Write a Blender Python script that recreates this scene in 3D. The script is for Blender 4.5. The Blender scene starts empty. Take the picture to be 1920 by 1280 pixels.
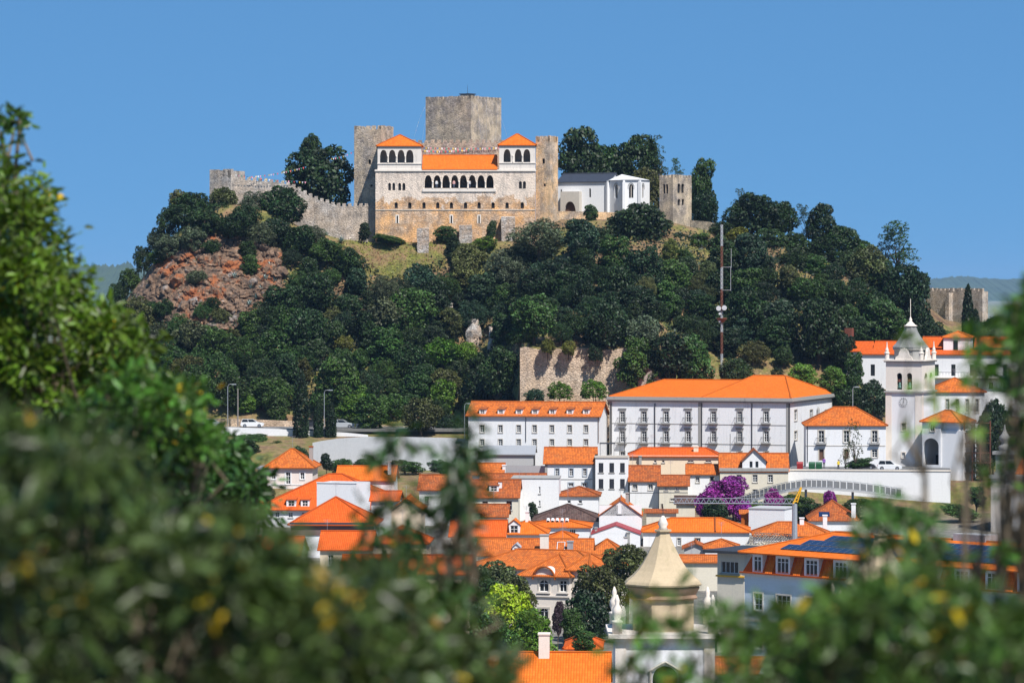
import bpy, math, random
import numpy as np
from mathutils import Vector, Matrix
R_ = math.radians
rnd = random.Random(7)
F = 6667.0; ZC = 60.0; HY = 540.0          # focal length in photo pixels, eye height, horizon row
sc = bpy.context.scene
# ------------------------------------------------------------------ camera
cam = bpy.data.cameras.new('camera'); cob = bpy.data.objects.new('camera', cam)
sc.collection.objects.link(cob); sc.camera = cob
cob.location = (0, 0, ZC); cob.rotation_euler = (R_(90), 0, 0)
cam.sensor_width = 36.0; cam.lens = 36.0 * F / 1920.0
cam.shift_y = -(640 - HY) / 1920.0
cam.clip_start = 0.3; cam.clip_end = 40000
cam.dof.use_dof = True; cam.dof.focus_distance = 640; cam.dof.aperture_fstop = 3.6
cam.dof.aperture_blades = 9
# ------------------------------------------------------------------ sky and sun
SUN_EL, SUN_AZ = R_(54), R_(30)            # azimuth to the right of straight behind the camera
sun_dir = Vector((math.sin(SUN_AZ) * math.cos(SUN_EL), -math.cos(SUN_AZ) * math.cos(SUN_EL), math.sin(SUN_EL)))
wd = bpy.data.worlds.new('World'); sc.world = wd; wd.use_nodes = True
wn = wd.node_tree; bg = wn.nodes['Background']
sky = wn.nodes.new('ShaderNodeTexSky'); sky.sky_type = 'NISHITA'; sky.sun_disc = False
sky.sun_elevation = SUN_EL; sky.sun_rotation = math.atan2(sun_dir.x, sun_dir.y)
sky.altitude = 0; sky.air_density = 0.3; sky.dust_density = 0.0; sky.ozone_density = 5.0
gam = wn.nodes.new('ShaderNodeGamma'); gam.inputs[1].default_value = 0.25      # clear even summer blue
tint = wn.nodes.new('ShaderNodeMix'); tint.data_type = 'RGBA'; tint.blend_type = 'MULTIPLY'
tint.inputs[0].default_value = 1.0; tint.inputs[7].default_value = (0.80, 1.88, 3.2, 1)
wn.links.new(sky.outputs[0], gam.inputs[0]); wn.links.new(gam.outputs[0], tint.inputs[6]); wn.links.new(tint.outputs[2], bg.inputs[0])
bg.inputs[1].default_value = 0.10
sl = bpy.data.lights.new('sun', 'SUN'); so = bpy.data.objects.new('sun', sl); sc.collection.objects.link(so)
sl.energy = 5.0; sl.angle = R_(0.53); sl.color = (1.0, 0.965, 0.915)
so.rotation_euler = sun_dir.to_track_quat('Z', 'Y').to_euler()
sc.view_settings.view_transform = 'Standard'; sc.view_settings.look = 'None'
sc.view_settings.exposure = 0.36; sc.view_settings.gamma = 1.0; sc.view_settings.use_curve_mapping = False
sc.render.engine = 'CYCLES'
sc.cycles.max_bounces = 6; sc.cycles.diffuse_bounces = 2; sc.cycles.glossy_bounces = 2
sc.cycles.transmission_bounces = 3; sc.cycles.transparent_max_bounces = 6; sc.cycles.volume_bounces = 0
sc.cycles.use_denoising = True

# ------------------------------------------------------------------ helpers
def W(px, py, D): return Vector(((px - 960) / F * D, D, ZC + (HY - py) / F * D))
def XP(px, D): return (px - 960) / F * D
def ZP(py, D): return ZC + (HY - py) / F * D
COL = sc.collection

def tag(o, label=None, cat=None, group=None, kind=None):
    if label: o['label'] = label
    if cat: o['category'] = cat
    if group: o['group'] = group
    if kind: o['kind'] = kind
    return o

def empty(name, loc, rz=0.0):
    o = bpy.data.objects.new(name, None); COL.objects.link(o)
    o.location = loc; o.rotation_euler = (0, 0, rz); o.empty_display_size = 0.5
    return o

def link(name, me, parent=None, loc=None):
    o = bpy.data.objects.new(name, me); COL.objects.link(o)
    if parent is not None: o.parent = parent
    if loc is not None: o.location = loc
    return o

class MB:
    """collects faces; build() links them as ONE mesh object"""
    def __init__(s): s.v = []; s.f = []; s.uv = []
    def quad(s, a, b, c, d, uv=None): s.poly([a, b, c, d], uv)
    def poly(s, pts, uv=None):
        i = len(s.v); s.v += [tuple(p) for p in pts]; s.f.append(list(range(i, i + len(pts))))
        s.uv.append(uv if uv else [(0, 0)] * len(pts))
    def box(s, x0, x1, y0, y1, z0, z1, tf=None):
        c = [(x0, y0, z0), (x1, y0, z0), (x1, y1, z0), (x0, y1, z0), (x0, y0, z1), (x1, y0, z1), (x1, y1, z1), (x0, y1, z1)]
        if tf: c = [tf(*p) for p in c]
        i = len(s.v); s.v += [tuple(p) for p in c]
        for q in ((0, 3, 2, 1), (4, 5, 6, 7), (0, 1, 5, 4), (1, 2, 6, 5), (2, 3, 7, 6), (3, 0, 4, 7)):
            s.f.append([i + k for k in q]); s.uv.append([(0, 0)] * 4)
    def tube(s, pts, rs, n=6, cap=True):
        pts = [Vector(p) for p in pts]
        if not isinstance(rs, (list, tuple)): rs = [rs] * len(pts)
        rings = []
        for k, p in enumerate(pts):
            d = (pts[min(k + 1, len(pts) - 1)] - pts[max(k - 1, 0)]).normalized()
            a = d.cross(Vector((0.13, 0.21, 0.97)) if abs(d.z) < 0.9 else Vector((1, 0, 0))).normalized(); b = d.cross(a)
            i = len(s.v); rings.append(i)
            for j in range(n):
                t = 2 * math.pi * j / n; s.v.append(tuple(p + (a * math.cos(t) + b * math.sin(t)) * rs[k]))
        for k in range(len(rings) - 1):
            for j in range(n):
                s.f.append([rings[k] + j, rings[k] + (j + 1) % n, rings[k + 1] + (j + 1) % n, rings[k + 1] + j]); s.uv.append([(0, 0)] * 4)
        if cap:
            s.f.append([rings[0] + j for j in range(n)][::-1]); s.uv.append([(0, 0)] * n)
            s.f.append([rings[-1] + j for j in range(n)]); s.uv.append([(0, 0)] * n)
    def lathe(s, prof, c=(0, 0, 0), n=16, ph=0.0, sq=1.0):
        """prof: (radius, z) from bottom to top"""
        i0 = len(s.v)
        for r, z in prof:
            for j in range(n):
                t = 2 * math.pi * (j + ph) / n; s.v.append((c[0] + r * math.cos(t), c[1] + r * math.sin(t) * sq, c[2] + z))
        for k in range(len(prof) - 1):
            for j in range(n):
                s.f.append([i0 + k * n + j, i0 + k * n + (j + 1) % n, i0 + (k + 1) * n + (j + 1) % n, i0 + (k + 1) * n + j]); s.uv.append([(0, 0)] * 4)
        s.f.append([i0 + j for j in range(n)][::-1]); s.uv.append([(0, 0)] * n)
        s.f.append([i0 + (len(prof) - 1) * n + j for j in range(n)]); s.uv.append([(0, 0)] * n)
    def mesh(s, name, mat, smooth=False):
        me = bpy.data.meshes.new(name); me.from_pydata(s.v, [], s.f)
        if any(u[0] != u[-1] for u in s.uv if len(u) > 1):
            l = me.uv_layers.new(name='UVMap'); flat = [c for u in s.uv for p in u for c in p]
            l.data.foreach_set('uv', flat)
        if mat: me.materials.append(mat)
        if smooth: me.polygons.foreach_set('use_smooth', [True] * len(me.polygons))
        me.update(); return me
    def build(s, name, mat, parent=None, smooth=False, loc=None):
        return link(name, s.mesh(name, mat, smooth), parent, loc)

# ------------------------------------------------------------------ materials
def newmat(name):
    m = bpy.data.materials.new(name); m.use_nodes = True; nt = m.node_tree
    return m, nt, nt.nodes['Principled BSDF']
def N(nt, t, ins=None, **at):
    n = nt.nodes.new('ShaderNode' + t)
    for k, v in at.items(): setattr(n, k, v)
    for k, v in (ins or {}).items():
        if isinstance(v, bpy.types.NodeSocket): nt.links.new(v, n.inputs[k])
        else: n.inputs[k].default_value = v
    return n
def c4(c): return (c[0], c[1], c[2], 1.0)
def mixc(nt, fac, a, b, blend='MIX'):
    n = N(nt, 'Mix', data_type='RGBA', blend_type=blend)
    for i, v in ((0, fac), (6, a), (7, b)):
        if isinstance(v, bpy.types.NodeSocket): nt.links.new(v, n.inputs[i])
        else: n.inputs[i].default_value = c4(v) if i else v
    return n.outputs[2]
def math_(nt, op, a, b=0.0):
    n = N(nt, 'Math', operation=op)
    for i, v in ((0, a), (1, b)):
        if isinstance(v, bpy.types.NodeSocket): nt.links.new(v, n.inputs[i])
        else: n.inputs[i].default_value = v
    return n.outputs[0]
def ramp(nt, fac, stops):
    n = N(nt, 'ValToRGB', {0: fac}); e = n.color_ramp.elements
    while len(e) < len(stops): e.new(0.5)
    for k, (p, c) in enumerate(stops):
        e[k].position = p; e[k].color = c4(c) if not isinstance(c, (int, float)) else (c, c, c, 1)
    return n.outputs[0]
def noise(nt, vec, scale, detail=4, rough=0.6):
    return N(nt, 'TexNoise', {'Vector': vec, 'Scale': scale, 'Detail': detail, 'Roughness': rough}).outputs[0]
def objco(nt): return N(nt, 'TexCoord').outputs['Object']
def scaled(nt, vec, s): return N(nt, 'Mapping', {'Vector': vec, 'Scale': s}).outputs[0]
def bump(nt, bs, h, strength, dist):
    b = N(nt, 'Bump', {'Height': h, 'Strength': strength, 'Distance': dist}); nt.links.new(b.outputs[0], bs.inputs['Normal'])
MC = {}
def flat(name, col, rough=0.6, metal=0.0, var=0.12, scale=3.0):
    if name in MC: return MC[name]
    m, nt, bs = newmat(name); o = objco(nt); n = noise(nt, o, scale)
    k = ramp(nt, n, [(0.3, 1 - var), (0.7, 1 + var)])
    c = mixc(nt, 1.0, col, k, 'MULTIPLY'); nt.links.new(c, bs.inputs['Base Color'])
    bs.inputs['Roughness'].default_value = rough; bs.inputs['Metallic'].default_value = metal
    MC[name] = m; return m
def plaster(name, col, stain=0.35, dirt=(0.33, 0.32, 0.31)):
    if name in MC: return MC[name]
    m, nt, bs = newmat(name); o = objco(nt)
    st = noise(nt, scaled(nt, o, (1.1, 1.1, 0.09)), 1.6, 5, 0.7)
    big = noise(nt, o, 0.35, 5, 0.65)
    f = math_(nt, 'MULTIPLY', ramp(nt, st, [(0.50, 0.0), (0.78, 1.0)]), ramp(nt, big, [(0.42, 0.1), (0.66, 1.0)]))
    f = math_(nt, 'MULTIPLY', f, stain)
    fine = ramp(nt, noise(nt, o, 4.0, 4), [(0.3, 0.93), (0.7, 1.05)])
    c = mixc(nt, f, col, dirt); c = mixc(nt, 1.0, c, fine, 'MULTIPLY')
    nt.links.new(c, bs.inputs['Base Color']); bs.inputs['Roughness'].default_value = 0.85
    bump(nt, bs, noise(nt, o, 9.0), 0.25, 0.02)
    MC[name] = m; return m
def stone(name, a, b, dark, warm=None, size=1.9, joint=0.55, grime=0.6, plz=None, plcol=(0.83, 0.70, 0.585), patch=0.25):
    """rubble masonry: cells of stone with recessed joints, weather patches"""
    if name in MC: return MC[name]
    m, nt, bs = newmat(name); o = objco(nt)
    wob = N(nt, 'TexNoise', {'Vector': o, 'Scale': 1.3, 'Detail': 2.0})
    v0 = N(nt, 'VectorMath', {0: wob.outputs['Color'], 1: (0.5, 0.5, 0.5)}, operation='SUBTRACT').outputs[0]
    v0 = N(nt, 'VectorMath', {0: v0, 3: 0.25}, operation='SCALE').outputs[0]
    v1 = N(nt, 'VectorMath', {0: o, 1: v0}, operation='ADD').outputs[0]
    sv = scaled(nt, v1, (1.0, 1.0, 1.7))
    vo = N(nt, 'TexVoronoi', {'Vector': sv, 'Scale': size, 'Randomness': 0.85}, feature='F1')
    ed = N(nt, 'TexVoronoi', {'Vector': sv, 'Scale': size, 'Randomness': 0.85}, feature='DISTANCE_TO_EDGE')
    cell = N(nt, 'SeparateColor', {0: vo.outputs['Color']}).outputs[0]
    big = noise(nt, o, patch, 6, 0.7)
    c = mixc(nt, ramp(nt, cell, [(0.1, 0.0), (0.9, 1.0)]), a, b)
    if warm: c = mixc(nt, ramp(nt, big, [(0.42, 0.0), (0.56, 0.9)]), c, warm)
    st = noise(nt, scaled(nt, o, (1.0, 1.0, 0.38)), 0.5, 6, 0.75)
    g = math_(nt, 'MULTIPLY', ramp(nt, st, [(0.46, 0.0), (0.66, 1.0)]), grime)
    c = mixc(nt, g, c, dark)
    j = ramp(nt, ed.outputs['Distance'], [(0.0, joint), (0.07, 1.0)])
    c = mixc(nt, 1.0, c, j, 'MULTIPLY')
    sp = math_(nt, 'MULTIPLY', ramp(nt, noise(nt, o, 3.5, 5, 0.7), [(0.3, 0.8), (0.7, 1.2)]), ramp(nt, noise(nt, o, .55, 5, .65), [(0.34, 0.66), (0.64, 1.22)]))
    c = mixc(nt, 1.0, c, sp, 'MULTIPLY')
    if plz:
        z = N(nt, 'SeparateXYZ', {0: o}).outputs[2]
        k = math_(nt, 'ADD', math_(nt, 'MULTIPLY', math_(nt, 'SUBTRACT', z, plz), 0.10), math_(nt, 'MULTIPLY', math_(nt, 'SUBTRACT', big, 0.5), 1.6))
        k = ramp(nt, k, [(0.0, 0.0), (0.06, 0.92)])
        pc = mixc(nt, ramp(nt, st, [(0.48, 0.0), (0.70, 0.8)]), plcol, (0.27, 0.245, 0.225))
        pc = mixc(nt, 1.0, pc, ramp(nt, noise(nt, o, 2.2, 5, 0.7), [(0.3, 0.85), (0.7, 1.12)]), 'MULTIPLY')
        c = mixc(nt, k, c, pc)
    nt.links.new(c, bs.inputs['Base Color']); bs.inputs['Roughness'].default_value = 0.95
    bump(nt, bs, math_(nt, 'ADD', ramp(nt, ed.outputs['Distance'], [(0.0, 0.0), (0.15, 1.0)]), noise(nt, o, 5.0)), 0.7, 0.09)
    MC[name] = m; return m
def tile(name, col, col2, age=0.3, lich=(0.30, 0.24, 0.15)):
    """clay pantiles: UV in metres (u along the eave, v up the slope)"""
    if name in MC: return MC[name]
    m, nt, bs = newmat(name); uv = N(nt, 'TexCoord').outputs['UV']; o = objco(nt)
    s = N(nt, 'SeparateXYZ', {0: uv}); u, v = s.outputs[0], s.outputs[1]
    iu = math_(nt, 'FLOOR', math_(nt, 'DIVIDE', u, 0.26)); iv = math_(nt, 'FLOOR', math_(nt, 'DIVIDE', v, 0.42))
    wn_ = N(nt, 'TexWhiteNoise', {0: N(nt, 'CombineXYZ', {0: iu, 1: iv}).outputs[0]}, noise_dimensions='2D').outputs[0]
    big = noise(nt, o, 0.22, 6, 0.7)
    c = mixc(nt, ramp(nt, math_(nt, 'ADD', math_(nt, 'MULTIPLY', wn_, 0.55), math_(nt, 'MULTIPLY', big, 0.6)), [(0.30, 0.0), (0.85, 1.0)]), col, col2)
    le = math_(nt, 'MULTIPLY', ramp(nt, noise(nt, o, 0.9, 6, 0.75), [(0.50, 0.0), (0.68, 1.0)]), age)
    c = mixc(nt, le, c, lich)
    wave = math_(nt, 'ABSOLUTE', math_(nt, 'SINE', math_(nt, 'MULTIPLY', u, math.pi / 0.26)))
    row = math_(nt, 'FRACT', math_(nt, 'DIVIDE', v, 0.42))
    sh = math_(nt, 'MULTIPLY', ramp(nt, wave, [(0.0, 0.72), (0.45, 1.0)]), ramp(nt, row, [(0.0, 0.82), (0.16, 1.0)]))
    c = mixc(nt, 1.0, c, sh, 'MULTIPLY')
    nt.links.new(c, bs.inputs['Base Color']); bs.inputs['Roughness'].default_value = 0.85; bs.inputs['Specular IOR Level'].default_value = 0.15
    bump(nt, bs, math_(nt, 'ADD', wave, math_(nt, 'MULTIPLY', row, -0.6)), 0.8, 0.06)
    MC[name] = m; return m
def glassmat(name, col=(0.02, 0.025, 0.03), rough=0.06):
    if name in MC: return MC[name]
    m, nt, bs = newmat(name); bs.inputs['Base Color'].default_value = c4(col); bs.inputs['Roughness'].default_value = rough
    MC[name] = m; return m
def leafmat(name, transl=0.25, var=0.35, rough=0.55, colour=None):
    if name in MC: return MC[name]
    m, nt, bs = newmat(name); info = N(nt, 'ObjectInfo'); geo = N(nt, 'NewGeometry')
    oc = info.outputs['Color']
    k = ramp(nt, geo.outputs['Random Per Island'], [(0.0, 1 - var), (0.85, 1 + var), (1.0, 1 + 2.0 * var)])
    n = noise(nt, objco(nt), 2.0, 3)
    c = mixc(nt, 1.0, oc, k, 'MULTIPLY')
    c = mixc(nt, 1.0, c, ramp(nt, n, [(0.32, 0.55), (0.68, 1.42)]), 'MULTIPLY')
    hs = N(nt, 'HueSaturation', {'Color': c, 'Saturation': 1.0, 'Value': 1.0})
    nt.links.new(math_(nt, 'ADD', math_(nt, 'MULTIPLY', geo.outputs['Random Per Island'], 0.035), 0.482), hs.inputs['Hue'])
    c = hs.outputs[0]
    nt.links.new(c, bs.inputs['Base Color']); bs.inputs['Roughness'].default_value = rough
    bs.inputs['Specular IOR Level'].default_value = 0.35
    tr = N(nt, 'BsdfTranslucent', {0: mixc(nt, 1.0, c, (1.25, 1.35, 0.6), 'MULTIPLY')})
    ms = N(nt, 'MixShader', {0: transl, 1: bs.outputs[0], 2: tr.outputs[0]})
    nt.links.new(ms.outputs[0], nt.nodes['Material Output'].inputs[0])
    MC[name] = m; return m

M_white = plaster('white_plaster', (0.76, 0.755, 0.755), 0.35)
M_white_old = plaster('weathered_white_plaster', (0.79, 0.79, 0.795), 0.8, (0.30, 0.30, 0.30))
M_white_clean = plaster('clean_white_plaster', (0.77, 0.765, 0.765), 0.12)
M_cream = plaster('cream_plaster', (0.78, 0.64, 0.47), 0.25)
M_pink = plaster('pale_pink_plaster', (0.78, 0.68, 0.62), 0.25)
M_grey = plaster('grey_render', (0.42, 0.42, 0.42), 0.6)
M_beige = plaster('beige_plaster', (0.68, 0.62, 0.50), 0.5)
M_blue = plaster('pale_blue_plaster', (0.60, 0.68, 0.74), 0.3)
M_lime = plaster('limestone_trim', (0.55, 0.50, 0.43), 0.6, (0.22, 0.21, 0.19))
M_limeg = plaster('grey_stone_trim', (0.33, 0.32, 0.30), 0.8, (0.12, 0.12, 0.12))
M_limel = plaster('pale_limestone', (0.74, 0.665, 0.585), 0.5, (0.36, 0.32, 0.28))
M_glass = glassmat('window_glass'); M_frame = flat('white_window_frame', (0.75, 0.75, 0.74), 0.5)
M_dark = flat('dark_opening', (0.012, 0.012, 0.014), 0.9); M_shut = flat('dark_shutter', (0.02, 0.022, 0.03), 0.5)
M_brownw = flat('brown_wood', (0.12, 0.06, 0.035), 0.7)
M_iron = flat('dark_iron', (0.05, 0.05, 0.055), 0.5, 0.3); M_galv = flat('galvanised_steel', (0.45, 0.47, 0.5), 0.45, 0.5)
M_slate = flat('dark_slate', (0.035, 0.04, 0.055), 0.55, 0.0, 0.2, 1.5)
M_corr = plaster('grey_fibre_cement', (0.30, 0.31, 0.33), 0.7, (0.16, 0.16, 0.17))
M_rust = flat('rusty_steel', (0.16, 0.05, 0.03), 0.8)
M_yel = flat('yellow_paint', (0.8, 0.42, 0.02), 0.5)
M_t_new = tile('new_clay_tile', (0.66, 0.135, 0.012), (0.74, 0.175, 0.020), 0.12, (0.42, 0.14, 0.04))
M_t_red = tile('red_clay_tile', (0.60, 0.095, 0.012), (0.68, 0.125, 0.018), 0.15, (0.36, 0.10, 0.04))
M_t_mid = tile('weathered_clay_tile', (0.42, 0.10, 0.022), (0.66, 0.17, 0.028), 0.5, (0.24, 0.12, 0.05))
M_t_old = tile('old_clay_tile', (0.27, 0.07, 0.024), (0.50, 0.13, 0.032), 0.65, (0.15, 0.09, 0.05))
M_t_brown = tile('dark_brown_tile', (0.07, 0.045, 0.04), (0.14, 0.085, 0.07), 0.6, (0.17, 0.13, 0.11))
M_s_castle = stone('palace_masonry', (0.54, 0.42, 0.31), (0.68, 0.53, 0.40), (0.24, 0.21, 0.19), (0.82, 0.53, 0.28), 2.1, 0.6, 0.65)
M_s_palace = stone('palace_wall_with_plaster', (0.56, 0.38, 0.255), (0.74, 0.53, 0.36), (0.22, 0.175, 0.15), (0.88, 0.48, 0.20), 2.1, 0.6, 0.7, plz=8.6)
M_s_grey = stone('grey_masonry', (0.32, 0.275, 0.235), (0.55, 0.46, 0.38), (0.15, 0.135, 0.125), (0.62, 0.49, 0.34), 2.0, 0.55, 0.6)
M_s_wall = stone('curtain_masonry', (0.42, 0.37, 0.33), (0.64, 0.57, 0.50), (0.19, 0.175, 0.16), (0.55, 0.44, 0.34), 1.9, 0.5, 0.6)
M_s_ret = stone('retaining_masonry', (0.54, 0.41, 0.30), (0.72, 0.56, 0.42), (0.26, 0.21, 0.17), (0.60, 0.44, 0.30), 1.7, 0.5, 0.45)
M_s_ruin = stone('pale_rubble', (0.50, 0.46, 0.42), (0.70, 0.66, 0.62), (0.25, 0.18, 0.14), (0.45, 0.33, 0.24), 1.6, 0.4, 0.5)
M_cast_pl = plaster('old_castle_plaster', (0.72, 0.65, 0.58), 1.0, (0.30, 0.27, 0.25))
M_leaf = leafmat('foliage', 0.15, 0.45); M_leaf_near = leafmat('near_foliage', 0.22, 0.6, 0.4)
M_bark = flat('bark', (0.09, 0.065, 0.045), 0.9, 0, 0.3, 6.0)

# ------------------------------------------------------------------ terrain
TD = [0, 6, 15, 40, 90, 200, 300, 340, 400, 450, 500, 530, 573, 579, 612, 618, 640, 700, 800, 5000, 30000]
TZ = [-1.75, -2.6, -5.2, -15, -30, -52, -52, -48, -43.5, -41.5, -39, -37.5, -35.8, -31.8, -31.2, -28.2, -25.6, -25.2, -28, -42, -42]
HU = [-300, 0, 150, 200, 250, 300, 350, 400, 450, 520, 570, 640, 700, 1000, 1045, 1240, 1300, 1400, 1500, 1600, 1700, 1770, 1900, 2200, 2800]
HZ = [840, 790, 680, 610, 548, 480, 415, 388, 384, 402, 432, 449, 456, 452, 412, 412, 428, 445, 458, 492, 545, 600, 625, 660, 800]
FU = [-300, 900, 960, 990, 1195, 1230, 1700, 2800]
FD = [653, 653, 640, 629.5, 629.5, 627, 630, 640]
FZ = [-25.4, -25.4, -22, -10.6, -10.8, -20, -24, -27]
def fbm(x, y, s, seed=0.0):
    a = 0
    for k, (f_, w) in enumerate(((1, .5), (2.1, .27), (4.3, .15), (8.7, .08))):
        a = a + w * np.sin(x * f_ * s + 1.7 * k + seed + 1.3 * np.sin(y * f_ * s * 0.83 + k * 2.1 + seed)) * np.cos(y * f_ * s * 1.07 + 0.9 * k - seed)
    return a
def T(x, D):
    """height of the ground at (x, D)"""
    x = np.asarray(x, float); D = np.asarray(D, float)
    town = np.interp(D, TD, TZ) + ZC
    u = 960 + x * F / 700.0
    zc = (540 - np.interp(u, HU, HZ)) * 700.0 / F + ZC
    df = np.interp(u, FU, FD); zf = np.interp(u, FU, FZ) + ZC
    s = np.clip((D - df) / (697.0 - df), 0, 1)
    front = zf + (zc - zf) * (0.85 * s + 0.15 * s * s)
    back = zc + np.clip(D - 697, 0, 60) * 0.02 - np.clip((D - 765) / 110.0, 0, 1) * (zc - (town - 12))
    hill = np.where(D < 697, front, back)
    hill = hill + fbm(x, D, 0.16) * 1.3 * np.clip(s * (1 - s) * 5, 0, 1)
    hill = np.where(D < df, -1e3, hill)
    return np.maximum(town, hill)
def Tz(x, D): return float(T(x, D))
def hit(px, py, up=0.0, d0=600.0, d1=760.0):
    """first ground point that the pixel's ray meets, `up` metres above the ground"""
    D = np.arange(d0, d1, 0.5); x = (px - 960) / F * D; z = ZC + (HY - py) / F * D
    m = np.nonzero(z - T(x, D) <= up)[0]
    return float(D[m[0]]) if len(m) else None
# ------------------------------------------------------------------ ground sheets
def grid_mesh(name, xs, ys, mat, zf=T, smooth=True):
    X, Y = np.meshgrid(xs, ys); Z = zf(X, Y); nx, ny = len(xs), len(ys)
    v = np.stack([X, Y, Z], -1).reshape(-1, 3)
    i = (np.arange(ny - 1)[:, None] * nx + np.arange(nx - 1)[None, :]).reshape(-1)
    f = np.stack([i, i + 1, i + nx + 1, i + nx], -1)
    me = bpy.data.meshes.new(name); me.from_pydata(v.tolist(), [], f.tolist()); me.materials.append(mat)
    me.polygons.foreach_set('use_smooth', [smooth] * len(me.polygons)); me.update()
    return link(name, me)
def ground_mat():
    m, nt, bs = newmat('hill_ground'); o = objco(nt)
    n1 = noise(nt, o, 0.13, 6, 0.7); n2 = noise(nt, o, 0.9, 5, 0.7)
    c = ramp(nt, n1, [(0.32, (0.10, 0.055, 0.03)), (0.45, (0.24, 0.15, 0.075)), (0.56, (0.16, 0.15, 0.035)), (0.70, (0.05, 0.075, 0.02))])
    yy = N(nt, 'SeparateXYZ', {0: o}).outputs[1]
    town = ramp(nt, n1, [(0.40, (0.16, 0.15, 0.135)), (0.60, (0.24, 0.22, 0.19))])
    c = mixc(nt, ramp(nt, math_(nt, 'ADD', math_(nt, 'MULTIPLY', yy, .001), math_(nt, 'MULTIPLY', n1, .03)), [(0.555, 1.0), (0.59, 0.0)]), c, town)
    c = mixc(nt, 1.0, c, ramp(nt, n2, [(0.3, 0.55), (0.7, 1.35)]), 'MULTIPLY')
    nt.links.new(c, bs.inputs['Base Color']); bs.inputs['Roughness'].default_value = 0.95
    bump(nt, bs, noise(nt, o, 2.5, 6, 0.7), 0.8, 0.4); return m
M_ground = ground_mat()
xs = np.concatenate([np.arange(-400, -120, 8), np.arange(-120, 140, 1.6), np.arange(140, 421, 8)])
ys = np.concatenate([np.arange(-6, 60, 2), np.arange(60, 560, 8), np.arange(560, 622, 3), np.arange(622, 632, 0.5), np.arange(632, 705, 1.4), np.arange(705, 900, 5), [900, 950, 1000]])
terrain = grid_mesh('terrain', xs, ys, M_ground); tag(terrain, 'wooded castle hill and the valley floor', kind='structure')

def far_mat(name, a, b):
    m, nt, bs = newmat(name); o = objco(nt)
    c = mixc(nt, ramp(nt, noise(nt, o, 0.012, 8, 0.75), [(0.4, 0.0), (0.6, 1.0)]), a, b)
    nt.links.new(c, bs.inputs['Base Color']); bs.inputs['Roughness'].default_value = 1.0; return m
plain = MB(); plain.quad((-9000, 1000, ZC - 46), (9000, 1000, ZC - 46), (9000, 19000, ZC - 46), (-9000, 19000, ZC - 46))
tag(plain.build('ground', far_mat('far_plain', (0.10, 0.13, 0.05), (0.25, 0.24, 0.20))), kind='structure')
def ridge(name, D, pts, thick, mat, rough=3.0):
    """a long wooded hill: pts are (px, py) of its skyline"""
    px = np.arange(pts[0][0], pts[-1][0] + 1, 1.5); py = np.interp(px, [p[0] for p in pts], [p[1] for p in pts])
    x = (px - 960) / F * D; top = ZC + (HY - py) / F * D
    rr = np.random.RandomState(3); top = top + rr.rand(len(px)) * rough + fbm(x, x * 0.3, 0.02) * rough * 1.2
    rows = []
    for k, (dy, h) in enumerate(((-thick, 0.0), (-thick * 0.45, 0.55), (-thick * 0.12, 0.9), (0, 1.0), (thick * 0.5, 0.5), (thick, 0.0))):
        zb = ZC - 50; rows.append(np.stack([x, np.full_like(x, D + dy), zb + (top - zb) * h + rr.rand(len(x)) * rough * (h > .3)], -1))
    v = np.concatenate(rows); n = len(x)
    f = [[r * n + i, r * n + i + 1, (r + 1) * n + i + 1, (r + 1) * n + i] for r in range(5) for i in range(n - 1)]
    me = bpy.data.meshes.new(name); me.from_pydata(v.tolist(), [], f); me.materials.append(mat); me.polygons.foreach_set('use_smooth', [True] * len(f)); me.update()
    o = link(name, me); tag(o, kind='structure'); return o
M_farwood = far_mat('far_woods', (0.022, 0.045, 0.016), (0.05, 0.08, 0.03))
ridge('hill', 9000, [(-300, 560), (0, 520), (120, 506), (175, 500), (215, 506), (240, 500), (262, 510), (330, 520), (500, 545), (700, 560)], 600, M_farwood, 7.0)
ridge('hill', 13500, [(1200, 545), (1500, 535), (1700, 527), (1760, 524), (1800, 522), (1850, 525), (1900, 527), (2000, 530), (2300, 535)], 900, M_farwood, 7.0)

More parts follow.
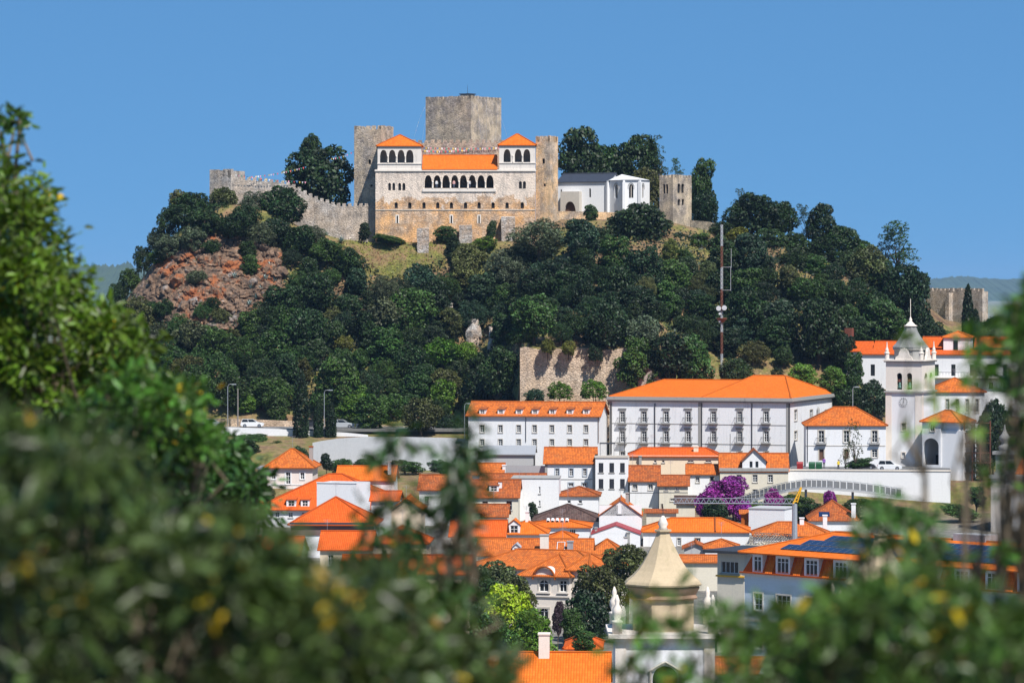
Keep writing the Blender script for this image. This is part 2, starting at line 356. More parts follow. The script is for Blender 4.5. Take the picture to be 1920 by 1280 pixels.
# ------------------------------------------------------------------ buildings
class Plane:
    """a wall plane inside a building's own frame: u along, n into the wall, z up"""
    def __init__(s, o, u, n): s.o = Vector(o); s.u = Vector(u); s.n = Vector(n)
    def __call__(s, a, b, c): return s.o + s.u * a + s.n * b + Vector((0, 0, c))
def arch_pts(x0, x1, zs, zt, kind, n=6):
    """arch curve from left springing to right springing"""
    xm = (x0 + x1) / 2; hw = (x1 - x0) / 2; P = []
    for k in range(2 * n + 1):
        t = k / (2 * n)
        if kind == 'round':
            a = math.pi * (1 - t); P.append((xm + hw * math.cos(a), zs + (zt - zs) * math.sin(a)))
        else:
            q = abs(2 * t - 1); xx = x0 + (x1 - x0) * t; P.append((xx, zs + (zt - zs) * (1 - q ** 2.0) ** 0.62 * (1 - 0.10 * (1 - q)) / (0.90) if q > 0 else zt))
    return P
def panel(mb, pl, w, h, holes, reveal=0.28, z0=0.0):
    """rectangular wall with openings; hole = (x0, x1, z0, z1, arch|None)"""
    xs = sorted({0.0, w, *[v for q in holes for v in (q[0], q[1])]}); zs = sorted({z0, h, *[v for q in holes for v in (q[2], q[3])]})
    for i in range(len(xs) - 1):
        for j in range(len(zs) - 1):
            cx, cz = (xs[i] + xs[i + 1]) / 2, (zs[j] + zs[j + 1]) / 2
            if any(q[0] < cx < q[1] and q[2] < cz < q[3] for q in holes): continue
            mb.quad(pl(xs[i], 0, zs[j]), pl(xs[i + 1], 0, zs[j]), pl(xs[i + 1], 0, zs[j + 1]), pl(xs[i], 0, zs[j + 1]))
    for q in holes:
        a, b, c, d = q[:4]; r = reveal; k = q[4] if len(q) > 4 else None
        mb.quad(pl(a, 0, c), pl(a, r, c), pl(b, r, c), pl(b, 0, c))
        if not k:
            mb.quad(pl(a, 0, c), pl(a, 0, d), pl(a, r, d), pl(a, r, c)); mb.quad(pl(b, 0, c), pl(b, r, c), pl(b, r, d), pl(b, 0, d))
            mb.quad(pl(a, 0, d), pl(b, 0, d), pl(b, r, d), pl(a, r, d)); continue
        zs_ = d - min((b - a) * (0.5 if k == 'round' else 0.85), (d - c) * 0.6)
        P = arch_pts(a, b, zs_, d, k)
        mb.quad(pl(a, 0, c), pl(a, 0, zs_), pl(a, r, zs_), pl(a, r, c)); mb.quad(pl(b, 0, c), pl(b, r, c), pl(b, r, zs_), pl(b, 0, zs_))
        for (x_a, z_a), (x_b, z_b) in zip(P, P[1:]):
            mb.quad(pl(x_a, 0, z_a), pl(x_b, 0, z_b), pl(x_b, 0, d), pl(x_a, 0, d))
            mb.quad(pl(x_a, 0, z_a), pl(x_a, r, z_a), pl(x_b, r, z_b), pl(x_b, 0, z_b))
def slope_uv(pts):
    a, b = Vector(pts[0]), Vector(pts[1]); u = (b - a).normalized(); n = (b - a).cross(Vector(pts[2]) - a).normalized(); v = n.cross(u)
    return [((Vector(p) - a).dot(u), (Vector(p) - a).dot(v)) for p in pts]
class House:
    def __init__(s, name, label, cat, L, R, yb, depth, group=None, sink=True):
        s.A = Vector((XP(*L), L[1])); s.B = Vector((XP(*R), R[1])); d = s.B - s.A; s.w = d.length; s.ex = d.normalized()
        s.ey = Vector((-s.ex.y, s.ex.x)); s.depth = depth; s.DL = L[1]; s.DR = R[1]
        z = ZP(yb, (L[1] + R[1]) / 2)
        if sink:
            c = [s.A, s.B, s.A + s.ey * depth, s.B + s.ey * depth]; z = min([z] + [Tz(p.x, p.y) - 0.3 for p in c])
        s.z0 = z; s.root = tag(empty(name, (s.A.x, s.A.y, z), math.atan2(s.ex.y, s.ex.x)), label, cat, group)
        s.front = Plane((0, 0, 0), (1, 0, 0), (0, 1, 0)); s.right = Plane((s.w, 0, 0), (0, 1, 0), (-1, 0, 0))
        s.left = Plane((0, depth, 0), (0, -1, 0), (1, 0, 0)); s.back = Plane((s.w, depth, 0), (-1, 0, 0), (0, -1, 0))
        s.holes = {'front': [], 'right': [], 'left': [], 'back': []}; s.wins = []
    def lx(s, px, n=0.0):
        k = (px - 960) / F; o = s.A + s.ey * n      # (o+ex*t).x = k*(o+ex*t).y
        return (k * o.y - o.x) / (s.ex.x - k * s.ex.y)
    def Dat(s, x, n=0.0): return s.A.y + s.ex.y * x + s.ey.y * n
    def lz(s, px, py, n=0.0): return ZP(py, s.Dat(s.lx(px, n), n)) - s.z0
    def rx(s, px):
        """distance along the right wall, from the front corner, that a pixel column meets"""
        k = (px - 960) / F; o = s.B; return (k * o.y - o.x) / (s.ey.x - k * s.ey.y)
    def rz(s, px, py): return ZP(py, s.B.y + s.ey.y * s.rx(px)) - s.z0
    def rect(s, x0, y0, x1, y1, side='front'):
        if side == 'front':
            m = (x0 + x1) / 2; return s.lx(x0), s.lx(x1), s.lz(m, y1), s.lz(m, y0)
        m = (x0 + x1) / 2; return s.rx(x0), s.rx(x1), s.rz(m, y1), s.rz(m, y0)
    def win(s, x0, y0, x1, y1, style='w', side='front', arch=None, **kw):
        a, b, c, d = s.rect(x0, y0, x1, y1, side); s.winl(a, b, c, d, style, side, arch, **kw)
    def winl(s, a, b, c, d, style='w', side='front', arch=None, **kw):
        s.holes[side].append((a, b, c, d, arch)); s.wins.append((a, b, c, d, style, side, arch, kw))
    def walls(s, h, mat, extra=None, name='wall', hr=None):
        mb = MB(); s.h = h
        panel(mb, s.front, s.w, h, s.holes['front']); panel(mb, s.right, s.depth, hr or h, s.holes['right'])
        panel(mb, s.left, s.depth, hr or h, s.holes['left']); panel(mb, s.back, s.w, hr or h, s.holes['back'])
        if extra: extra(mb)
        s.wall = mb.build(name, mat, s.root)
        for w_ in s.wins: make_window(s, *w_)
        return s.wall
    def roof(s, kind, ze, rise, mat, ov=0.4, inset=None, x0=None, x1=None, y0=None, y1=None, caps=True, name='roof', ridge_at=0.5, thick=0.14, wallmat=None):
        x0 = 0 if x0 is None else x0; x1 = s.w if x1 is None else x1; y0 = 0 if y0 is None else y0; y1 = s.depth if y1 is None else y1
        X0, X1, Y0, Y1 = x0 - ov, x1 + ov, y0 - ov, y1 + ov; ym = Y0 + (Y1 - Y0) * ridge_at; xm = (X0 + X1) / 2; zr = ze + rise; ze_ = ze
        A, B, C, D = (X0, Y0, ze_), (X1, Y0, ze_), (X1, Y1, ze_), (X0, Y1, ze_); lines = []
        if kind == 'gable':
            P, Q = (X0, ym, zr), (X1, ym, zr); faces = [[A, B, Q, P], [C, D, P, Q]]; lines = [(P, Q)]
            for xx in (x0, x1):
                g = MB(); g.poly([(xx, y0, ze_ - 0.02), (xx, y1, ze_ - 0.02), (xx, ym, zr - 0.08)])
                if wallmat: g.build('gable', wallmat, s.root)
        elif kind == 'gable_front':
            P, Q = (xm, Y0, zr), (xm, Y1, zr); faces = [[D, A, P, Q], [B, C, Q, P]]; lines = [(P, Q)]
            for yy in (y0, y1):
                g = MB(); g.poly([(x0, yy, ze_ - 0.02), (x1, yy, ze_ - 0.02), (xm, yy, zr - 0.08)])
                if wallmat: g.build('gable', wallmat, s.root)
        elif kind == 'shed':
            faces = [[A, B, (X1, Y1, zr), (X0, Y1, zr)]]
        else:
            i = (Y1 - Y0) / 2 if inset is None else inset; i = min(i, (X1 - X0) / 2 - 0.01)
            P, Q = (X0 + i, ym, zr), (X1 - i, ym, zr); faces = [[A, B, Q, P], [B, C, Q], [C, D, P, Q], [D, A, P]]
            lines = [(P, Q), (A, P), (B, Q), (C, Q), (D, P)]
        mb = MB(); dn = Vector((0, 0, -thick))
        for f_ in faces:
            mb.poly(f_, slope_uv(f_)); mb.poly([Vector(p) + dn for p in f_][::-1])
            for a, b in zip(f_, f_[1:] + f_[:1]): mb.quad(Vector(a) + dn, Vector(b) + dn, b, a)
        r = mb.build(name, mat, s.root)
        if caps:
            for a, b in lines:
                if (Vector(a) - Vector(b)).length < 0.2: continue
                c_ = MB(); c_.tube([Vector(a) + Vector((0, 0, .02)), Vector(b) + Vector((0, 0, .02))], 0.13, 6); c_.build('ridge_cap', mat, r)
        return r
    def box(s, name, mat, x0, x1, y0, y1, z0, z1, parent=None):
        mb = MB(); mb.box(x0, x1, y0, y1, z0, z1); return mb.build(name, mat, parent or s.root)
    def merlons(s, z, hgt, wid, gap, mat, sides=('front', 'right'), thick=0.5):
        for sd in sides:
            pl = getattr(s, sd); ln = s.w if sd in ('front', 'back') else s.depth
            n = max(2, int(round((ln + gap) / (wid + gap)))); pitch = (ln - wid) / (n - 1)
            for k in range(n):
                j = rnd.uniform(-0.06, 0.06); mb = MB(); hh = hgt * rnd.uniform(0.82, 1.08)
                e = 0.0 if sd in ('front', 'back') else 0.02
                mb.box(k * pitch + j * (0 < k < n - 1), k * pitch + wid + j * (0 < k < n - 1), e, thick, z - 0.003, z + hh, pl); mb.build('merlon', mat, s.root)

def make_window(H, a, b, c, d, style, side, arch, kw):
    pl = getattr(H, side); root = H.root
    def bx(mb, x0, x1, y0, y1, z0, z1): mb.box(x0, x1, y0, y1, z0, z1, pl)
    if style == 'open': return
    fm = kw.get('frame', M_frame); wn_ = kw.get('name', 'window'); rec = kw.get('rec', 0.13)
    if style == 'dark':         # plain deep opening with a dark shutter leaf
        mb = MB(); bx(mb, a - .02, b + .02, rec + 0.05, rec + 0.10, c - .02, d + .02); w_ = mb.build(wn_, kw.get('mat', M_shut), root)
    else:
        mb = MB(); t = kw.get('t', 0.07); bx(mb, a, a + t, rec, rec + .06, c, d); bx(mb, b - t, b, rec, rec + .06, c, d)
        bx(mb, a + t, b - t, rec, rec + .06, d - t, d); bx(mb, a + t, b - t, rec, rec + .06, c, c + t)
        nx, nz = kw.get('bars', (1, 2))
        for k in range(1, nx + 1):
            x = a + (b - a) * k / (nx + 1); bx(mb, x - .035, x + .035, rec + .004, rec + .05, c + t, d - t)
        for k in range(1, nz + 1):
            z = c + (d - c) * k / (nz + 1); bx(mb, a + t, b - t, rec + .008, rec + .045, z - .025, z + .025)
        w_ = mb.build(wn_, fm, root)
        p = MB(); p.quad(pl(a, rec + .055, c), pl(b, rec + .055, c), pl(b, rec + .055, d), pl(a, rec + .055, d)); p.build('pane', kw.get('glass', M_glass), w_)
    sm = kw.get('sur')
    if sm:
        e = kw.get('sw', 0.16); m2 = MB(); o_ = -0.05
        bx(m2, a - e, a, o_, 0.1, c, d); bx(m2, b, b + e, o_, 0.1, c, d); bx(m2, a - e, b + e, o_ - .003, 0.1, d, d + e)
        m2.build('surround', sm, w_)
    if kw.get('lintel'):
        m3 = MB(); bx(m3, a - .32, b + .32, -.16, 0.0, d + .42, d + .58); bx(m3, a - .26, b + .26, -.08, 0.0, d + .22, d + .417); m3.build('lintel', M_limeg, w_)
    if kw.get('sill', True):
        m4 = MB(); bx(m4, a - .12, b + .12, -.10, .02, c - .12, c - .003); m4.build('sill', sm or M_limeg, w_)
    if kw.get('balcony'):
        z = c - .16; ov = 0.42; m5 = MB(); bx(m5, a - ov, b + ov, -.62, 0, z - .16, z); bx(m5, a - ov + .1, b + ov - .1, -.40, 0, z - .36, z - .163)
        ba = m5.build('balcony', M_limeg, root); m6 = MB(); hh = 0.95
        bx(m6, a - ov, b + ov, -.62, -.57, z + hh - .05, z + hh); bx(m6, a - ov, b + ov, -.615, -.575, z + .08, z + .12)
        n = 9
        for k in range(n + 1):
            x = a - ov + .02 + (b - a + 2 * ov - .04) * k / n; bx(m6, x - .018, x + .018, -.605, -.585, z, z + hh - .05)
        for x in (a - ov, b + ov - .04): bx(m6, x, x + .04, -.57, 0, z + hh - .05, z + hh)
        m6.build('railing', M_iron, ba)
# ------------------------------------------------------------------ the castle
def slit(H, cx, y0, y1, hw, style='dark', **k): H.win(cx - hw, y0, cx + hw, y1, style, mat=M_dark, sill=False, rec=.25, **k)
# royal palace
P = House('castle_palace', 'ochre stone palace of the castle with arched loggia and orange roofs', 'palace', (704, 700), (1004, 700), 452, 13, sink=True)
LOG = [(796.3, 809.5), (813, 826.3), (829.5, 842.8), (846, 859.3), (862.3, 875.5), (878.8, 892), (895.3, 908.5), (911.8, 925.5)]
for a, b in LOG: P.win(a, 328.8, b, 353, 'open', arch='pointed')
for a, b in ((728, 733), (735.8, 740.8), (746.8, 752), (754.5, 760)): P.win(a, 343.3, b, 357, 'dark', arch='round', mat=M_dark, sill=False, rec=.22)
for a, b in ((973, 978.5), (980.5, 986)): P.win(a, 340, b, 353.8, 'dark', arch='round', mat=M_dark, sill=False, rec=.22)
for cx in (742.8, 768.3, 795, 820.8, 846.3, 872.8, 898.3, 924.5, 950.8, 979.3): P.win(cx - 3, 379.5, cx + 3, 390.8, 'dark', arch='round', mat=M_dark, sill=False, rec=.25)
for cx in (846.3, 898.3, 745): P.win(cx - 1.3, 404.5, cx + 1.3, 418.8, 'dark', mat=M_dark, sill=False, rec=.25, sur=M_limel, sw=.22)
zt = P.lz(850, 318)
P.walls(zt, M_s_palace)
# string courses, loggia parapet and columns
P.box('cornice', M_limel, -.15, P.w + .15, -.22, .05, zt - .35, zt - .04)
P.box('string_course', M_lime, P.lx(704), P.w, -.10, .0, P.lz(850, 394.5), P.lz(850, 393.2))
P.box('loggia_parapet', M_limel, P.lx(792), P.lx(930), -.20, -.004, P.lz(850, 359.5), P.lz(850, 353.6))
for (a, b), (a2, b2) in zip(LOG, LOG[1:]):
    x = (P.lx(b) + P.lx(a2)) / 2; mb = MB(); zz0, zz1 = P.lz(850, 353.4), P.lz(850, 340)
    mb.lathe([(.17, zz0), (.17, zz0 + .12), (.10, zz0 + .2), (.10, zz1 - .25), (.19, zz1)], (x, -.10, 0), 10); mb.build('column', M_limel, P.root, True)
# inner loggia wall and floor
P.box('floor', M_lime, 0.4, P.w - .4, 0.35, 12.6, P.lz(850, 353.6) - .3, P.lz(850, 353.6) - .02)
P.box('inner_wall', M_s_grey, 0.4, P.w - .4, 8.0, 8.4, P.lz(850, 353.6), zt - .4)
# pavilions
def pavilion(xl, xr, ytop, yap, arches):
    x0, x1 = P.lx(xl), P.lx(xr); z1 = P.lz((xl + xr) / 2, ytop); mb = MB(); dpt = 6.0
    pl = Plane((x0, 0, 0), (1, 0, 0), (0, 1, 0)); hl = []
    for a, b, yt, ybm in arches: hl.append((P.lx(a) - x0, P.lx(b) - x0, P.lz(a, ybm), P.lz(a, yt), 'pointed'))
    panel(mb, pl, x1 - x0, z1, hl, .4, z0=zt + .003)
    for xx, pp in ((x0, Plane((x0, dpt, 0), (0, -1, 0), (1, 0, 0))), (x1, Plane((x1, 0, 0), (0, 1, 0), (-1, 0, 0)))): panel(mb, pp, dpt, z1, [], .4, z0=zt + .003)
    panel(mb, Plane((x1, dpt, 0), (-1, 0, 0), (0, -1, 0)), x1 - x0, z1, [], z0=zt + .003)
    w_ = mb.build('pavilion', M_cast_pl, P.root)
    mb = MB(); mb.box(x0 + .2, x1 - .2, .45, dpt - .2, zt + .1, zt + .3); mb.build('pavilion_floor', M_lime, w_)
    mb = MB(); zb = hl[0][2]; mb.box(x0 - .06, x1 + .06, -.14, -.003, zb - .25, zb - .05); mb.box(x0 - .06, x1 + .06, -.10, -.003, zt - .1, zt + .12); mb.build('string_course', M_limel, w_)
    for k, q in enumerate(hl[:-1]):
        x = x0 + (q[1] + hl[k + 1][0]) / 2; mb = MB(); mb.lathe([(.15, zb), (.15, zb + .1), (.09, zb + .18), (.09, zb + 1.15), (.17, zb + 1.35)], (x, -.08, 0), 10); mb.build('column', M_limel, w_, True)
    P.roof('hip', z1, (ytop - yap) * .105, M_t_new, .30, x0=x0, x1=x1, y0=0, y1=dpt, inset=(x1 - x0) / 2 + .2, name='pavilion_roof')
pavilion(708, 790, 273.5, 252, [(712.5, 725.8, 281.3, 305.5), (729, 741.8, 281.3, 305.5), (745.3, 758.5, 281.3, 305.5), (761.3, 775.3, 281.3, 305.5)])
pavilion(936, 1003.6, 272, 250, [(944.3, 957.5, 280, 304.3), (965.3, 978, 280, 304.3), (981.3, 994.3, 280, 304.3)])
P.roof('gable', zt + .05, (315 - 287) * .106, M_t_new, .25, x0=P.lx(791) + .3, x1=P.lx(932) - .2, y0=0, y1=11.5, name='main_roof', wallmat=M_s_castle)
P.roof('shed', zt + .02, .3, M_t_mid, .0, x0=.2, x1=P.w - .2, y0=6.2, y1=12.9, caps=False, name='rear_roof')
# towers
def tower(name, label, L, R, yb, ytop, ymer, depth, mat, mw=.75, gap=.6, mh=None, slits=(), sides=('front', 'right')):
    H = House(name, label, 'tower', L, R, yb, depth)
    for q in slits: H.win(*q, 'dark', mat=M_dark, sill=False, rec=.3, arch='round' if q[3] - q[1] > 5 else None)
    z = H.lz((L[0] + R[0]) / 2, ymer); H.walls(z, mat)
    H.box('roof_deck', M_lime, .1, H.w - .1, .1, depth - .1, z - .5, z - .3)
    H.merlons(z, (ymer - ytop) * L[1] / F, mw, gap, mat, ('front', 'right', 'left', 'back'))
    return H
tower('castle_tower', 'grey stone tower with battlements rising at the left end of the palace', (664, 708.2), (715, 706), 452, 235.5, 243, 6.0, M_s_grey, .8, .55, slits=[(690.5, 299, 695.5, 308), (694.6, 346, 698.6, 350)])
tower('castle_tower', 'slim ochre stone tower with toothed battlements beside the white chapel', (1004.3, 701.6), (1031.5, 700.2), 452, 255, 266, 3.6, M_s_castle, .5, .42, slits=[(1016.5, 297, 1021.5, 307), (1019, 344.5, 1023, 349.5), (1014.6, 372, 1016, 373.6), (1021, 372, 1022.6, 373.6)])
K = House('castle_keep', 'tall square grey stone keep rising behind the palace roofs', 'keep', (798, 724.2), (883, 718), 300, 11.0)
zk = K.lz(840, 186.5); K.walls(zk, M_s_grey); K.merlons(zk, .62, .85, .32, M_s_grey, ('front', 'right', 'left', 'back'))
mb = MB(); x_, y_ = K.w - 2.2, 2.0
mb.box(x_ - 1.1, x_ + 1.1, y_ - 1, y_ + 1, zk - .4, zk + .95); hut = mb.build('roof_hatch', M_limeg, K.root)
mb = MB(); mb.box(x_ - 1.3, x_ + 1.3, y_ - 1.2, y_ + 1.2, zk + .953, zk + 1.12); mb.build('hatch_roof', M_slate, hut)
mb = MB(); mb.tube([(x_, y_, zk + 1.1), (x_, y_, zk + 2.9)], [.05, .02], 5); mb.build('antenna', M_iron, hut)
K.box('roof_deck', M_lime, .15, K.w - .15, .15, 10.85, zk - .6, zk - .42)
IW = House('castle_wall', 'low battlemented grey wall with coloured flags between keep and orange palace roof', 'wall', (772, 714.5), (945, 714), 330, 1.2)
zi = IW.lz(850, 268); IW.walls(zi, M_s_grey); IW.merlons(zi, .62, .75, .5, M_s_grey, ('front',))
# left curtain wall: a stepped profile with parapet
def profile_wall(name, label, pts, D0, D1, thick, mat, yb, mer=None, cat='wall'):
    """pts: (px, y_top); stands from px of the first to the last point, base follows the ground"""
    root = tag(empty(name, W(pts[0][0], yb[0], D0)), label, cat); o = root.location; mb = MB(); n = len(pts)
    Ds = [D0 + (D1 - D0) * (p[0] - pts[0][0]) / (pts[-1][0] - pts[0][0]) for p in pts]
    top = [W(p[0], p[1], d) - o for p, d in zip(pts, Ds)]
    bot = [W(p[0], yb[0] + (yb[1] - yb[0]) * (p[0] - pts[0][0]) / (pts[-1][0] - pts[0][0]), d) - o for p, d in zip(pts, Ds)]
    for b, d in zip(bot, Ds): b.z = min(b.z, Tz(b.x + o.x, d) - o.z - .6)
    t = Vector((0, thick, 0))
    for i in range(n - 1):
        mb.quad(bot[i], bot[i + 1], top[i + 1], top[i]); mb.quad(bot[i + 1] + t, bot[i] + t, top[i] + t, top[i + 1] + t)
        mb.quad(top[i], top[i + 1], top[i + 1] + t, top[i] + t)
    mb.quad(bot[0] + t, bot[0], top[0], top[0] + t); mb.quad(bot[-1], bot[-1] + t, top[-1] + t, top[-1])
    mb.build('masonry', mat, root)
    if mer:
        mwid, mh, pitch = mer; x = pts[0][0] + 1
        while x < pts[-1][0] - mwid:
            yt = np.interp(x + mwid / 2, [p[0] for p in pts], [p[1] for p in pts]); d = D0 + (D1 - D0) * (x - pts[0][0]) / (pts[-1][0] - pts[0][0])
            a = W(x, yt, d) - o; b = W(x + mwid, yt, d) - o; hh = mh * d / F * rnd.uniform(.75, 1.15); m_ = MB(); m_.box(a.x, b.x, a.y - .002, a.y + .45, a.z - .35, a.z + hh); m_.build('merlon', mat, root); x += pitch
    return root
profile_wall('castle_wall', 'long stepped stone curtain wall running down to the left tower', [(431, 334), (446, 336), (470, 338), (520, 342), (546, 347), (560, 355), (575, 365), (600, 376), (628, 384), (640, 387), (706, 385)], 705.5, 702.5, 1.4, M_s_wall, (392, 452), (6.5, 5.0, 10.5))
ET = House('castle_tower', 'ruined grey stone end tower with three large merlons, leftmost on the hilltop', 'tower', (393, 708), (433, 705), 395, 4.5)
z = ET.lz(410, 333); ET.walls(z, M_s_wall); ET.merlons(z, 1.55, 1.95, .22, M_s_wall, ('front', 'right'), .8)
ET.box('roof_deck', M_lime, .1, ET.w - .1, .1, 4.4, z - .8, z - .5)
# standing buttress stumps below the palace
for (a, b, yt, yb_, D, lab) in ((782, 804, 427, 478, 694.5, 'pale ruined stone buttress on the grass slope, leftmost of three'), (861, 885, 421, 458, 697, 'squat pale ruined stone buttress under the loggia, middle of three'), (940, 966, 405, 462, 698, 'tall pale ruined stone buttress, rightmost of the three under the palace')):
    r = tag(empty('stone_buttress', W(a, yb_, D)), lab, 'buttress', 'ruined buttresses below the palace'); w_ = (b - a) * D / F; h_ = (yb_ - yt) * D / F; mb = MB(); n = 6; rows = 9; ring = []
    for k in range(rows + 1):
        zz = -1.2 + (h_ + 1.2) * k / rows; j = .07; q = [(0 + rnd.uniform(-j, j), rnd.uniform(-j, j)), (w_ + rnd.uniform(-j, j), rnd.uniform(-j, j)), (w_ + rnd.uniform(-j, j), 2.2), (0, 2.2)]
        ring.append([(x, y, zz + (rnd.uniform(-.25, .1) if k == rows else 0)) for x, y in q])
    for k in range(rows):
        for i in range(4): mb.quad(ring[k][i], ring[k][(i + 1) % 4], ring[k + 1][(i + 1) % 4], ring[k + 1][i])
    mb.poly(ring[-1]); mb.build('masonry', M_s_ruin, r)
profile_wall('castle_wall', 'reddish rubble terrace wall below the white chapel', [(1044, 396), (1070, 396), (1100, 397), (1143, 398), (1180, 400), (1240, 404)], 699.5, 701, 1.0, M_s_castle, (424, 424), None)
profile_wall('castle_wall', 'low grey wall stub running right from the ruined bell tower', [(1294, 413), (1310, 414), (1330, 416), (1347, 420)], 707, 703, .9, M_s_grey, (436, 446), None)
# chapel
C = House('chapel', 'white chapel with dark slate roof and pointed windows beside the castle', 'chapel', (1046, 717), (1141, 713), 404, 7.5)
C.win(1051, 355, 1053.6, 372, 'dark', mat=M_dark, sill=False, arch='pointed'); C.win(1104.5, 353, 1108, 370, 'dark', mat=M_dark, sill=False, arch='pointed')
zc_ = C.lz(1090, 341); C.walls(zc_, M_white_clean)
C.roof('gable', zc_, (341 - 324.5) * .107, M_slate, .3, wallmat=M_white_clean)
px0, px1 = C.lx(1056), C.lx(1091); zp = C.lz(1073, 359.5); mb = MB()
pl = Plane((px0, -1.6, 0), (1, 0, 0), (0, 1, 0)); panel(mb, pl, px1 - px0, zp, [((px1 - px0) * .2, (px1 - px0) * .83, .3, C.lz(1073, 378.5), 'pointed')], .5)
mb.quad((px0, 0, 0), (px0, -1.6, 0), (px0, -1.6, zp), (px0, 0, zp)); mb.quad((px1, -1.6, 0), (px1, 0, 0), (px1, 0, zp), (px1, -1.6, zp)); mb.quad((px0, -1.6, zp), (px1, -1.6, zp), (px1, 0, zp), (px0, 0, zp))
mb.build('porch', M_lime, C.root); mb = MB(); mb.box(px0 + .3, px1 - .3, -.9, -.8, .2, zp - .2); mb.build('porch_door', M_brownw, C.root)
ap = [(1141, 713), (1170, 709.5), (1198, 709.3), (1218, 713.5)]; o = C.root.location; rm = Matrix.Rotation(-C.root.rotation_euler.z, 3, 'Z')
def loc_(px, py, D): return rm @ (W(px, py, D) - o)
mb = MB(); ztop = C.lz(1141, 338)
for (a, b), cx in zip(zip(ap, ap[1:]), (1155.4, 1183.4, 1205.5)):
    A_ = loc_(a[0], 400, a[1]); B_ = loc_(b[0], 400, b[1]); A_.z = B_.z = 0; u = (B_ - A_); wd_ = u.length; u.normalize(); n_ = Vector((-u.y, u.x, 0)); pl = Plane(A_, u, n_)
    f0 = (cx - a[0]) / (b[0] - a[0]) * wd_; zb_ = C.lz(1141, 372); zt_ = C.lz(1141, 346.5); hw = .44
    panel(mb, pl, wd_, ztop, [(f0 - hw, f0 + hw, zb_, zt_, 'pointed')], .35)
    g = MB(); g.box(f0 - hw, f0 + hw, .28, .34, zb_, zt_, pl); w1 = g.build('window', M_dark, C.root); g = MB(); g.box(f0 - .05, f0 + .05, .16, .275, zb_, zt_ - .3, pl); g.build('mullion', M_limel, w1)
    g = MB(); ap_ = arch_pts(f0 - hw - .2, f0 + hw + .2, zt_ - .85, zt_ + .25, 'pointed')
    for (xa, za), (xb, zb2) in zip(ap_, ap_[1:]): g.box(min(xa, xb), max(xa, xb), -.07, 0, min(za, zb2) - .06, max(za, zb2) + .06, pl)
    g.build('hood_mould', M_limeg, w1)
    g = MB(); g.box(-.28, .28, -.55, .1, 0, ztop - .5, pl); g.box(-.2, .2, -.4, .1, ztop - .497, ztop - .1, pl); g.build('buttress', M_white_clean, C.root)
e1 = loc_(1141, 400, 713); mb.quad(loc_(1218, 400, 713.5) * 1, loc_(1216, 400, 722), loc_(1216, 338, 722), loc_(1218, 338, 713.5)); mb.build('apse_wall', M_white_clean, C.root)
mb = MB(); apx = loc_(1166, 327, 718); rim = [loc_(a[0] + (1 if k else 0), 338, a[1] - .35) for k, a in enumerate(ap)] + [loc_(1218, 338, 722), loc_(1141, 338, 722)]
for p in rim: p.z = ztop
for a, b in zip(rim, rim[1:] + rim[:1]): mb.poly([a, b, apx])
mb.build('apse_roof', M_white, C.root)
# ruined bell tower
B = House('bell_tower', 'square ruined stone bell tower with twin arched openings right of the chapel', 'tower', (1236.5, 711), (1261.7, 708.5), 425, 6.4)
for a, b in ((1243, 1247), (1248.5, 1252.5)): B.win(a, 345, b, 363, 'dark', mat=M_dark, sill=False, rec=.3, arch='round')
B.depth = B.rx(1296.8); B.right = Plane((B.w, 0, 0), (0, 1, 0), (-1, 0, 0)); B.left = Plane((0, B.depth, 0), (0, -1, 0), (1, 0, 0)); B.back = Plane((B.w, B.depth, 0), (-1, 0, 0), (0, -1, 0))
for a, b in ((1270.3, 1275.7), (1277.6, 1282.8)):
    B.win(a, 344.5, b, 362, 'dark', 'right', mat=M_dark, sill=False, rec=.3, arch='round'); B.win(a + .6, 373, b, 385, 'dark', 'right', mat=M_dark, sill=False, rec=.3, arch='round')
zb_ = B.lz(1250, 333); B.walls(zb_, M_s_grey); B.merlons(zb_, .55, .6, .3, M_s_grey, ('front', 'right'))
B.box('roof_deck', M_lime, .1, B.w - .1, .1, B.depth - .1, zb_ - .5, zb_ - .3)
# outer wall at far right
OW = House('castle_wall', 'high battlemented stone wall standing at the right foot of the hill', 'wall', (1735, 712), (1842, 700), 648, 1.6)
zo = OW.lz(1790, 546); OW.walls(zo, M_s_wall); OW.merlons(zo, .62, .8, .35, M_s_wall, ('front',))
for cx in (1783,): x = OW.lx(cx); OW.box('buttress', M_s_wall, x - .5, x + .5, -1.1, -.002, 0, zo - .3)
# coloured bunting between towers
FLAG = [flat('flag_' + n, c, .6) for n, c in (('white', (.8, .8, .8)), ('yellow', (.8, .55, .06)), ('blue', (.05, .22, .45)), ('red', (.65, .06, .07)), ('green', (.04, .3, .2)), ('pink', (.8, .3, .42)))]
def bunting(label, pts, n, sag, s=.30):
    A_, B_ = W(*pts[0]), W(*pts[1]); r = tag(empty('bunting', A_), label, 'bunting', 'strings of coloured flags on the castle'); L_ = [];
    for k in range(17):
        t = k / 16; p = A_.lerp(B_, t) - A_; p.z -= sag * 4 * t * (1 - t); L_.append(p)
    mb = MB(); mb.tube(L_, .012, 4); mb.build('cord', M_galv, r)
    for k in range(n):
        t = (k + .5) / n; p = A_.lerp(B_, t) - A_; p.z -= sag * 4 * t * (1 - t); mb = MB(); d = (B_ - A_).normalized(); d.z = 0; d = d * s * .5 if d.length > .2 else Vector((s * .5, 0, 0)); w_ = Vector((0, rnd.uniform(-.12, .12), -s * 1.25)); th = Vector((0, .012, 0))
        a, b, c = p - d, p + d, p + w_; mb.poly([a, b, c]); mb.poly([c + th, b + th, a + th]); mb.quad(a, c, c + th, a + th); mb.quad(c, b, b + th, c + th); mb.build('flag', FLAG[(k * 5 + len(label)) % 6], r)
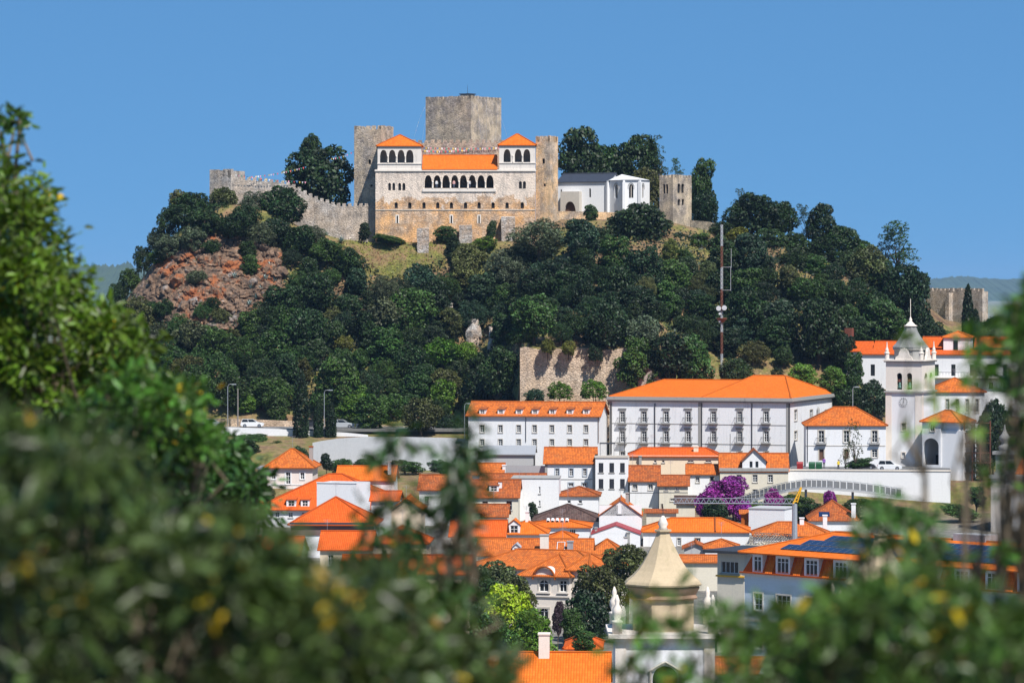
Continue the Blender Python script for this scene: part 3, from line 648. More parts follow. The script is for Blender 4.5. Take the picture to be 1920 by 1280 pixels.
bunting('coloured flags strung from the end tower wall to the big hilltop tree', [(470, 331, 704), (575, 312, 706)], 26, .3)
bunting('coloured flags strung low along the stepped curtain wall top', [(440, 327, 704.2), (575, 341, 703.6)], 26, .25)
bunting('coloured flags between the left battlemented tower and the big tree', [(620, 297, 707), (664, 283, 706)], 12, .3)
bunting('thin string of flags dropping from the keep to its left wall', [(797, 200, 722), (777, 256, 714)], 9, -.6, .26)
bunting('second thin string of flags close beside the left edge of the keep', [(797.5, 226, 722), (792, 262, 714)], 7, -.2, .26)
bunting('string of flags hanging down the right face of the keep', [(893, 190, 716.5), (905, 282, 713)], 18, -.4, .26)
bunting('string of flags hanging down the middle of the keep right face', [(912, 186, 717.5), (912, 282, 713.2)], 18, -.4, .26)
bunting('string of flags hanging beside the right edge of the keep', [(934, 184, 722), (928, 282, 713.2)], 18, -.4, .26)
bunting('flags fanned from the keep edge towards the right pavilion roof', [(940, 222, 723), (952, 262, 712)], 9, -.3, .26)
bunting('flags strung along the battlemented wall above the orange roof', [(793, 276, 713.9), (945, 276, 713.7)], 36, .2, .34)
bunting('flags strung low along the battlemented wall behind the orange roof', [(795, 282, 713.9), (880, 280, 713.8)], 22, .2, .36)
# ------------------------------------------------------------------ town houses
def house(label, L, R, yb, ye, yr, depth, kind, tm, wm, wins=(), name='house', ov=.35, inset=None, ridge_at=.5, cat='house', group=None, wkw=None, caps=True, keep=False, turn=.045):
    if not keep: R = (R[0], L[1] - (R[0] - L[0]) * L[1] / F * turn)
    H = House(name, label, cat, L, R, yb, depth, group)
    for q in wins:
        st = q[4] if len(q) > 4 else 'w'; kw = dict(wkw or {}); kw.update(q[5] if len(q) > 5 else {}); sd = kw.pop('side', 'front'); H.win(q[0], q[1], q[2], q[3], st, sd, **kw)
    m = (L[0] + R[0]) / 2; H.ze = H.lz(m, ye); H.walls(H.ze, wm)
    if yr is not None:
        Dm = H.Dat(H.w / 2, depth * ridge_at); H.rise = ZP(yr, Dm) - H.z0 - H.ze
        H.ridge_at = ridge_at; H.ov = ov
        H.rf = H.roof(kind, H.ze, H.rise, tm, ov, inset, ridge_at=ridge_at, wallmat=wm, caps=caps)
    return H
def wrow(cxs, hw, y0, y1, st='w', kw=None): return [(c - hw, y0, c + hw, y1, st, kw or {}) for c in cxs]
def chimney(H, px, y0, y1, wpx, n, mat=M_white, cap=M_t_mid, dep=.7):
    """chimney standing on the roof, its front n metres behind the facade"""
    x = H.lx(px, n); w_ = wpx * H.Dat(x, n) / F; z1 = H.lz(px, y0, n); z0 = H.lz(px, y1, n) - .8
    mb = MB(); mb.box(x - w_ / 2, x + w_ / 2, n, n + dep, z0, z1); c = mb.build('chimney', mat, H.root)
    mb = MB(); mb.box(x - w_ / 2 - .08, x + w_ / 2 + .08, n - .08, n + dep + .08, z1 + .003, z1 + .16); mb.build('chimney_cap', cap, c)
def dormer(H, px, y0, y1, hwpx, wallm=M_white, tm=M_t_old, gable=False, bars=(1, 1), fz=None):
    """dormer on the front slope; its front window spans y0..y1"""
    s = H.rise / ((H.depth + 2 * H.ov) * H.ridge_at); n = 0
    for _ in range(6):
        zb = H.lz(px, y1, n); n = max(0.05, (zb - H.ze) / s - H.ov)
    x = H.lx(px, n); D_ = H.Dat(x, n); hw = hwpx * D_ / F; z0, z1 = H.lz(px, y1, n) - .1, H.lz(px, y0, n); ln = (z1 - z0) / s + .2
    pl = Plane((x - hw, n, z0), (1, 0, 0), (0, 1, 0)); mb = MB(); h = z1 - z0; w = 2 * hw
    panel(mb, pl, w, h, [(w * .18, w * .82, .12, h - .12)], .15)
    mb.quad((x - hw, n + ln, z1), (x - hw, n, z0), (x - hw, n, z1), (x - hw, n, z1)) if False else None
    mb.poly([(x - hw, n, z0), (x - hw, n, z1), (x - hw, n + ln, z1)]); mb.poly([(x + hw, n, z0), (x + hw, n + ln, z1), (x + hw, n, z1)])
    if gable: mb.poly([(x - hw, n, z1), (x + hw, n, z1), (x, n, z1 + hw * .75)])
    d = mb.build('dormer', wallm, H.root)
    g = MB(); a, b, c, e = w * .18, w * .82, .12, h - .12; t = .07
    for q in ((a, a + t, c, e), (b - t, b, c, e), ((a + b) / 2 - t / 2, (a + b) / 2 + t / 2, c, e), (a, b, c, c + t), (a, b, e - t, e), (a + t, b - t, (c + e) / 2 - .03, (c + e) / 2 + .03)): g.box(q[0], q[1], .08 + .001 * (q[0] + q[2]), .13, q[2], q[3], pl)
    g.build('window_frame', M_frame, d); g = MB(); g.quad(pl(a, .12, c), pl(b, .12, c), pl(b, .12, e), pl(a, .12, e)); g.build('pane', M_glass, d)
    g = MB(); o_ = .12
    if gable:
        zr = z1 + hw * .75; l2 = ln + hw * .75 / s
        for sg in (-1, 1):
            f_ = [(x + sg * (hw + o_), n - o_, z1 - .05), (x, n - o_, zr + .06), (x, n + l2, zr + .06), (x + sg * (hw + o_), n + ln, z1 - .05)]; g.poly(f_, slope_uv(f_)); g.poly([Vector(p) - Vector((0, 0, .1)) for p in f_])
    else:
        f_ = [(x - hw - o_, n - o_, z1 + .02), (x + hw + o_, n - o_, z1 + .02), (x + hw + o_, n + ln + 1.2, z1 + .02 + .35), (x - hw - o_, n + ln + 1.2, z1 + .02 + .35)]; g.poly(f_, slope_uv(f_)); dn = Vector((0, 0, -.1))
        for p, q in zip(f_, f_[1:] + f_[:1]): g.quad(Vector(p) + dn, Vector(q) + dn, q, p)
    g.build('dormer_roof', tm, d); return d
def pipe(H, px, y0, y1, mat=M_iron, r=.06):
    x = H.lx(px); mb = MB(); mb.tube([(x, -.09, H.lz(px, y1)), (x, -.09, H.lz(px, y0))], r, 6); mb.build('drainpipe', mat, H.root)
def band(H, px0, px1, y0, y1, mat, out=.06, name='string_course'):
    m = (px0 + px1) / 2; H.box(name, mat, H.lx(px0), H.lx(px1), -out, -.003, H.lz(m, y1), H.lz(m, y0))
GS = dict(sur=M_limeg)
# --- row under the hill
A1 = house('long white two-storey house with seven small dormers on its orange roof', (878, 606.3), (1122.8, 602.4), 848, 779.5, 753, 10, 'gable', M_t_mid, M_white, ov=.45, keep=True, wkw=dict(bars=(1, 2), sur=M_lime, sw=.1, sill=True),
   wins=wrow((903.9, 938.4, 972.6, 1002.4, 1034.9, 1068.2, 1098.7), 3.9, 796.6, 810.2) + wrow((903.9, 938.4, 972.6, 1002.4, 1034.9, 1068.2, 1098.7), 3.9, 823, 835))
for c in (904.5, 939, 973, 1003, 1035.5, 1068.4, 1099): dormer(A1, c, 766.5, 775.6, 6.0, M_white_clean, M_t_old)
pipe(A1, 986, 782, 828); pipe(A1, 1122, 782, 830, M_brownw)
# --- bishop's palace
A2 = House('white_palace', 'wide white palace with orange hipped roof and two rows of iron balconies', 'palace', (1143, 610.5), (1482, 600), 885, 18)
A2.depth = A2.rx(1565); A2.right = Plane((A2.w, 0, 0), (0, 1, 0), (-1, 0, 0)); A2.left = Plane((0, A2.depth, 0), (0, -1, 0), (1, 0, 0)); A2.back = Plane((A2.w, A2.depth, 0), (-1, 0, 0), (0, -1, 0))
CX = (1167.2, 1207.6, 1249, 1290.3, 1338, 1387, 1436.7)
for c in CX:
    A2.win(c - 4.3, 771, c + 4.3, 791, 'w', bars=(1, 3), sur=M_limeg, sw=.14, lintel=True, balcony=True, sill=False, t=.1)
    A2.win(c - 4.3, 808, c + 4.3, 828, 'w', bars=(1, 3), sur=M_limeg, sw=.14, balcony=True, lintel=True, sill=False, t=.1)
    A2.win(c - 4.0, 846, c + 4.0, 862, 'w', bars=(1, 1), sur=M_limeg, arch='round')
for c in (1491.8, 1521, 1549):
    A2.win(c - 2.8, 768, c + 2.8, 788, 'w', 'right', bars=(1, 2), sur=M_lime, lintel=False); 
for c in (1491.8,): A2.win(c - 2.8, 808, c + 2.8, 824, 'w', 'right', bars=(1, 2), sur=M_lime)
za = A2.lz(1312, 754); A2.walls(za, M_white_old)
for k, (x0, x1, y0, y1) in enumerate(((-.35, A2.w + .35, -.35, A2.depth + .35), (-.55, A2.w + .55, -.55, A2.depth + .55), (-.42, A2.w + .42, -.42, A2.depth + .42))):
    A2.box('cornice', M_limeg, x0, x1, y0, y1, za + k * .28 + .002, za + (k + 1) * .28 - .002)
ze = za + .86; s_ = .106 * (751 - 721) * .87
A2.roof('hip', ze, 2.55, M_t_new, .1, inset=5.3)
A2.roof('hip', ze + .02, 3.35, M_t_new, .06, inset=5.0, x0=A2.lx(1316), x1=A2.w, y0=.3, y1=A2.depth - .3, name='raised_roof')
for p in (1146, 1228, 1316, 1410, 1480): pipe(A2, p, 756, 850, M_iron, .09)
for p in (1313, 1478): x = A2.lx(p); A2.box('pilaster', M_limeg, x - .35, x + .35, -.06, -.003, 0, za)
A2.box('pilaster', M_limeg, .0, .45, -.06, -.003, 0, za)
band(A2, 1143.5, 1481, 794.4, 795.6, M_limeg, .05); band(A2, 1143.5, 1481, 831, 832.2, M_limeg, .05)
mb = MB(); xr = A2.rx(1531); mb.lathe([(.28, 0), (.34, .5), (.22, 1.0), (.26, 1.4), (.14, 1.9)], tuple(A2.right(xr, -.35, A2.rz(1531, 783))), 10); mb.build('statue', M_limeg, A2.root, True)
# --- right-hand group
A3 = house('white house with orange hipped roof between the white palace and the bell tower', (1511, 591), (1661, 588), 872, 797, 763, 9.5, 'hip', M_t_mid, M_white, wkw=dict(sur=M_lime, sw=.2),
   wins=[(1535, 807, 1545, 829, 'w', dict(bars=(1, 2), balcony=True, sill=False)), (1582, 807, 1592, 829, 'w', dict(bars=(1, 2))), (1635, 807, 1645, 829, 'w', dict(bars=(1, 2), balcony=True, sill=False)), (1536, 842, 1544.5, 863, 'dark', dict(mat=M_brownw, name='door', sill=False)), (1583, 842, 1591, 860, 'dark', dict(mat=M_brownw, name='door', sill=False)), (1635, 843, 1645, 857, 'w', {})], inset=5.2)
band(A3, 1511.5, 1660, 834.5, 835.8, M_lime); pipe(A3, 1514, 799, 866)
BT = House('church_bell_tower', 'tall stone church bell tower with clock, twin bell arches and grey pointed roof', 'tower', (1661, 594.2), (1728.4, 592), 872, 6.3)
BT.depth = BT.rx(1753); d_ = BT.depth; BT.right = Plane((BT.w, 0, 0), (0, 1, 0), (-1, 0, 0)); BT.left = Plane((0, d_, 0), (0, -1, 0), (1, 0, 0)); BT.back = Plane((BT.w, d_, 0), (-1, 0, 0), (0, -1, 0))
zs_ = BT.lz(1694, 736); BT.win(1690.5, 793, 1698.5, 807, 'w', sur=M_limel, bars=(1, 1)); BT.win(1691, 848, 1697, 858, 'w', sur=M_limel); BT.walls(zs_, M_white)
for x0, x1 in ((-.04, 1.0), (BT.w - 1.15, BT.w + .04)): BT.box('corner_pilaster', M_limel, x0, x1, -.07, -.003, 0, zs_)
BT.box('corner_pilaster', M_limel, BT.w + .003, BT.w + .07, -.06, 1.0, 0, zs_); BT.box('corner_pilaster', M_limel, BT.w + .003, BT.w + .07, d_ - 1.0, d_, 0, zs_)
BT.box('ledge', M_limeg, -.3, BT.w + .3, -.3, d_ + .3, zs_ + .002, zs_ + .28)
b0 = zs_ + .285; b1 = BT.lz(1694, 679); mb = MB()
hf = [(BT.lx(1681.4), BT.lx(1691.3), BT.lz(1686, 730), BT.lz(1686, 699), 'round'), (BT.lx(1700.3), BT.lx(1710), BT.lz(1705, 730), BT.lz(1705, 699), 'round')]
hr = [(d_ * .2, d_ * .42, hf[0][2], hf[0][3], 'round'), (d_ * .58, d_ * .8, hf[0][2], hf[0][3], 'round')]
for pl, w_, hl in ((BT.front, BT.w, hf), (BT.right, d_, hr), (BT.left, d_, []), (BT.back, BT.w, [])): panel(mb, pl, w_, b1, hl, .6, z0=b0)
bel = mb.build('belfry', M_limel, BT.root); mb = MB(); mb.box(1.2, BT.w - 1.2, 1.6, d_ - .8, b0, b1 - .2); mb.build('belfry_core', M_dark, bel)
bell = [(.42, 0), (.38, .12), (.28, .4), (.24, .75), (.14, .95), (.05, 1.0)]
for q in hf:
    mb = MB(); mb.lathe(bell, ((q[0] + q[1]) / 2, .45, q[2] + .25), 12); b_ = mb.build('bell', flat('bronze_patina', (.12, .22, .19), .5, .5), BT.root, True)
    mb = MB(); xm = (q[0] + q[1]) / 2; mb.box(xm - .3, xm + .3, .3, .6, q[2] + 1.26, q[2] + 1.7); mb.build('headstock', M_rust, b_)
BT.box('cornice', M_limeg, -.28, BT.w + .28, -.28, d_ + .28, b1 + .002, b1 + .2); BT.box('cornice', M_limel, -.45, BT.w + .45, -.45, d_ + .45, b1 + .204, b1 + .4)
ca = b1 + .41; cx_, cy_ = BT.w / 2, d_ / 2; at = BT.lz(1708, 651, 3) - ca
mb = MB(); mb.lathe([(2.75, ca), (2.75, ca + at * .75), (3.0, ca + at * .8), (3.0, ca + at)], (cx_, cy_, 0), 8, .5); mb.build('drum', M_limeg, BT.root)
for (x, y) in ((.15, .15), (BT.w - .15, .15), (BT.w - .15, d_ - .15), (.15, d_ - .15)):
    mb = MB(); mb.lathe([(.38, ca), (.38, ca + 1.0), (.48, ca + 1.05), (.48, ca + 1.2), (.26, ca + 1.3), (.30, ca + 1.6), (.12, ca + 2.1), (.05, ca + 3.0)], (x, y, 0), 8); mb.build('pinnacle', M_limel, BT.root)
for sgn in (0, 1):
    mb = MB(); pl = BT.front if not sgn else BT.right; w_ = BT.w if not sgn else d_; pts = [(-1.5, 0), (1.5, 0), (1.35, .5), (.9, .75), (.75, 1.4), (.4, 1.8), (0, 2.0), (-.4, 1.8), (-.75, 1.4), (-.9, .75), (-1.35, .5)]
    f_ = [pl(w_ / 2 + x, -.1, ca + z) for x, z in pts]; b_ = [pl(w_ / 2 + x, .3, ca + z) for x, z in pts]; mb.poly(f_); mb.poly(b_[::-1])
    for k in range(len(pts)): mb.quad(f_[k], b_[k], b_[(k + 1) % len(pts)], f_[(k + 1) % len(pts)])
    mb.build('crest', M_limel, BT.root)
r0 = ca + at; tz = BT.lz(1708, 612, 3); hgt = tz - r0; prof = [(3.05, r0), (2.95, r0 + .15)] + [(2.85 * (1 - t) ** 1.35 + 1.0 * t ** .8, r0 + .15 + (hgt - .15) * t) for t in (.12, .25, .4, .55, .7, .85, 1.0)]
mb = MB(); mb.lathe(prof, (cx_, cy_, 0), 8, .5); rf = mb.build('spire_roof', plaster('lead_sheet', (.27, .265, .26), .9, (.13, .13, .13)), BT.root)
mb = MB(); mb.lathe([(1.15, tz), (1.15, tz + .15), (.85, tz + .25), (.45, tz + .65), (.22, tz + .9), (.3, tz + 1.15), (.12, tz + 1.45), (.05, tz + 1.7), (.035, BT.lz(1708, 560, 3))], (cx_, cy_, 0), 10); mb.build('finial', M_limel, rf, True)
# clock: pale dial, ring of numerals as strokes, hands at about five past one
zc_ = BT.lz(1694, 753.5); xc_ = BT.lx(1694); cr = .72
mb = MB(); n = 28; rim = [(xc_ + cr * 1.12 * math.cos(2 * math.pi * k / n), zc_ + cr * 1.12 * math.sin(2 * math.pi * k / n)) for k in range(n)]
mb.poly([(x, -.05, z) for x, z in rim]); [mb.quad((rim[k][0], -.05, rim[k][1]), (rim[k][0], 0, rim[k][1]), (rim[(k + 1) % n][0], 0, rim[(k + 1) % n][1]), (rim[(k + 1) % n][0], -.05, rim[(k + 1) % n][1])) for k in range(n)]
ck = mb.build('clock_face', M_white_clean, BT.root)
for k in range(12):
    a = math.pi / 6 * k; d = Vector((math.sin(a), 0, math.cos(a))); p = Vector((d.z, 0, -d.x)); o = Vector((xc_, -.06, zc_)); mb = MB()
    mb.quad(o + d * cr * .72 - p * .055, o + d * cr * .72 + p * .055, o + d * cr * 1.02 + p * .055, o + d * cr * 1.02 - p * .055); mb.build('numeral', M_iron, ck)
for a, l_, w_ in ((R_(8), .62, .045), (R_(195), .5, .06)):
    d = Vector((math.sin(a), 0, math.cos(a))); p = Vector((d.z, 0, -d.x)); o = Vector((xc_, -.075, zc_)); mb = MB(); mb.quad(o - d * .12 - p * w_, o - d * .12 + p * w_, o + d * l_ * cr / .72 + p * w_ * .5, o + d * l_ * cr / .72 - p * w_ * .5); mb.build('clock_hand', M_iron, ck)
A5 = House('gatehouse', 'small white gatehouse with orange pyramid roof and round archway', 'house', (1729, 589), (1764, 587.2), 872, 6.0)
A5.win(1731.5, 821, 1760, 871, 'open', arch='round'); A5.win(1744, 795, 1752, 808, 'w', sur=M_lime, bars=(1, 1)); A5.depth = 5.5
z = A5.lz(1746, 790); A5.walls(z, M_white); A5.roof('hip', z, 1.8, M_t_mid, .35, x1=A5.w + 3.4, inset=3.2); A5.box('passage', M_dark, .3, A5.w - .3, 4.6, 4.8, 0, 4.2)
g = MB(); g.box(A5.w + .02, A5.w + 3.9, .25, 5.4, 0, A5.lz(1780, 807)); g.box(A5.w + .02, A5.w + 3.0, .6, 5.4, A5.lz(1780, 807) + .003, z - .02); g.build('side_wing', M_white_clean, A5.root)
A6 = house('white side wing with orange roof directly right of the church bell tower', (1742, 611), (1846, 606), 790, 734.5, 708, 9, 'hip', M_t_mid, M_white, wins=wrow((1776.5, 1794.8, 1813.6, 1832), 2.8, 748, 773, 'w', dict(bars=(1, 3), sur=M_lime, sw=.12)), inset=7.5)
A7 = House('convent_building', 'long white building on the hillside with red roofs and tall dark doors', 'building', (1615, 643), (1975, 636), 745, 12)
for c in (1636.4, 1695, 1726, 1756, 1787.5, 1822.6, 1855, 1884.5): A7.win(c - 4, 683, c + 4, 704.5, 'w', frame=M_iron, bars=(1, 0), sill=False)
for c in (1830, 1858, 1885): A7.win(c - 4, 717, c + 4, 729, 'w', frame=M_iron, bars=(1, 0), sill=False)
z = A7.lz(1790, 664); A7.walls(z, M_white); A7.roof('shed', z, 1.0, M_t_red, .35, y1=5.0, caps=False)
A7.box('balcony', M_limel, A7.lx(1752), A7.w, -1.3, -.003, A7.lz(1820, 708.5), A7.lz(1820, 707)); g = MB()
for k in range(40): x = A7.lx(1752) + (A7.w - A7.lx(1752)) * k / 39; g.box(x - .02, x + .02, -1.26, -1.22, A7.lz(1820, 707), A7.lz(1820, 698))
g.box(A7.lx(1752), A7.w, -1.27, -1.21, A7.lz(1820, 698), A7.lz(1820, 697.3)); g.build('railing', M_iron, A7.root)
def upper(x0, x1, yw, ye, yr, kind, m_, wm, n0=4.2, n1=11):
    a, b = A7.lx(x0, n0), A7.lx(x1, n0); zt_ = A7.lz(x0, ye, n0); zb_ = z + .3; mb = MB()
    for pl, w_ in ((Plane((a, n0, 0), (1, 0, 0), (0, 1, 0)), b - a), (Plane((b, n0, 0), (0, 1, 0), (-1, 0, 0)), n1 - n0), (Plane((a, n1, 0), (0, -1, 0), (1, 0, 0)), n1 - n0)): panel(mb, pl, w_, zt_, [], z0=zb_)
    mb.build('upper_storey', wm, A7.root); A7.roof(kind, zt_, (ye - yr) * 640 / F, m_, .3, x0=a, x1=b, y0=n0, y1=n1, caps=True, name='upper_roof')
upper(1730, 1767, 660, 651, 632, 'gable', M_t_red, M_dark); upper(1769, 1818, 660, 632, 621.5, 'hip', M_t_new, M_white_clean, 3.6); upper(1829, 1960, 660, 651, 632, 'gable', M_t_red, M_dark); upper(1640, 1690, 660, 655, 640, 'gable', M_t_red, M_white)
a = A7.lx(1792, 3.6); mb = MB(); mb.box(a - .4, a + .4, 3.5, 3.6, z + .5, z + 2.4); mb.build('window', M_glass, A7.root)
A8 = house('low white house with flat orange roof at the forest edge behind bushes', (1587, 646), (1640, 642), 720, 658, 640, 9, 'shed', M_t_red, M_white_clean)
g = House('chimney_block', 'square rust-brown brick block standing behind the orange roof at the forest edge', 'chimney', (1583.5, 651), (1597, 650.5), 668, 1.4); g.walls(g.lz(1590, 615), M_rust)
# steel stair tower
SF = House('steel_stair_tower', 'rust-red steel stair tower against the dark gap by the white gatehouse', 'scaffold', (1808, 586), (1838, 584), 893, 3.0)
hz = SF.lz(1820, 789)
for x in (0, SF.w * .5, SF.w):
    for y in (0, 3.0): mb = MB(); mb.box(x - .09, x + .09, y - .09, y + .09, 0, hz); mb.build('post', M_rust, SF.root)
for k in range(1, 7):
    zz = hz * k / 6.2; mb = MB(); mb.box(-.05, SF.w + .05, -.05, 3.05, zz - .07, zz + .02); mb.build('landing', M_rust, SF.root)
    mb = MB(); mb.tube([(0 if k % 2 else SF.w, 1.0, zz - hz / 6.2), (SF.w if k % 2 else 0, 1.0, zz)], .09, 4); mb.build('flight', M_rust, SF.root)
# church front at right edge
CF = House('stone_church', 'white church front with grey stone corner pier, at the right edge', 'church', (1859, 541), (1985, 536), 1000, 12)
zz = CF.lz(1900, 897); CF.walls(zz, M_white_old); CF.box('corner_pier', M_limel, -.06, CF.lx(1894), -.12, 1.2, 0, zz - .05); CF.box('cornice', M_limeg, -.35, CF.w, -.4, 12.2, zz + .002, zz + .5)
x = CF.lx(1880); g = MB(); z0_ = zz + .5; hz = CF.lz(1880, 852) - z0_
g.box(x - 1.25, x + 1.25, -.2, 2.0, z0_, z0_ + .5); g.box(x - 1.1, x + 1.1, -.1, 1.9, z0_ + .503, z0_ + hz); g.box(x - 1.5, x + 1.5, -.45, 2.25, z0_ + hz + .003, z0_ + hz + .5); g.build('pedestal', M_limeg, CF.root)
g = MB(); q = z0_ + hz + .5; g.lathe([(.9, q), (.95, q + .8), (.55, q + 1.0), (.45, q + 1.3), (.8, q + 1.7), (.85, q + 2.2), (.4, q + 2.7), (.2, q + 3.3), (.08, q + 4.0)], (x, .9, 0), 12); g.build('urn', M_limeg, CF.root, True)
CF.roof('gable', zz + .6, 3.6, M_t_mid, .2, x0=CF.lx(1896), y0=2.4, y1=12)
# terrace wall with street above
TW = House('terrace_wall', 'long plain white terrace wall carrying the street by the white palace', 'wall', (1478, 577.5), (1782, 574.5), 960, 11)
zz = TW.lz(1630, 882.5); TW.walls(zz, M_white); g = MB(); g.box(-.1, TW.w + .1, -.12, .35, zz + .003, zz + .22); g.build('coping', M_limel, TW.root)
g = MB(); g.box(.05, TW.w - .05, .36, 16, zz - .25, zz - .02); tag(g.build('street', flat('street_asphalt', (.11, .11, .11), .9), None), kind='structure'); st = bpy.data.objects['street']; st.location = TW.root.location; st.rotation_euler = TW.root.rotation_euler
STZ = TW.z0 + zz - .02; STA = TW
# --- middle rows
B1 = house('grey barn with fibre-cement roof and open dark end bay', (908.5, 592), (1000, 589.5), 872, 851, 834.5, 8, 'gable', M_corr, M_grey, name='barn', cat='barn', caps=False)
B1.box('open_bay', M_dark, B1.w + .003, B1.w + .05, 1.2, 6.8, 0, B1.ze - .2)
B2 = house('white house with plain orange gable roof and three grey-framed upper windows', (1022, 577), (1115.6, 574.5), 935, 868.5, 838.5, 9, 'gable', M_t_mid, M_white_clean, wkw=dict(sur=flat('blue_grey_paint', (.36, .40, .46), .7), sw=.16), wins=wrow((1044.7, 1071, 1096.5), 3.4, 878, 891.5, 'w', dict(bars=(1, 2))) + wrow((1070.5, 1096), 4.5, 905, 912, 'w', dict(bars=(1, 1))))
band(B2, 1022, 1115, 868.8, 871, M_limeg, .12); band(B2, 1022, 1115, 897.5, 898.6, M_limeg); B2.box('corner_pilaster', M_limeg, -.03, .4, -.05, -.003, 0, B2.ze); B2.box('corner_pilaster', M_limeg, B2.w - .4, B2.w + .03, -.05, -.003, 0, B2.ze)
B3 = House('modern_house', 'white flat-roofed house with six black shuttered windows', 'house', (1116.4, 574), (1178, 573.8), 930, 9)
for c in (1126.9, 1147, 1167):
    for y0, y1 in ((867.5, 885.5), (897.5, 915.8)): B3.win(c - 4.4, y0, c + 4.4, y1, 'dark', rec=.02, mat=M_shut, sw=.1)
z = B3.lz(1147, 858); B3.walls(z, M_white_clean); B3.box('parapet', M_lime, -.15, B3.w + .15, -.15, .25, z + .002, z + .38); B3.box('roof_deck', M_lime, .05, B3.w - .05, .26, 8.9, z - .4, z - .1)
x = B3.lx(1125); g = MB(); [g.box(x + a, x + a + .06, 1.0, 1.06, z - .1, z + 2.2) for a in (0, 1.1, 2.2)]; g.box(x - .1, x + 2.4, .9, 4, z + 2.2, z + 2.3); g.build('awning_frame', M_iron, B3.root)
B4 = house('long cream house with low bright orange roof in front of the white palace', (1180, 587), (1348.5, 583.5), 915, 855, 839, 9, 'hip', M_t_red, M_cream, inset=2.5, wins=wrow((1228.5, 1243.5), 2.4, 862.5, 867, 'w', dict(bars=(0, 0))) + wrow((1295, 1328), 5.5, 862.5, 866, 'w', dict(bars=(1, 0))))
band(B4, 1180, 1348, 853.5, 856, M_cream, .15, 'parapet'); chimney(B4, 1305, 838, 846, 9, 2.2, M_cream, M_cream); chimney(B4, 1200.5, 856, 872, 5, -.6, M_limeg, M_limeg, .5)
HB = dict(bars=(1, 2), sur=M_lime, sw=.1)
B5 = house('small white house with steep weathered roof below the cream house', (1181, 573), (1235, 571.5), 940, 901.5, 872.5, 8, 'gable', M_t_old, M_white, wkw=HB, wins=wrow((1190.7, 1219.8), 4.2, 907.5, 917.8)); band(B5, 1181, 1235, 922.5, 923.5, M_limeg)
B6 = house('narrow pale house with weathered orange roof beside the bougainvillea', (1236, 571), (1290, 569), 960, 910, 890.5, 8, 'gable', M_t_old, M_beige, wkw=HB, wins=wrow((1249, 1270), 3.2, 913, 919) + [(1257, 934, 1266, 939, 'w', {}), (1240, 944, 1243, 953, 'dark', dict(mat=M_brownw))]); band(B6, 1236, 1290, 922, 923, M_limeg)
B7 = house('small white house with orange roof left of the gabled dormer house', (1289, 575), (1348.5, 573), 930, 888.3, 870.5, 8, 'gable', M_t_mid, M_white_clean, wkw=HB, wins=wrow((1308,), 3.4, 893.5, 904) + wrow((1335,), 3.4, 893, 902.5, 'dark', dict(mat=M_shut)))
B8 = house('wide pale house with central gabled dormer in its orange roof', (1350, 573), (1478, 570), 930, 883, 849.5, 9, 'gable', M_t_mid, M_beige, ov=.2, wkw=HB, wins=wrow((1385.8, 1415.7, 1444.6), 4.4, 889.5, 903.5) + wrow((1370, 1416, 1446), 4.4, 917, 927))
band(B8, 1349, 1479, 877, 883, M_limeg, .25, 'cornice')
# gabled cross-dormer
s8 = B8.rise / ((B8.depth + .4) * .5); xa, xb = B8.lx(1392), B8.lx(1436); xm = (xa + xb) / 2; z1_ = B8.lz(1414, 864); zr_ = B8.lz(1414, 842)
pl = Plane((xa, .05, 0), (1, 0, 0), (0, 1, 0)); g = MB(); panel(g, pl, xb - xa, z1_, [(B8.lx(1405.5) - xa, B8.lx(1411) - xa, B8.lz(1408, 875), B8.lz(1408, 861)) if False else (B8.lx(1405.5) - xa, B8.lx(1411) - xa, B8.lz(1408, 876), z1_ - .05), (B8.lx(1416.5) - xa, B8.lx(1422) - xa, B8.lz(1408, 876), z1_ - .05)], .15, z0=B8.ze)
g.poly([(xa, .05, z1_), (xb, .05, z1_), (xm, .05, zr_)]); g.quad((xa, .05, B8.ze), (xa, 4.5, B8.ze), (xa, 4.5, z1_), (xa, .05, z1_)); g.quad((xb, 4.5, B8.ze), (xb, .05, B8.ze), (xb, .05, z1_), (xb, 4.5, z1_)); dd = g.build('dormer', M_white, B8.root)
for a in (1405.5, 1416.5): g = MB(); x = B8.lx(a); w_ = B8.lx(a + 5.5) - x; g.box(x, x + w_, .15, .2, B8.lz(1408, 876), z1_ - .05); g.build('window', M_glass, dd)
g = MB()
for sg, xe in ((-1, xa - .3), (1, xb + .3)):
    f_ = [(xe, -.3, z1_ - .12), (xm, -.3, zr_ + .1), (xm, 5.5, zr_ + .1), (xe, 4.6, z1_ - .12)]; g.poly(f_, slope_uv(f_)); g.poly([Vector(p) - Vector((0, 0, .14)) for p in f_]); g.quad(f_[0], f_[1], Vector(f_[1]) - Vector((0, 0, .14)), Vector(f_[0]) - Vector((0, 0, .14)))
g.build('dormer_roof', M_t_old, dd)
B9 = House('white_wall_house', 'tall blank white house wall with two tiny windows', 'house', (959, 557), (1047.5, 556.6), 960, 8)
B9.win(1010.3, 912, 1013.3, 925, 'w', bars=(0, 1)); B9.win(1010.3, 938, 1013.3, 948, 'w', bars=(0, 1)); z = B9.lz(1003, 897); B9.walls(z, M_white); B9.box('coping', M_limeg, -.1, B9.w + .1, -.1, 8.1, z + .003, z + .12)
B10 = house('low house with mottled red tile roof under the grey barn', (886, 581), (942, 579.5), 900, 889, 868, 8, 'gable', M_t_mid, M_white); chimney(B10, 945.5, 873, 886, 7, 1.5, M_white, M_white)
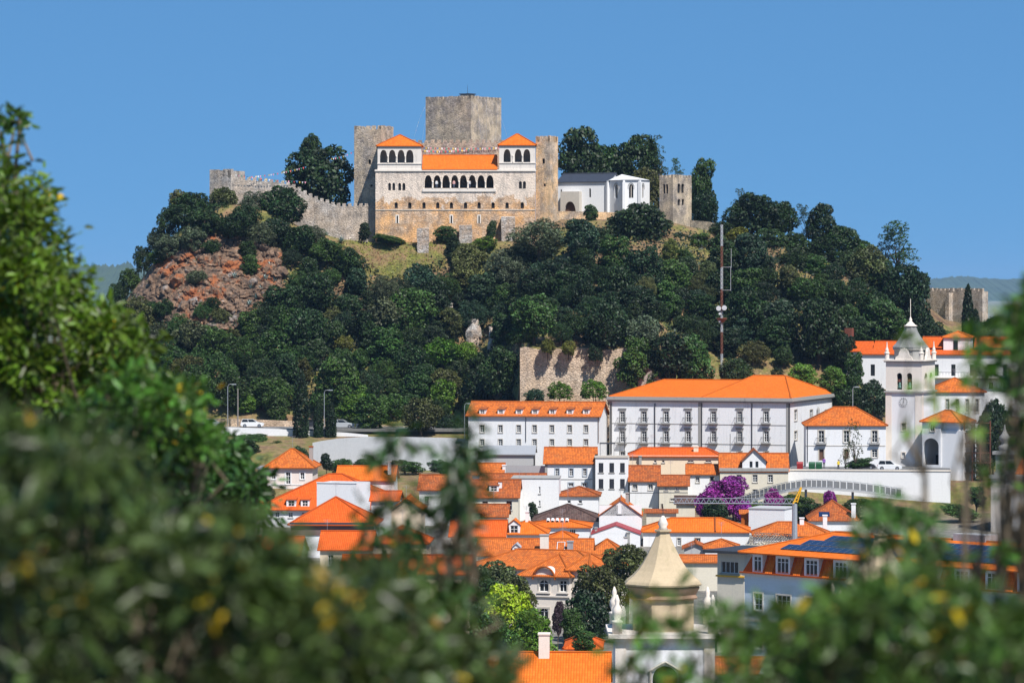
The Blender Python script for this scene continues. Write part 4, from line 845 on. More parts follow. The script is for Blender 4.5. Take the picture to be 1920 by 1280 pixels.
B10b = house('narrow strip of red tile roof with grey wall above the blank white wall', (903, 573), (1020.5, 571), 912, 898, 887.5, 5, 'gable', M_t_old, M_white); W10 = House('yard_wall', 'plain grey yard wall below the grey barn', 'wall', (948, 580), (1021, 578), 900, .5); W10.walls(W10.lz(985, 872.5), M_grey)
B11 = house('beige house with dormer terrace in weathered roof, behind blurred twigs', (882, 550), (971.5, 547.5), 985, 932, 899, 9, 'gable', M_t_old, M_beige, wkw=dict(bars=(0, 1)), wins=[(904, 938.5, 915, 948, 'w'), (949, 938, 960, 956, 'w')]); dormer(B11, 926, 909, 921, 9, M_white_clean, M_t_old); chimney(B11, 937.5, 903, 915, 7, 2.2, M_white)
B12 = house('low white house with hipped red tile roof before the six black windows', (1048, 559), (1122, 557), 950, 929, 911.5, 8, 'hip', M_t_old, M_white_clean, inset=4.5, wins=wrow((1067, 1088), 3.2, 937.5, 943, 'w', dict(bars=(0, 0)))); 
B13 = house('house with broad dark brown tile roof', (1002, 538), (1124, 534.5), 1000, 975, 944.5, 10, 'hip', M_t_brown, M_white, inset=6.0, ov=.45)
B14 = house('white gable-fronted house with one tall window and orange verge', (1123.5, 530), (1203, 526.5), 1020, 966, 932.5, 9, 'gable_front', M_t_mid, M_white_clean, ov=.2, wins=[(1158.5, 946.5, 1165, 962.6, 'w', dict(bars=(1, 2)))])
chimney(B14, 1176, 925, 935, 6, 3, M_limeg, M_limeg)
B15 = house('low white gabled shed with dark red sheet roof', (1109, 517), (1200, 513), 1030, 1000, 980, 7, 'gable_front', flat('red_sheet', (.35, .05, .05), .5), M_white_clean, ov=.12, name='shed', cat='shed', caps=False)
chimney(B15, 1117.5, 990, 1004, 4, 1.5, M_limeg, M_limeg); chimney(B15, 1178, 999, 1010, 6, -.3, M_limeg, M_limeg, .3)
B16 = house('white house with orange hipped roof carrying five round skylights', (990, 521), (1106, 518), 1018, 987.5, 972.5, 8, 'hip', M_t_new, M_white_clean, inset=4.5, wins=[(1068, 992, 1079, 1000, 'w', dict(bars=(2, 0)))]); band(B16, 990, 1106, 987.5, 990, M_limel, .25, 'cornice')
for c in (1027.8, 1036.3, 1045, 1054, 1063):
    x = B16.lx(c, 2.6); g = MB(); zz = B16.lz(c, 977.5, 2.6); g.tube([(x, 2.3, zz), (x, 3.0, zz + .3)], .27, 10); k_ = g.build('skylight', M_frame, B16.root); g = MB(); g.tube([(x, 2.24, zz + .02), (x, 2.28, zz + .04)], .2, 10); g.build('pane', M_glass, k_)
B17 = house('small house with white arched-window dormer in fresh orange roof', (946, 506), (1024, 503), 1018, 1000.5, 975, 8, 'hip', M_t_new, M_white, inset=4.0); dormer(B17, 964, 983, 999, 11, M_white_clean, M_t_new, gable=True); chimney(B17, 988, 960, 976, 6, 3.5, M_white_clean, M_white)
B18 = house('low house with hipped orange roof left of the leafy dark tree', (1109, 491), (1166, 488), 1060, 1038, 1010, 8, 'hip', M_t_mid, M_white, inset=3.6, wins=[(1113, 1041, 1119, 1052, 'w')]); chimney(B18, 1173, 1008, 1024, 7, 1.5, M_white, M_limeg)
B19 = house('long mottled orange roof with massive square stone chimney', (896, 471), (1107.5, 467), 1075, 1041, 1009.5, 11, 'gable', M_t_mid, M_white, ov=.4)
chimney(B19, 1020.5, 1004, 1036, 16, .8, M_limel, M_limeg, 1.1); chimney(B19, 1069, 1016, 1036, 11, 1.4, M_corr, M_corr, .8); dormer(B19, 968, 1025, 1037, 7, M_white_clean, flat('zinc', (.4, .41, .43), .5), gable=True)
x = B19.lx(1051, 2); g = MB(); s19 = B19.rise / 5.9
pl = Plane((B19.lx(1044.5, 2), 0, 0), (1, 0, 0), (0, 1, 0)); w_ = 14 * 468 / F
f_ = [(pl(a, n, 0).x, n, B19.ze + s19 * (n + .4) + .06) for a, n in ((0, 1.0), (w_, 1.0), (w_, 4.2), (0, 4.2))]
for a, b in zip(f_, f_[1:] + f_[:1]): g.tube([a, b], .05, 4)
g.build('roof_hatch_frame', M_frame, B19.root)
B19b = house('small orange gable roof peeking over the long mottled roof', (1030, 486), (1077, 484), 1035, 1010.5, 995, 8, 'hip', M_t_new, M_white, inset=3.2)
# ornate mansion
MN = House('mansion', 'ornate cream mansion with rounded gable and tall windows among dark trees', 'mansion', (872, 447), (1126, 441), 1185, 12)
z = MN.lz(1000, 1066); MN.walls(z, M_limel); MN.rise = 1.7; MN.roof('hip', z, 1.95, M_t_mid, .5, inset=5.5)
def wing(x0, x1, ye, yr, out, wins, ped=False):
    a, b = MN.lx(x0, -out), MN.lx(x1, -out); m = (x0 + x1) / 2; ze_ = MN.lz(m, ye, -out); pl = Plane((a, -out, 0), (1, 0, 0), (0, 1, 0)); hl = []
    for q in wins: hl.append((MN.lx(q[0], -out) - a, MN.lx(q[2], -out) - a, MN.lz(m, q[3], -out), MN.lz(m, q[1], -out), q[4]))
    mb = MB(); panel(mb, pl, b - a, ze_, hl, .25); dp = out + 2
    panel(mb, Plane((b, -out, 0), (0, 1, 0), (-1, 0, 0)), dp, ze_, []); panel(mb, Plane((a, 2, 0), (0, -1, 0), (1, 0, 0)), dp, ze_, []); wv = mb.build('wing', M_limel, MN.root)
    for q in hl:
        g = MB(); t = .08
        for w4 in ((q[0], q[0] + t, q[2], q[3]), (q[1] - t, q[1], q[2], q[3]), ((q[0] + q[1]) / 2 - t / 2, (q[0] + q[1]) / 2 + t / 2, q[2], q[3]), (q[0], q[1], q[2] + (q[3] - q[2]) * .68, q[2] + (q[3] - q[2]) * .68 + t), (q[0], q[1], q[2], q[2] + t)): g.box(w4[0], w4[1], .12 + .001 * w4[0], .18, w4[2], w4[3], pl)
        k_ = g.build('window_frame', M_frame, wv); g = MB(); g.box(q[0], q[1], .19, .2, q[2], q[3], pl); g.build('pane', M_glass, wv)
        g = MB(); g.box(q[0] - .25, q[1] + .25, -.3, 0, q[2] - .2, q[2] - .003, pl); g.build('sill', M_limel, wv)
        g = MB(); g.box(q[0] - .2, q[0], -.06, 0, q[2], q[3], pl); g.box(q[1], q[1] + .2, -.06, 0, q[2], q[3], pl); g.box(q[0] - .25, q[1] + .25, -.1, 0, q[3] + .003, q[3] + .22, pl); g.build('surround', M_lime, wv)
    MN.roof('hip', ze_, (ye - yr) * 440 / F, M_t_mid, .45, x0=a, x1=b, y0=-out, y1=7, inset=4.0, name='wing_roof', ridge_at=.6)
    return a, b, ze_, pl, wv
a, b, ze_, pl, wv = wing(978, 1067, 1079, 1044, 2.0, [(1011, 1087, 1028.7, 1108.5, 'round'), (1049, 1088, 1062.7, 1108, None), (1049, 1140, 1062, 1160, None), (1012, 1140, 1028, 1160, 'round')])
wing(1067, 1100, 1068, 1042, .9, [(1076, 1089, 1087, 1108, None)])
# rounded gable over the left window
xg = MN.lx(1021, -2.0) ; g = MB(); n = 12; R1 = 1.45; pr = [(xg + R1 * math.cos(math.pi * k / n), ze_ - .5 + 1.55 * math.sin(math.pi * k / n)) for k in range(n + 1)]
g.poly([(x, -2.08, z) for x, z in pr]); [g.quad((pr[k][0], -2.08, pr[k][1]), (pr[k + 1][0], -2.08, pr[k + 1][1]), (pr[k + 1][0], 1.0, pr[k + 1][1]), (pr[k][0], 1.0, pr[k][1])) for k in range(n)]; k_ = g.build('round_gable', M_limel, MN.root)
g = MB(); g.tube([(x, -2.3, z + .1) for x, z in pr], .14, 6); g.build('gable_moulding', M_t_mid, k_)
MN.box('string_course', M_limel, a - .1, b + .1, -2.18, -2.003, MN.lz(1020, 1118, -2), MN.lz(1020, 1115, -2))
# --- right middle
B21 = house('long white house with fresh orange roof behind the onion-shaped dome', (1206, 522), (1405, 518), 1035, 996.5, 970.5, 9, 'hip', M_t_new, M_white, inset=4.5, wkw=dict(sur=M_lime, sw=.12), wins=[(1270, 1008, 1276.5, 1022, 'w'), (1303, 1008, 1313, 1015, 'w', dict(bars=(2, 0)))])
g = MB(); s21 = B21.rise / 4.85; x = B21.lx(1341, 2); g.tube([(x, -.35, B21.ze + .08), (x, 4.45, B21.ze + B21.rise + .04)], .14, 6); g.build('fire_wall_cap', M_t_old, B21.root)
B22 = house('low house with two-part weathered orange roof beside the crane mast', (1415, 515), (1556, 511), 1030, 1004, 978, 9, 'hip', M_t_mid, M_white, inset=3.8, wins=wrow((1463, 1478, 1493, 1508), 2.5, 1007.5, 1020, 'w', dict(bars=(1, 1))))
chimney(B22, 1503.5, 972, 984, 8, 3.5, M_white_clean, M_white); chimney(B22, 1547, 967, 979, 8, 3.8, M_white_clean, M_white)
B23 = house('house with tall old red roof and small solar panel right of the crane', (1519, 543), (1608, 540), 995, 975, 937.5, 11, 'hip', M_t_old, M_white, inset=4.2); chimney(B23, 1600.5, 945, 973, 8, .4, M_white_clean, M_white)
s23 = B23.rise / 5.85; x0_, x1_ = B23.lx(1536), B23.lx(1556); g = MB(); f_ = [(x0_, .7, B23.ze + s23 * 1.05 + .08), (x1_, .7, B23.ze + s23 * 1.05 + .08), (x1_, 2.0, B23.ze + s23 * 2.35 + .08), (x0_, 2.0, B23.ze + s23 * 2.35 + .08)]; g.poly(f_); [g.quad(Vector(p) - Vector((0, 0, .06)), Vector(q) - Vector((0, 0, .06)), q, p) for p, q in zip(f_, f_[1:] + f_[:1])]
M_pv = glassmat('photovoltaic_glass', (.010, .022, .07), .12); g.build('solar_panel', M_pv, B23.root)
BX = House('white_shed', 'small white flat-roofed block below the bougainvillea', 'shed', (1404, 537), (1471, 535), 985, 6); z = BX.lz(1437, 954); BX.walls(z, M_white_clean); BX.box('roof_slab', M_grey, -.1, BX.w + .1, -.1, 6.1, z + .002, z + .15)
BX2 = house('tiny lean-to with orange tile face beside the white block', (1390, 538), (1403, 537.5), 982, 962, 956, 3, 'shed', M_t_mid, M_t_mid, name='lean_to', cat='shed')
SH = house('dark shed with mossy tile roof left of the bougainvillea', (1268, 562), (1303, 561), 965, 944, 929.5, 6, 'gable', M_t_brown, M_beige, name='shed', cat='shed')
GW = house('pale beige yard house with thin tile coping left of the dark shed', (1212, 540), (1268, 538), 990, 960, 955, 4, 'shed', M_t_old, M_beige, name='yard_house')
# roofless ruin with bare timber rafters
RU = House('roofless_house', 'roofless ruin with bare grey timber rafters in front of the weathered roof', 'ruin', (1398, 505), (1468, 502), 1045, 6); z = RU.lz(1430, 1021); RU.walls(z, M_beige); M_timb = flat('grey_timber', (.26, .22, .18), .9)
for k in range(15):
    x = RU.w * k / 14
    for sg in (0, 1): g = MB(); g.tube([(x, 0 if not sg else 6, z), (x, 3, z + 1.35 + rnd.uniform(-.1, .1))], .055, 4); g.build('rafter', M_timb, RU.root)
for y, zz in ((.8, .36), (1.6, .72), (2.4, 1.08), (3.0, 1.38)): g = MB(); g.tube([(0, y, z + zz + .07), (RU.w, y, z + zz + .07)], .045, 4); g.build('purlin', M_timb, RU.root)
FR = house('small orange roof in front of the roofless ruin', (1322, 497), (1384, 494), 1050, 1027, 1010, 6, 'hip', M_t_mid, M_white, inset=3)
GR1 = house('low pale green-grey house with orange strip roof right of the onion dome', (1278, 474), (1346, 472), 1075, 1053, 1040, 7, 'gable', M_t_mid, M_beige)
GR2 = house('pale grey shed wall behind the onion dome finial', (1283, 500), (1326, 498), 1050, 1028, 1014, 6, 'gable_front', M_t_old, M_grey, name='shed', cat='shed')
# beige block with flat dark canopy
FB = House('beige_block', 'beige concrete block with thin dark flat canopy beside the solar roof', 'building', (1345, 418), (1395, 416), 1180, 8); z = FB.lz(1370, 1036); FB.win(1352, 1052, 1384, 1074, 'w', bars=(3, 0)); FB.walls(z, M_beige); FB.box('canopy', M_iron, -1.3, FB.w + 1.2, -1.2, 8.2, z + .003, z + .3); FB.box('yellow_band', M_yel, -.1, FB.w + .3, -.25, -.003, FB.lz(1370, 1081), FB.lz(1370, 1078))
# --- building with solar roof
SB = House('solar_roof_building', 'pale blue building with orange mansard, dormer windows and solar panel roof', 'building', (1396, 402), (1985, 371), 1300, 15)
zc_ = SB.lz(1396, 1078); wn2 = []
cols = [SB.lx(c) for c in (1421.6, 1469)]; st_ = cols[1] - cols[0]; xs_ = [cols[0]] + [cols[1] + st_ * 1.12 * k for k in range(9)]; xs_ = [x for x in xs_ if x < SB.w - 1.5]
for k, x in enumerate(xs_):
    hw = .62 if k == 0 else 1.0
    for top, hh in ((zc_ - 1.9, 1.9), (zc_ - 6.1, 2.0), (zc_ - 10.2, 2.0)): SB.winl(x - hw, x + hw, top - hh, top, 'w', sur=M_limel, sw=.16, bars=((1, 2) if k == 0 else (2, 2)), t=.09)
SB.walls(zc_, M_blue); SB.box('cornice', M_limel, -.25, SB.w + .25, -.25, 15.25, zc_ + .002, zc_ + .3); SB.box('string_course', M_limel, -.04, SB.w, -.06, -.003, zc_ - 5.1, zc_ - 4.85); SB.box('gutter', M_t_red, -.42, SB.w + .42, -.42, -.1, zc_ + .303, zc_ + .45)
mz0 = zc_ + .3; mz1 = mz0 + 2.25; g = MB(); ms = .75
for f_ in ([(-.2, -.2, mz0), (SB.w, -.2, mz0), (SB.w, ms, mz1), (ms, ms, mz1)], [(-.2, 15.2, mz0), (-.2, -.2, mz0), (ms, ms, mz1), (ms, 14.2, mz1)]): g.poly(f_, slope_uv(f_))
g.build('mansard', M_t_red, SB.root)
for k, x in enumerate(xs_):
    hw = .75 if k == 0 else 1.05; h = 1.85; pl = Plane((x - hw, -.12, mz0 + .12), (1, 0, 0), (0, 1, 0)); w_ = 2 * hw; g = MB(); panel(g, pl, w_, h + .25, [(.22, w_ - .22, .15, h)], .12)
    g.quad((x - hw, -.12, mz0), (x - hw, ms + .3, mz0), (x - hw, ms + .3, mz1 + .1), (x - hw, -.12, mz1 + .1)); g.quad((x + hw, ms + .3, mz0), (x + hw, -.12, mz0), (x + hw, -.12, mz1 + .1), (x + hw, ms + .3, mz1 + .1)); d = g.build('dormer', M_white_clean, SB.root)
    g = MB(); nb = 2 if k == 0 else 3
    for j in range(nb + 1): xx = .22 + (w_ - .44) * j / nb; g.box(xx - .05, xx + .05, .05, .1, .15, h, pl)
    for zz in (.15, h * .72, h - .08): g.box(.22, w_ - .22, .055, .095, zz, zz + .07, pl)
    g.build('window_frame', M_frame, d); g = MB(); g.box(.2, w_ - .2, .105, .11, .15, h, pl); g.build('pane', M_glass, d)
    if k + 1 < len(xs_):     # sloped tile wedge between dormers
        xn = (x + hw + xs_[k + 1] - (1.05)) / 2; g = MB(); f_ = [(xn - .55, -.3, mz0 + .06), (xn + .55, -.3, mz0 + .06), (xn + .55, ms - .1, mz1 - .1), (xn - .55, ms - .1, mz1 - .1)]; g.poly(f_, slope_uv(f_)); g.quad((xn - .55, -.3, mz0 + .06), (xn - .55, ms - .1, mz1 - .1), (xn - .55, ms, mz1 - .15), (xn - .55, -.1, mz0)); g.build('tile_wedge', M_t_new, SB.root)
ur = 2.2; rf = SB.roof('hip', mz1 + .12, ur, M_t_new, .55, inset=7.6, name='upper_roof'); sl_ = ur / 8.05
pr0 = Vector((0, 1, sl_)).normalized(); nn = Vector((0, -sl_, 1)).normalized()
def pv(x, n0, w=1.0, h=1.65):
    g = MB(); p0 = Vector((x, n0, mz1 + .12 + sl_ * (n0 + .55))) + nn * .12; a = p0; b = p0 + Vector((w - .04, 0, 0)); c = b + pr0 * (h - .04); d = a + pr0 * (h - .04); g.quad(a, b, c, d); dn = nn * -.05
    for p, q in ((a, b), (b, c), (c, d), (d, a)): g.quad(p + dn, q + dn, q, p)
    o_ = g.build('solar_panel', M_pv, SB.root); g = MB(); e = .035
    for p, q in ((a, b), (b, c), (c, d), (d, a)):
        m_ = ((a + c) / 2); g.quad(p + nn * .008, q + nn * .008, q + (m_ - q) * e + nn * .008, p + (m_ - p) * e + nn * .008)
    g.build('panel_frame', M_galv, o_)
for r_, (n0, xs0, xs1) in enumerate(((1.0, 4.5, 16.0), (2.75, 6.0, 60), (4.5, 8.0, 60), (1.0, 19.0, 60))):
    x = xs0
    while x < min(xs1, SB.w - 1.5): pv(x, n0); x += 1.03
g = MB(); x = SB.lx(1820, 7.5); g.box(x - 2.2, x + 2.2, 7.2, 9.5, mz1 + 1.9, mz1 + 3.0); g.build('plant_box', M_grey, SB.root)
# --- left group
P1 = house('pale pink villa with orange pyramid roof on the left slope', (500, 578), (586, 575), 930, 876, 841, 8.5, 'hip', M_t_mid, M_pink, inset=4.0, ov=.5, wkw=dict(sur=M_white_clean, sw=.2), wins=wrow((513, 567), 3.6, 885.5, 898, 'w', dict(bars=(1, 1))) + [(536, 885, 544.5, 907, 'w', dict(bars=(1, 2)))] + wrow((532, 556), 4, 915, 924, 'w', dict(bars=(1, 1))))
band(P1, 500, 586, 907.5, 909, M_white_clean); P1.box('side_annex', M_grey, -1.5, -.003, .6, 7, 0, P1.ze - .3); P1.box('annex_roof', M_corr, -1.8, -.4, .3, 7.2, P1.ze - .297, P1.ze - .05); chimney(P1, 583, 838, 862, 7, 6.0, M_limeg, M_t_mid)
L2 = house('big house with wide steep orange roof and white framed skylight dormer', (480, 548), (760, 544), 985, 955, 888, 16, 'hip', M_t_red, M_white, inset=11.0, ov=.5, wins=wrow((498, 520, 545, 570), 4, 960, 970)); dormer(L2, 546, 936, 949, 9, M_white_clean, M_t_red); dormer(L2, 572, 936, 949, 8, M_white_clean, M_t_red)
L3 = House('terrace_block', 'plain white rooftop terrace block beside the steep orange roof', 'building', (594, 538), (668, 536), 945, 6); z = L3.lz(630, 905.5); L3.walls(z, M_white_clean); L3.box('parapet', M_white_clean, -.05, L3.w + .05, -.08, .2, z + .002, z + .15)
L4 = house('small house with bright orange roof behind the white terrace block', (632, 563), (738, 560), 925, 900, 873, 8, 'gable', M_t_new, M_white, wins=wrow((650, 690), 4, 903, 915)); chimney(L4, 730, 866, 880, 6, 1, M_white_clean, M_limel)
L5 = house('mansard house with orange roof, grey hips and dark brown attic band', (546, 509), (700, 505), 1040, 983, 931, 11, 'hip', M_t_red, M_white, inset=6.5, ov=.5); band(L5, 544, 700, 979, 986, M_slate, .45, 'eave_band'); L5.box('attic_band', flat('brown_cladding', (.16, .10, .09), .7), -.1, L5.w + .1, -.12, -.003, L5.lz(620, 1003), L5.lz(620, 986.5)); L5.box('hip_flashing', M_galv, -.2, .3, -.4, .2, L5.ze, L5.ze + .3)
L6 = house('white house with one narrow window behind blurred twigs', (696, 528), (746, 526), 990, 938, 920, 8, 'gable', M_t_red, M_white_clean, wins=[(733, 947, 736, 957, 'w', dict(bars=(0, 1)))])
L7 = house('white house with long brown-orange roof above the blurred twigs', (786, 550), (878, 547), 965, 918, 890, 9, 'gable', M_t_old, M_white, wins=wrow((800, 830), 4, 930, 943))
L8 = house('cream house with gabled orange roof low behind the blurred twigs', (734, 515), (790, 512), 1000, 955, 930, 8, 'gable_front', M_t_mid, M_cream)
L9 = house('yellowish house with orange roof left of the mottled long roof', (700, 485), (800, 481), 1080, 1018, 985, 9, 'hip', M_t_red, M_cream, inset=5, wins=wrow((720, 745, 770), 5, 1030, 1050))
L10 = house('house with orange roof and cream wall behind dense blurred leaves', (600, 470), (695, 466), 1090, 1030, 995, 9, 'gable', M_t_red, M_cream, wins=wrow((620, 650, 675), 5, 1040, 1060))
L11 = house('low red-roofed house at the left end of the mottled roof', (845, 495), (945, 491), 1040, 1005, 975, 9, 'gable', M_t_red, M_beige)
L12 = house('tiny house with orange roof and white chimney at far left', (438, 562), (492, 560), 955, 941, 921, 6, 'gable', M_t_mid, M_white_clean); chimney(L12, 461, 908, 922, 11, 1.5, M_galv, M_white)
L13 = house('cream house wall and orange eave low in the gap of leaves', (640, 420), (880, 415), 1200, 1075, 1040, 10, 'gable', M_t_red, M_cream, wins=wrow((680, 720, 760, 800, 840), 6, 1090, 1115))
L14 = house('red roofed corner house half hidden behind yellow leaves at left', (440, 470), (560, 466), 1090, 1040, 1005, 10, 'gable', M_t_red, M_white)
L15 = house('old house with reddish roof squeezed beneath the narrow roof strip', (880, 530), (950, 528), 985, 968, 945, 7, 'gable', M_t_old, M_beige)
# --- church with two onion domes
M_dome = plaster('ochre_dome_render', (.50, .39, .25), .9, (.24, .22, .11)); M_band = plaster('brown_stone_band', (.36, .22, .15), .5, (.2, .13, .1))
def dome_tower(label, pc, D, ybody, hw_px, dome):
    k = D / F; H = House('church_tower', label, 'tower', (pc - hw_px, D), (pc + hw_px, D), 1420, 2 * hw_px * k); cx, cy = H.w / 2, H.depth / 2
    zy = lambda y: ZP(y, D + cy) - H.z0; ztop = zy(ybody)
    H.winl(cx - 1.05, cx + 1.05, zy(1330), zy(1238), 'open', arch='round'); H.walls(ztop, M_white); H.box('belfry_core', M_dark, .8, H.w - .8, 1.0, H.depth - .6, 0, ztop - .6)
    for x0, x1 in ((-.06, .85), (H.w - .85, H.w + .06)): H.box('corner_pilaster', M_limel, x0, x1, -.1, -.003, 0, ztop - .02)
    g = MB(); pl = H.front
    for sg in (-1, 1): g.tube([(cx + sg * 1.35, -.15, zy(1248)), (cx, -.15, zy(1231))], .13, 4); g.tube([(cx + sg * 1.25, -.12, zy(1280)), (cx + sg * 1.25, -.12, zy(1248))], .12, 4)
    g.build('arch_hood', M_lime, H.root)
    H.box('cornice', M_limel, -.4, H.w + .4, -.4, H.depth + .4, ztop + .002, ztop + .3); H.box('cornice', M_limel, -.65, H.w + .65, -.65, H.depth + .65, ztop + .304, ztop + .65)
    b = ztop + .65; s = dome
    d1 = zy(ybody - 72 * s); d2 = zy(ybody - 98 * s); g = MB(); g.lathe([(62 * k * s, b), (62 * k * s, d1), (66 * k * s, d1 + .02)], (cx, cy, 0), 8, .5); g.build('drum', M_dome, H.root)
    g = MB(); g.lathe([(66 * k * s, d1 + .02), (70 * k * s, d1 + .15), (66 * k * s, d1 + .4), (70 * k * s, d1 + .7), (74 * k * s, d2 - .15), (72 * k * s, d2)], (cx, cy, 0), 8, .5); g.build('drum_cornice', M_band, H.root)
    pr = [(77, 0), (78, 3), (74, 8), (62, 17), (51, 28), (42, 40), (33.5, 54), (26, 68), (20, 80), (15.5, 90), (13, 97), (13, 100), (17, 101), (17, 104)]
    g = MB(); g.lathe([(r * k * s, d2 + z * k * s) for r, z in pr], (cx, cy, 0), 8, .5); dm = g.build('dome', M_dome, H.root)
    q = d2 + 104 * k * s; g = MB(); g.lathe([(10 * k * s, q), (7 * k * s, q + .25), (10 * k * s, q + .5), (6 * k * s, q + .9), (2 * k * s, q + 1.2)], (cx, cy, 0), 12); g.build('finial', M_limel, dm, True)
    g = MB(); g.tube([(cx, cy, q + 1.1), (cx, cy, q + 2.0)], .035, 5); g.tube([(cx - .3, cy, q + 1.7), (cx + .3, cy, q + 1.7)], .03, 5); g.build('cross', M_iron, dm)
    for (x, y) in ((.1, .1), (H.w - .1, .1), (H.w - .1, H.depth - .1), (.1, H.depth - .1)):
        g = MB(); g.lathe([(.42, b), (.42, b + .9), (.5, b + .95), (.5, b + 1.1), (.25, b + 1.2), (.42, b + 1.7), (.40, b + 2.1), (.16, b + 2.5), (.22, b + 2.8), (.05, b + 3.3)], (x, y, 0), 10); g.build('pinnacle', M_limel, H.root, True)
    return H
dome_tower('church tower with cream onion-shaped dome, brown band and stone urns', 1247, 300, 1193, 92, 1.0)
dome_tower('second cream onion-domed church tower before the solar roof, partly behind leaves', 1660, 300, 1185, 86, .92)
CN = house('low tiled church nave between the two onion-domed towers', (1345, 312), (1570, 312), 1420, 1262, 1232, 14, 'gable', M_t_mid, M_white, name='church_nave', cat='church')
g = MB(); x = CN.lx(1455); zz = CN.lz(1455, 1262); pts = [(-1.5, 0), (1.5, 0), (1.3, .5), (.7, .6), (.6, 1.2), (.2, 1.5), (0, 1.9), (-.2, 1.5), (-.6, 1.2), (-.7, .6), (-1.3, .5)]
f_ = [(x + a, -.5, zz + b) for a, b in pts]; b_ = [(x + a, -.1, zz + b) for a, b in pts]; g.poly(f_); g.poly(b_[::-1]); [g.quad(f_[k], b_[k], b_[(k + 1) % 11], f_[(k + 1) % 11]) for k in range(11)]; g.build('scroll_gable', M_white, CN.root)
R1_ = house('large orange tile roof at the bottom edge left of the domed tower', (905, 333), (1137, 330), 1400, 1300, 1222, 11, 'gable', M_t_new, M_white, ov=.4); chimney(R1_, 1020, 1190, 1222, 20, 4.6, M_limel, M_limel, 1.2)
R2_ = house('small orange roof beside the stone chimney near the domed tower', (1062, 350), (1124, 348), 1290, 1215, 1188, 7, 'hip', M_t_red, M_white, inset=3)
# --- left retaining walls and the road
rd = MB(); zr_ = ZC - 25.15; rd.box(XP(250, 640), XP(905, 640), 635.5, 646, zr_ - .5, zr_); road = tag(rd.build('road', flat('road_asphalt', (.16, .155, .15), .9)), kind='structure')
rm = MB()
for k in range(14): x = XP(260, 640) + k * 4.5; rm.box(x, x + 2.0, 640.7, 640.85, zr_ + .004, zr_ + .008)
rm.build('lane_marking', M_white_clean, road)
profile_wall('roadside_wall', 'low ochre stone wall along the back of the road', [(380, 784), (440, 785), (520, 788), (600, 792), (700, 796), (780, 800), (880, 806)], 651, 650, .8, M_s_ret, (806, 822), None)
profile_wall('road_parapet', 'white plastered parapet along the near side of the road', [(380, 799), (440, 801), (520, 804), (600, 808), (650, 811), (690, 815)], 634.5, 633, .4, M_white_clean, (818, 832), None)
profile_wall('concrete_wall', 'tall pale grey concrete retaining wall below the road', [(586, 830), (600, 827), (634, 822), (688, 818.5), (760, 819), (850, 821), (905, 824)], 614, 608, .6, plaster('pale_concrete', (.55, .56, .57), .6), (880, 882), None)
RW = profile_wall('retaining_wall', 'broad ochre rubble retaining wall at the foot of the wooded hill', [(975, 652), (985, 650), (1010, 655), (1030, 650), (1060, 656), (1090, 652), (1120, 654), (1150, 656), (1172, 652), (1194, 660)], 628.6, 628.6, 1.2, M_s_ret, (772, 772), None)
profile_wall('retaining_wall', 'small grey rubble wall right of the broad retaining wall', [(1196, 690), (1205, 684), (1222, 694), (1240, 712)], 626, 625, 1.0, M_s_wall, (772, 772), None)
# ------------------------------------------------------------------ vegetation on the hill and in the town
rs = np.random.RandomState(11)
def unit(n):
    v = rs.normal(size=(n, 3)); return v / np.linalg.norm(v, axis=1, keepdims=True)
def leaf_quads(P, Nn, size, asp=0.6):
    n = len(P); r = unit(n); t = np.cross(Nn, r); t /= np.linalg.norm(t, axis=1, keepdims=True) + 1e-9; b = np.cross(Nn, t)
    s = (size * (0.55 + 0.9 * rs.rand(n)))[:, None]
    t = t * s; b = b * s * asp
    V = np.stack([P - t, P - b * 1.0 + t * .1, P + t, P + b * 1.0 + t * .1], 1).reshape(-1, 3)
    return V
def quads_mesh(name, V, mat):
    n = len(V) // 4; me = bpy.data.meshes.new(name); me.vertices.add(4 * n); me.vertices.foreach_set('co', V.astype(np.float32).ravel())
    me.loops.add(4 * n); me.loops.foreach_set('vertex_index', np.arange(4 * n, dtype=np.int32)); me.polygons.add(n)
    me.polygons.foreach_set('loop_start', np.arange(0, 4 * n, 4, dtype=np.int32)); me.update(calc_edges=True); me.validate()
    me.materials.append(mat); return me
def blob_crown(name, blobs, n, leaf, asp=.6, up=.4, shell=.5, mat=M_leaf):
    C = np.array([b[:3] for b in blobs]); Rr = np.array([b[3] for b in blobs]); sq = np.array([b[4] if len(b) > 4 else 1.0 for b in blobs])
    w = Rr ** 2; w = w / w.sum(); k = rs.choice(len(blobs), n, p=w); d = unit(n); d[:, 2] = np.where(d[:, 2] < -.75, -d[:, 2], d[:, 2])
    rad = Rr[k] * (shell + (1.02 - shell) * rs.rand(n) ** .6) * (1 + .10 * np.sin(d[:, 0] * 9 + k) * np.sin(d[:, 1] * 8 + 2 * k)); P = d * rad[:, None]; P[:, 2] *= sq[k]; P = P + C[k]
    keep = np.ones(n, bool)
    for c, r, q in zip(C, Rr, sq):
        e = (P - c) / np.array([1, 1, q]); keep &= np.linalg.norm(e, axis=1) > r * .62
    P = P[keep]; d = d[keep]; Nn = d * .55 + unit(len(P)) * .85 + np.array([0, 0, up]); Nn /= np.linalg.norm(Nn, axis=1, keepdims=True)
    return quads_mesh(name, leaf_quads(P, Nn, leaf, asp), mat)
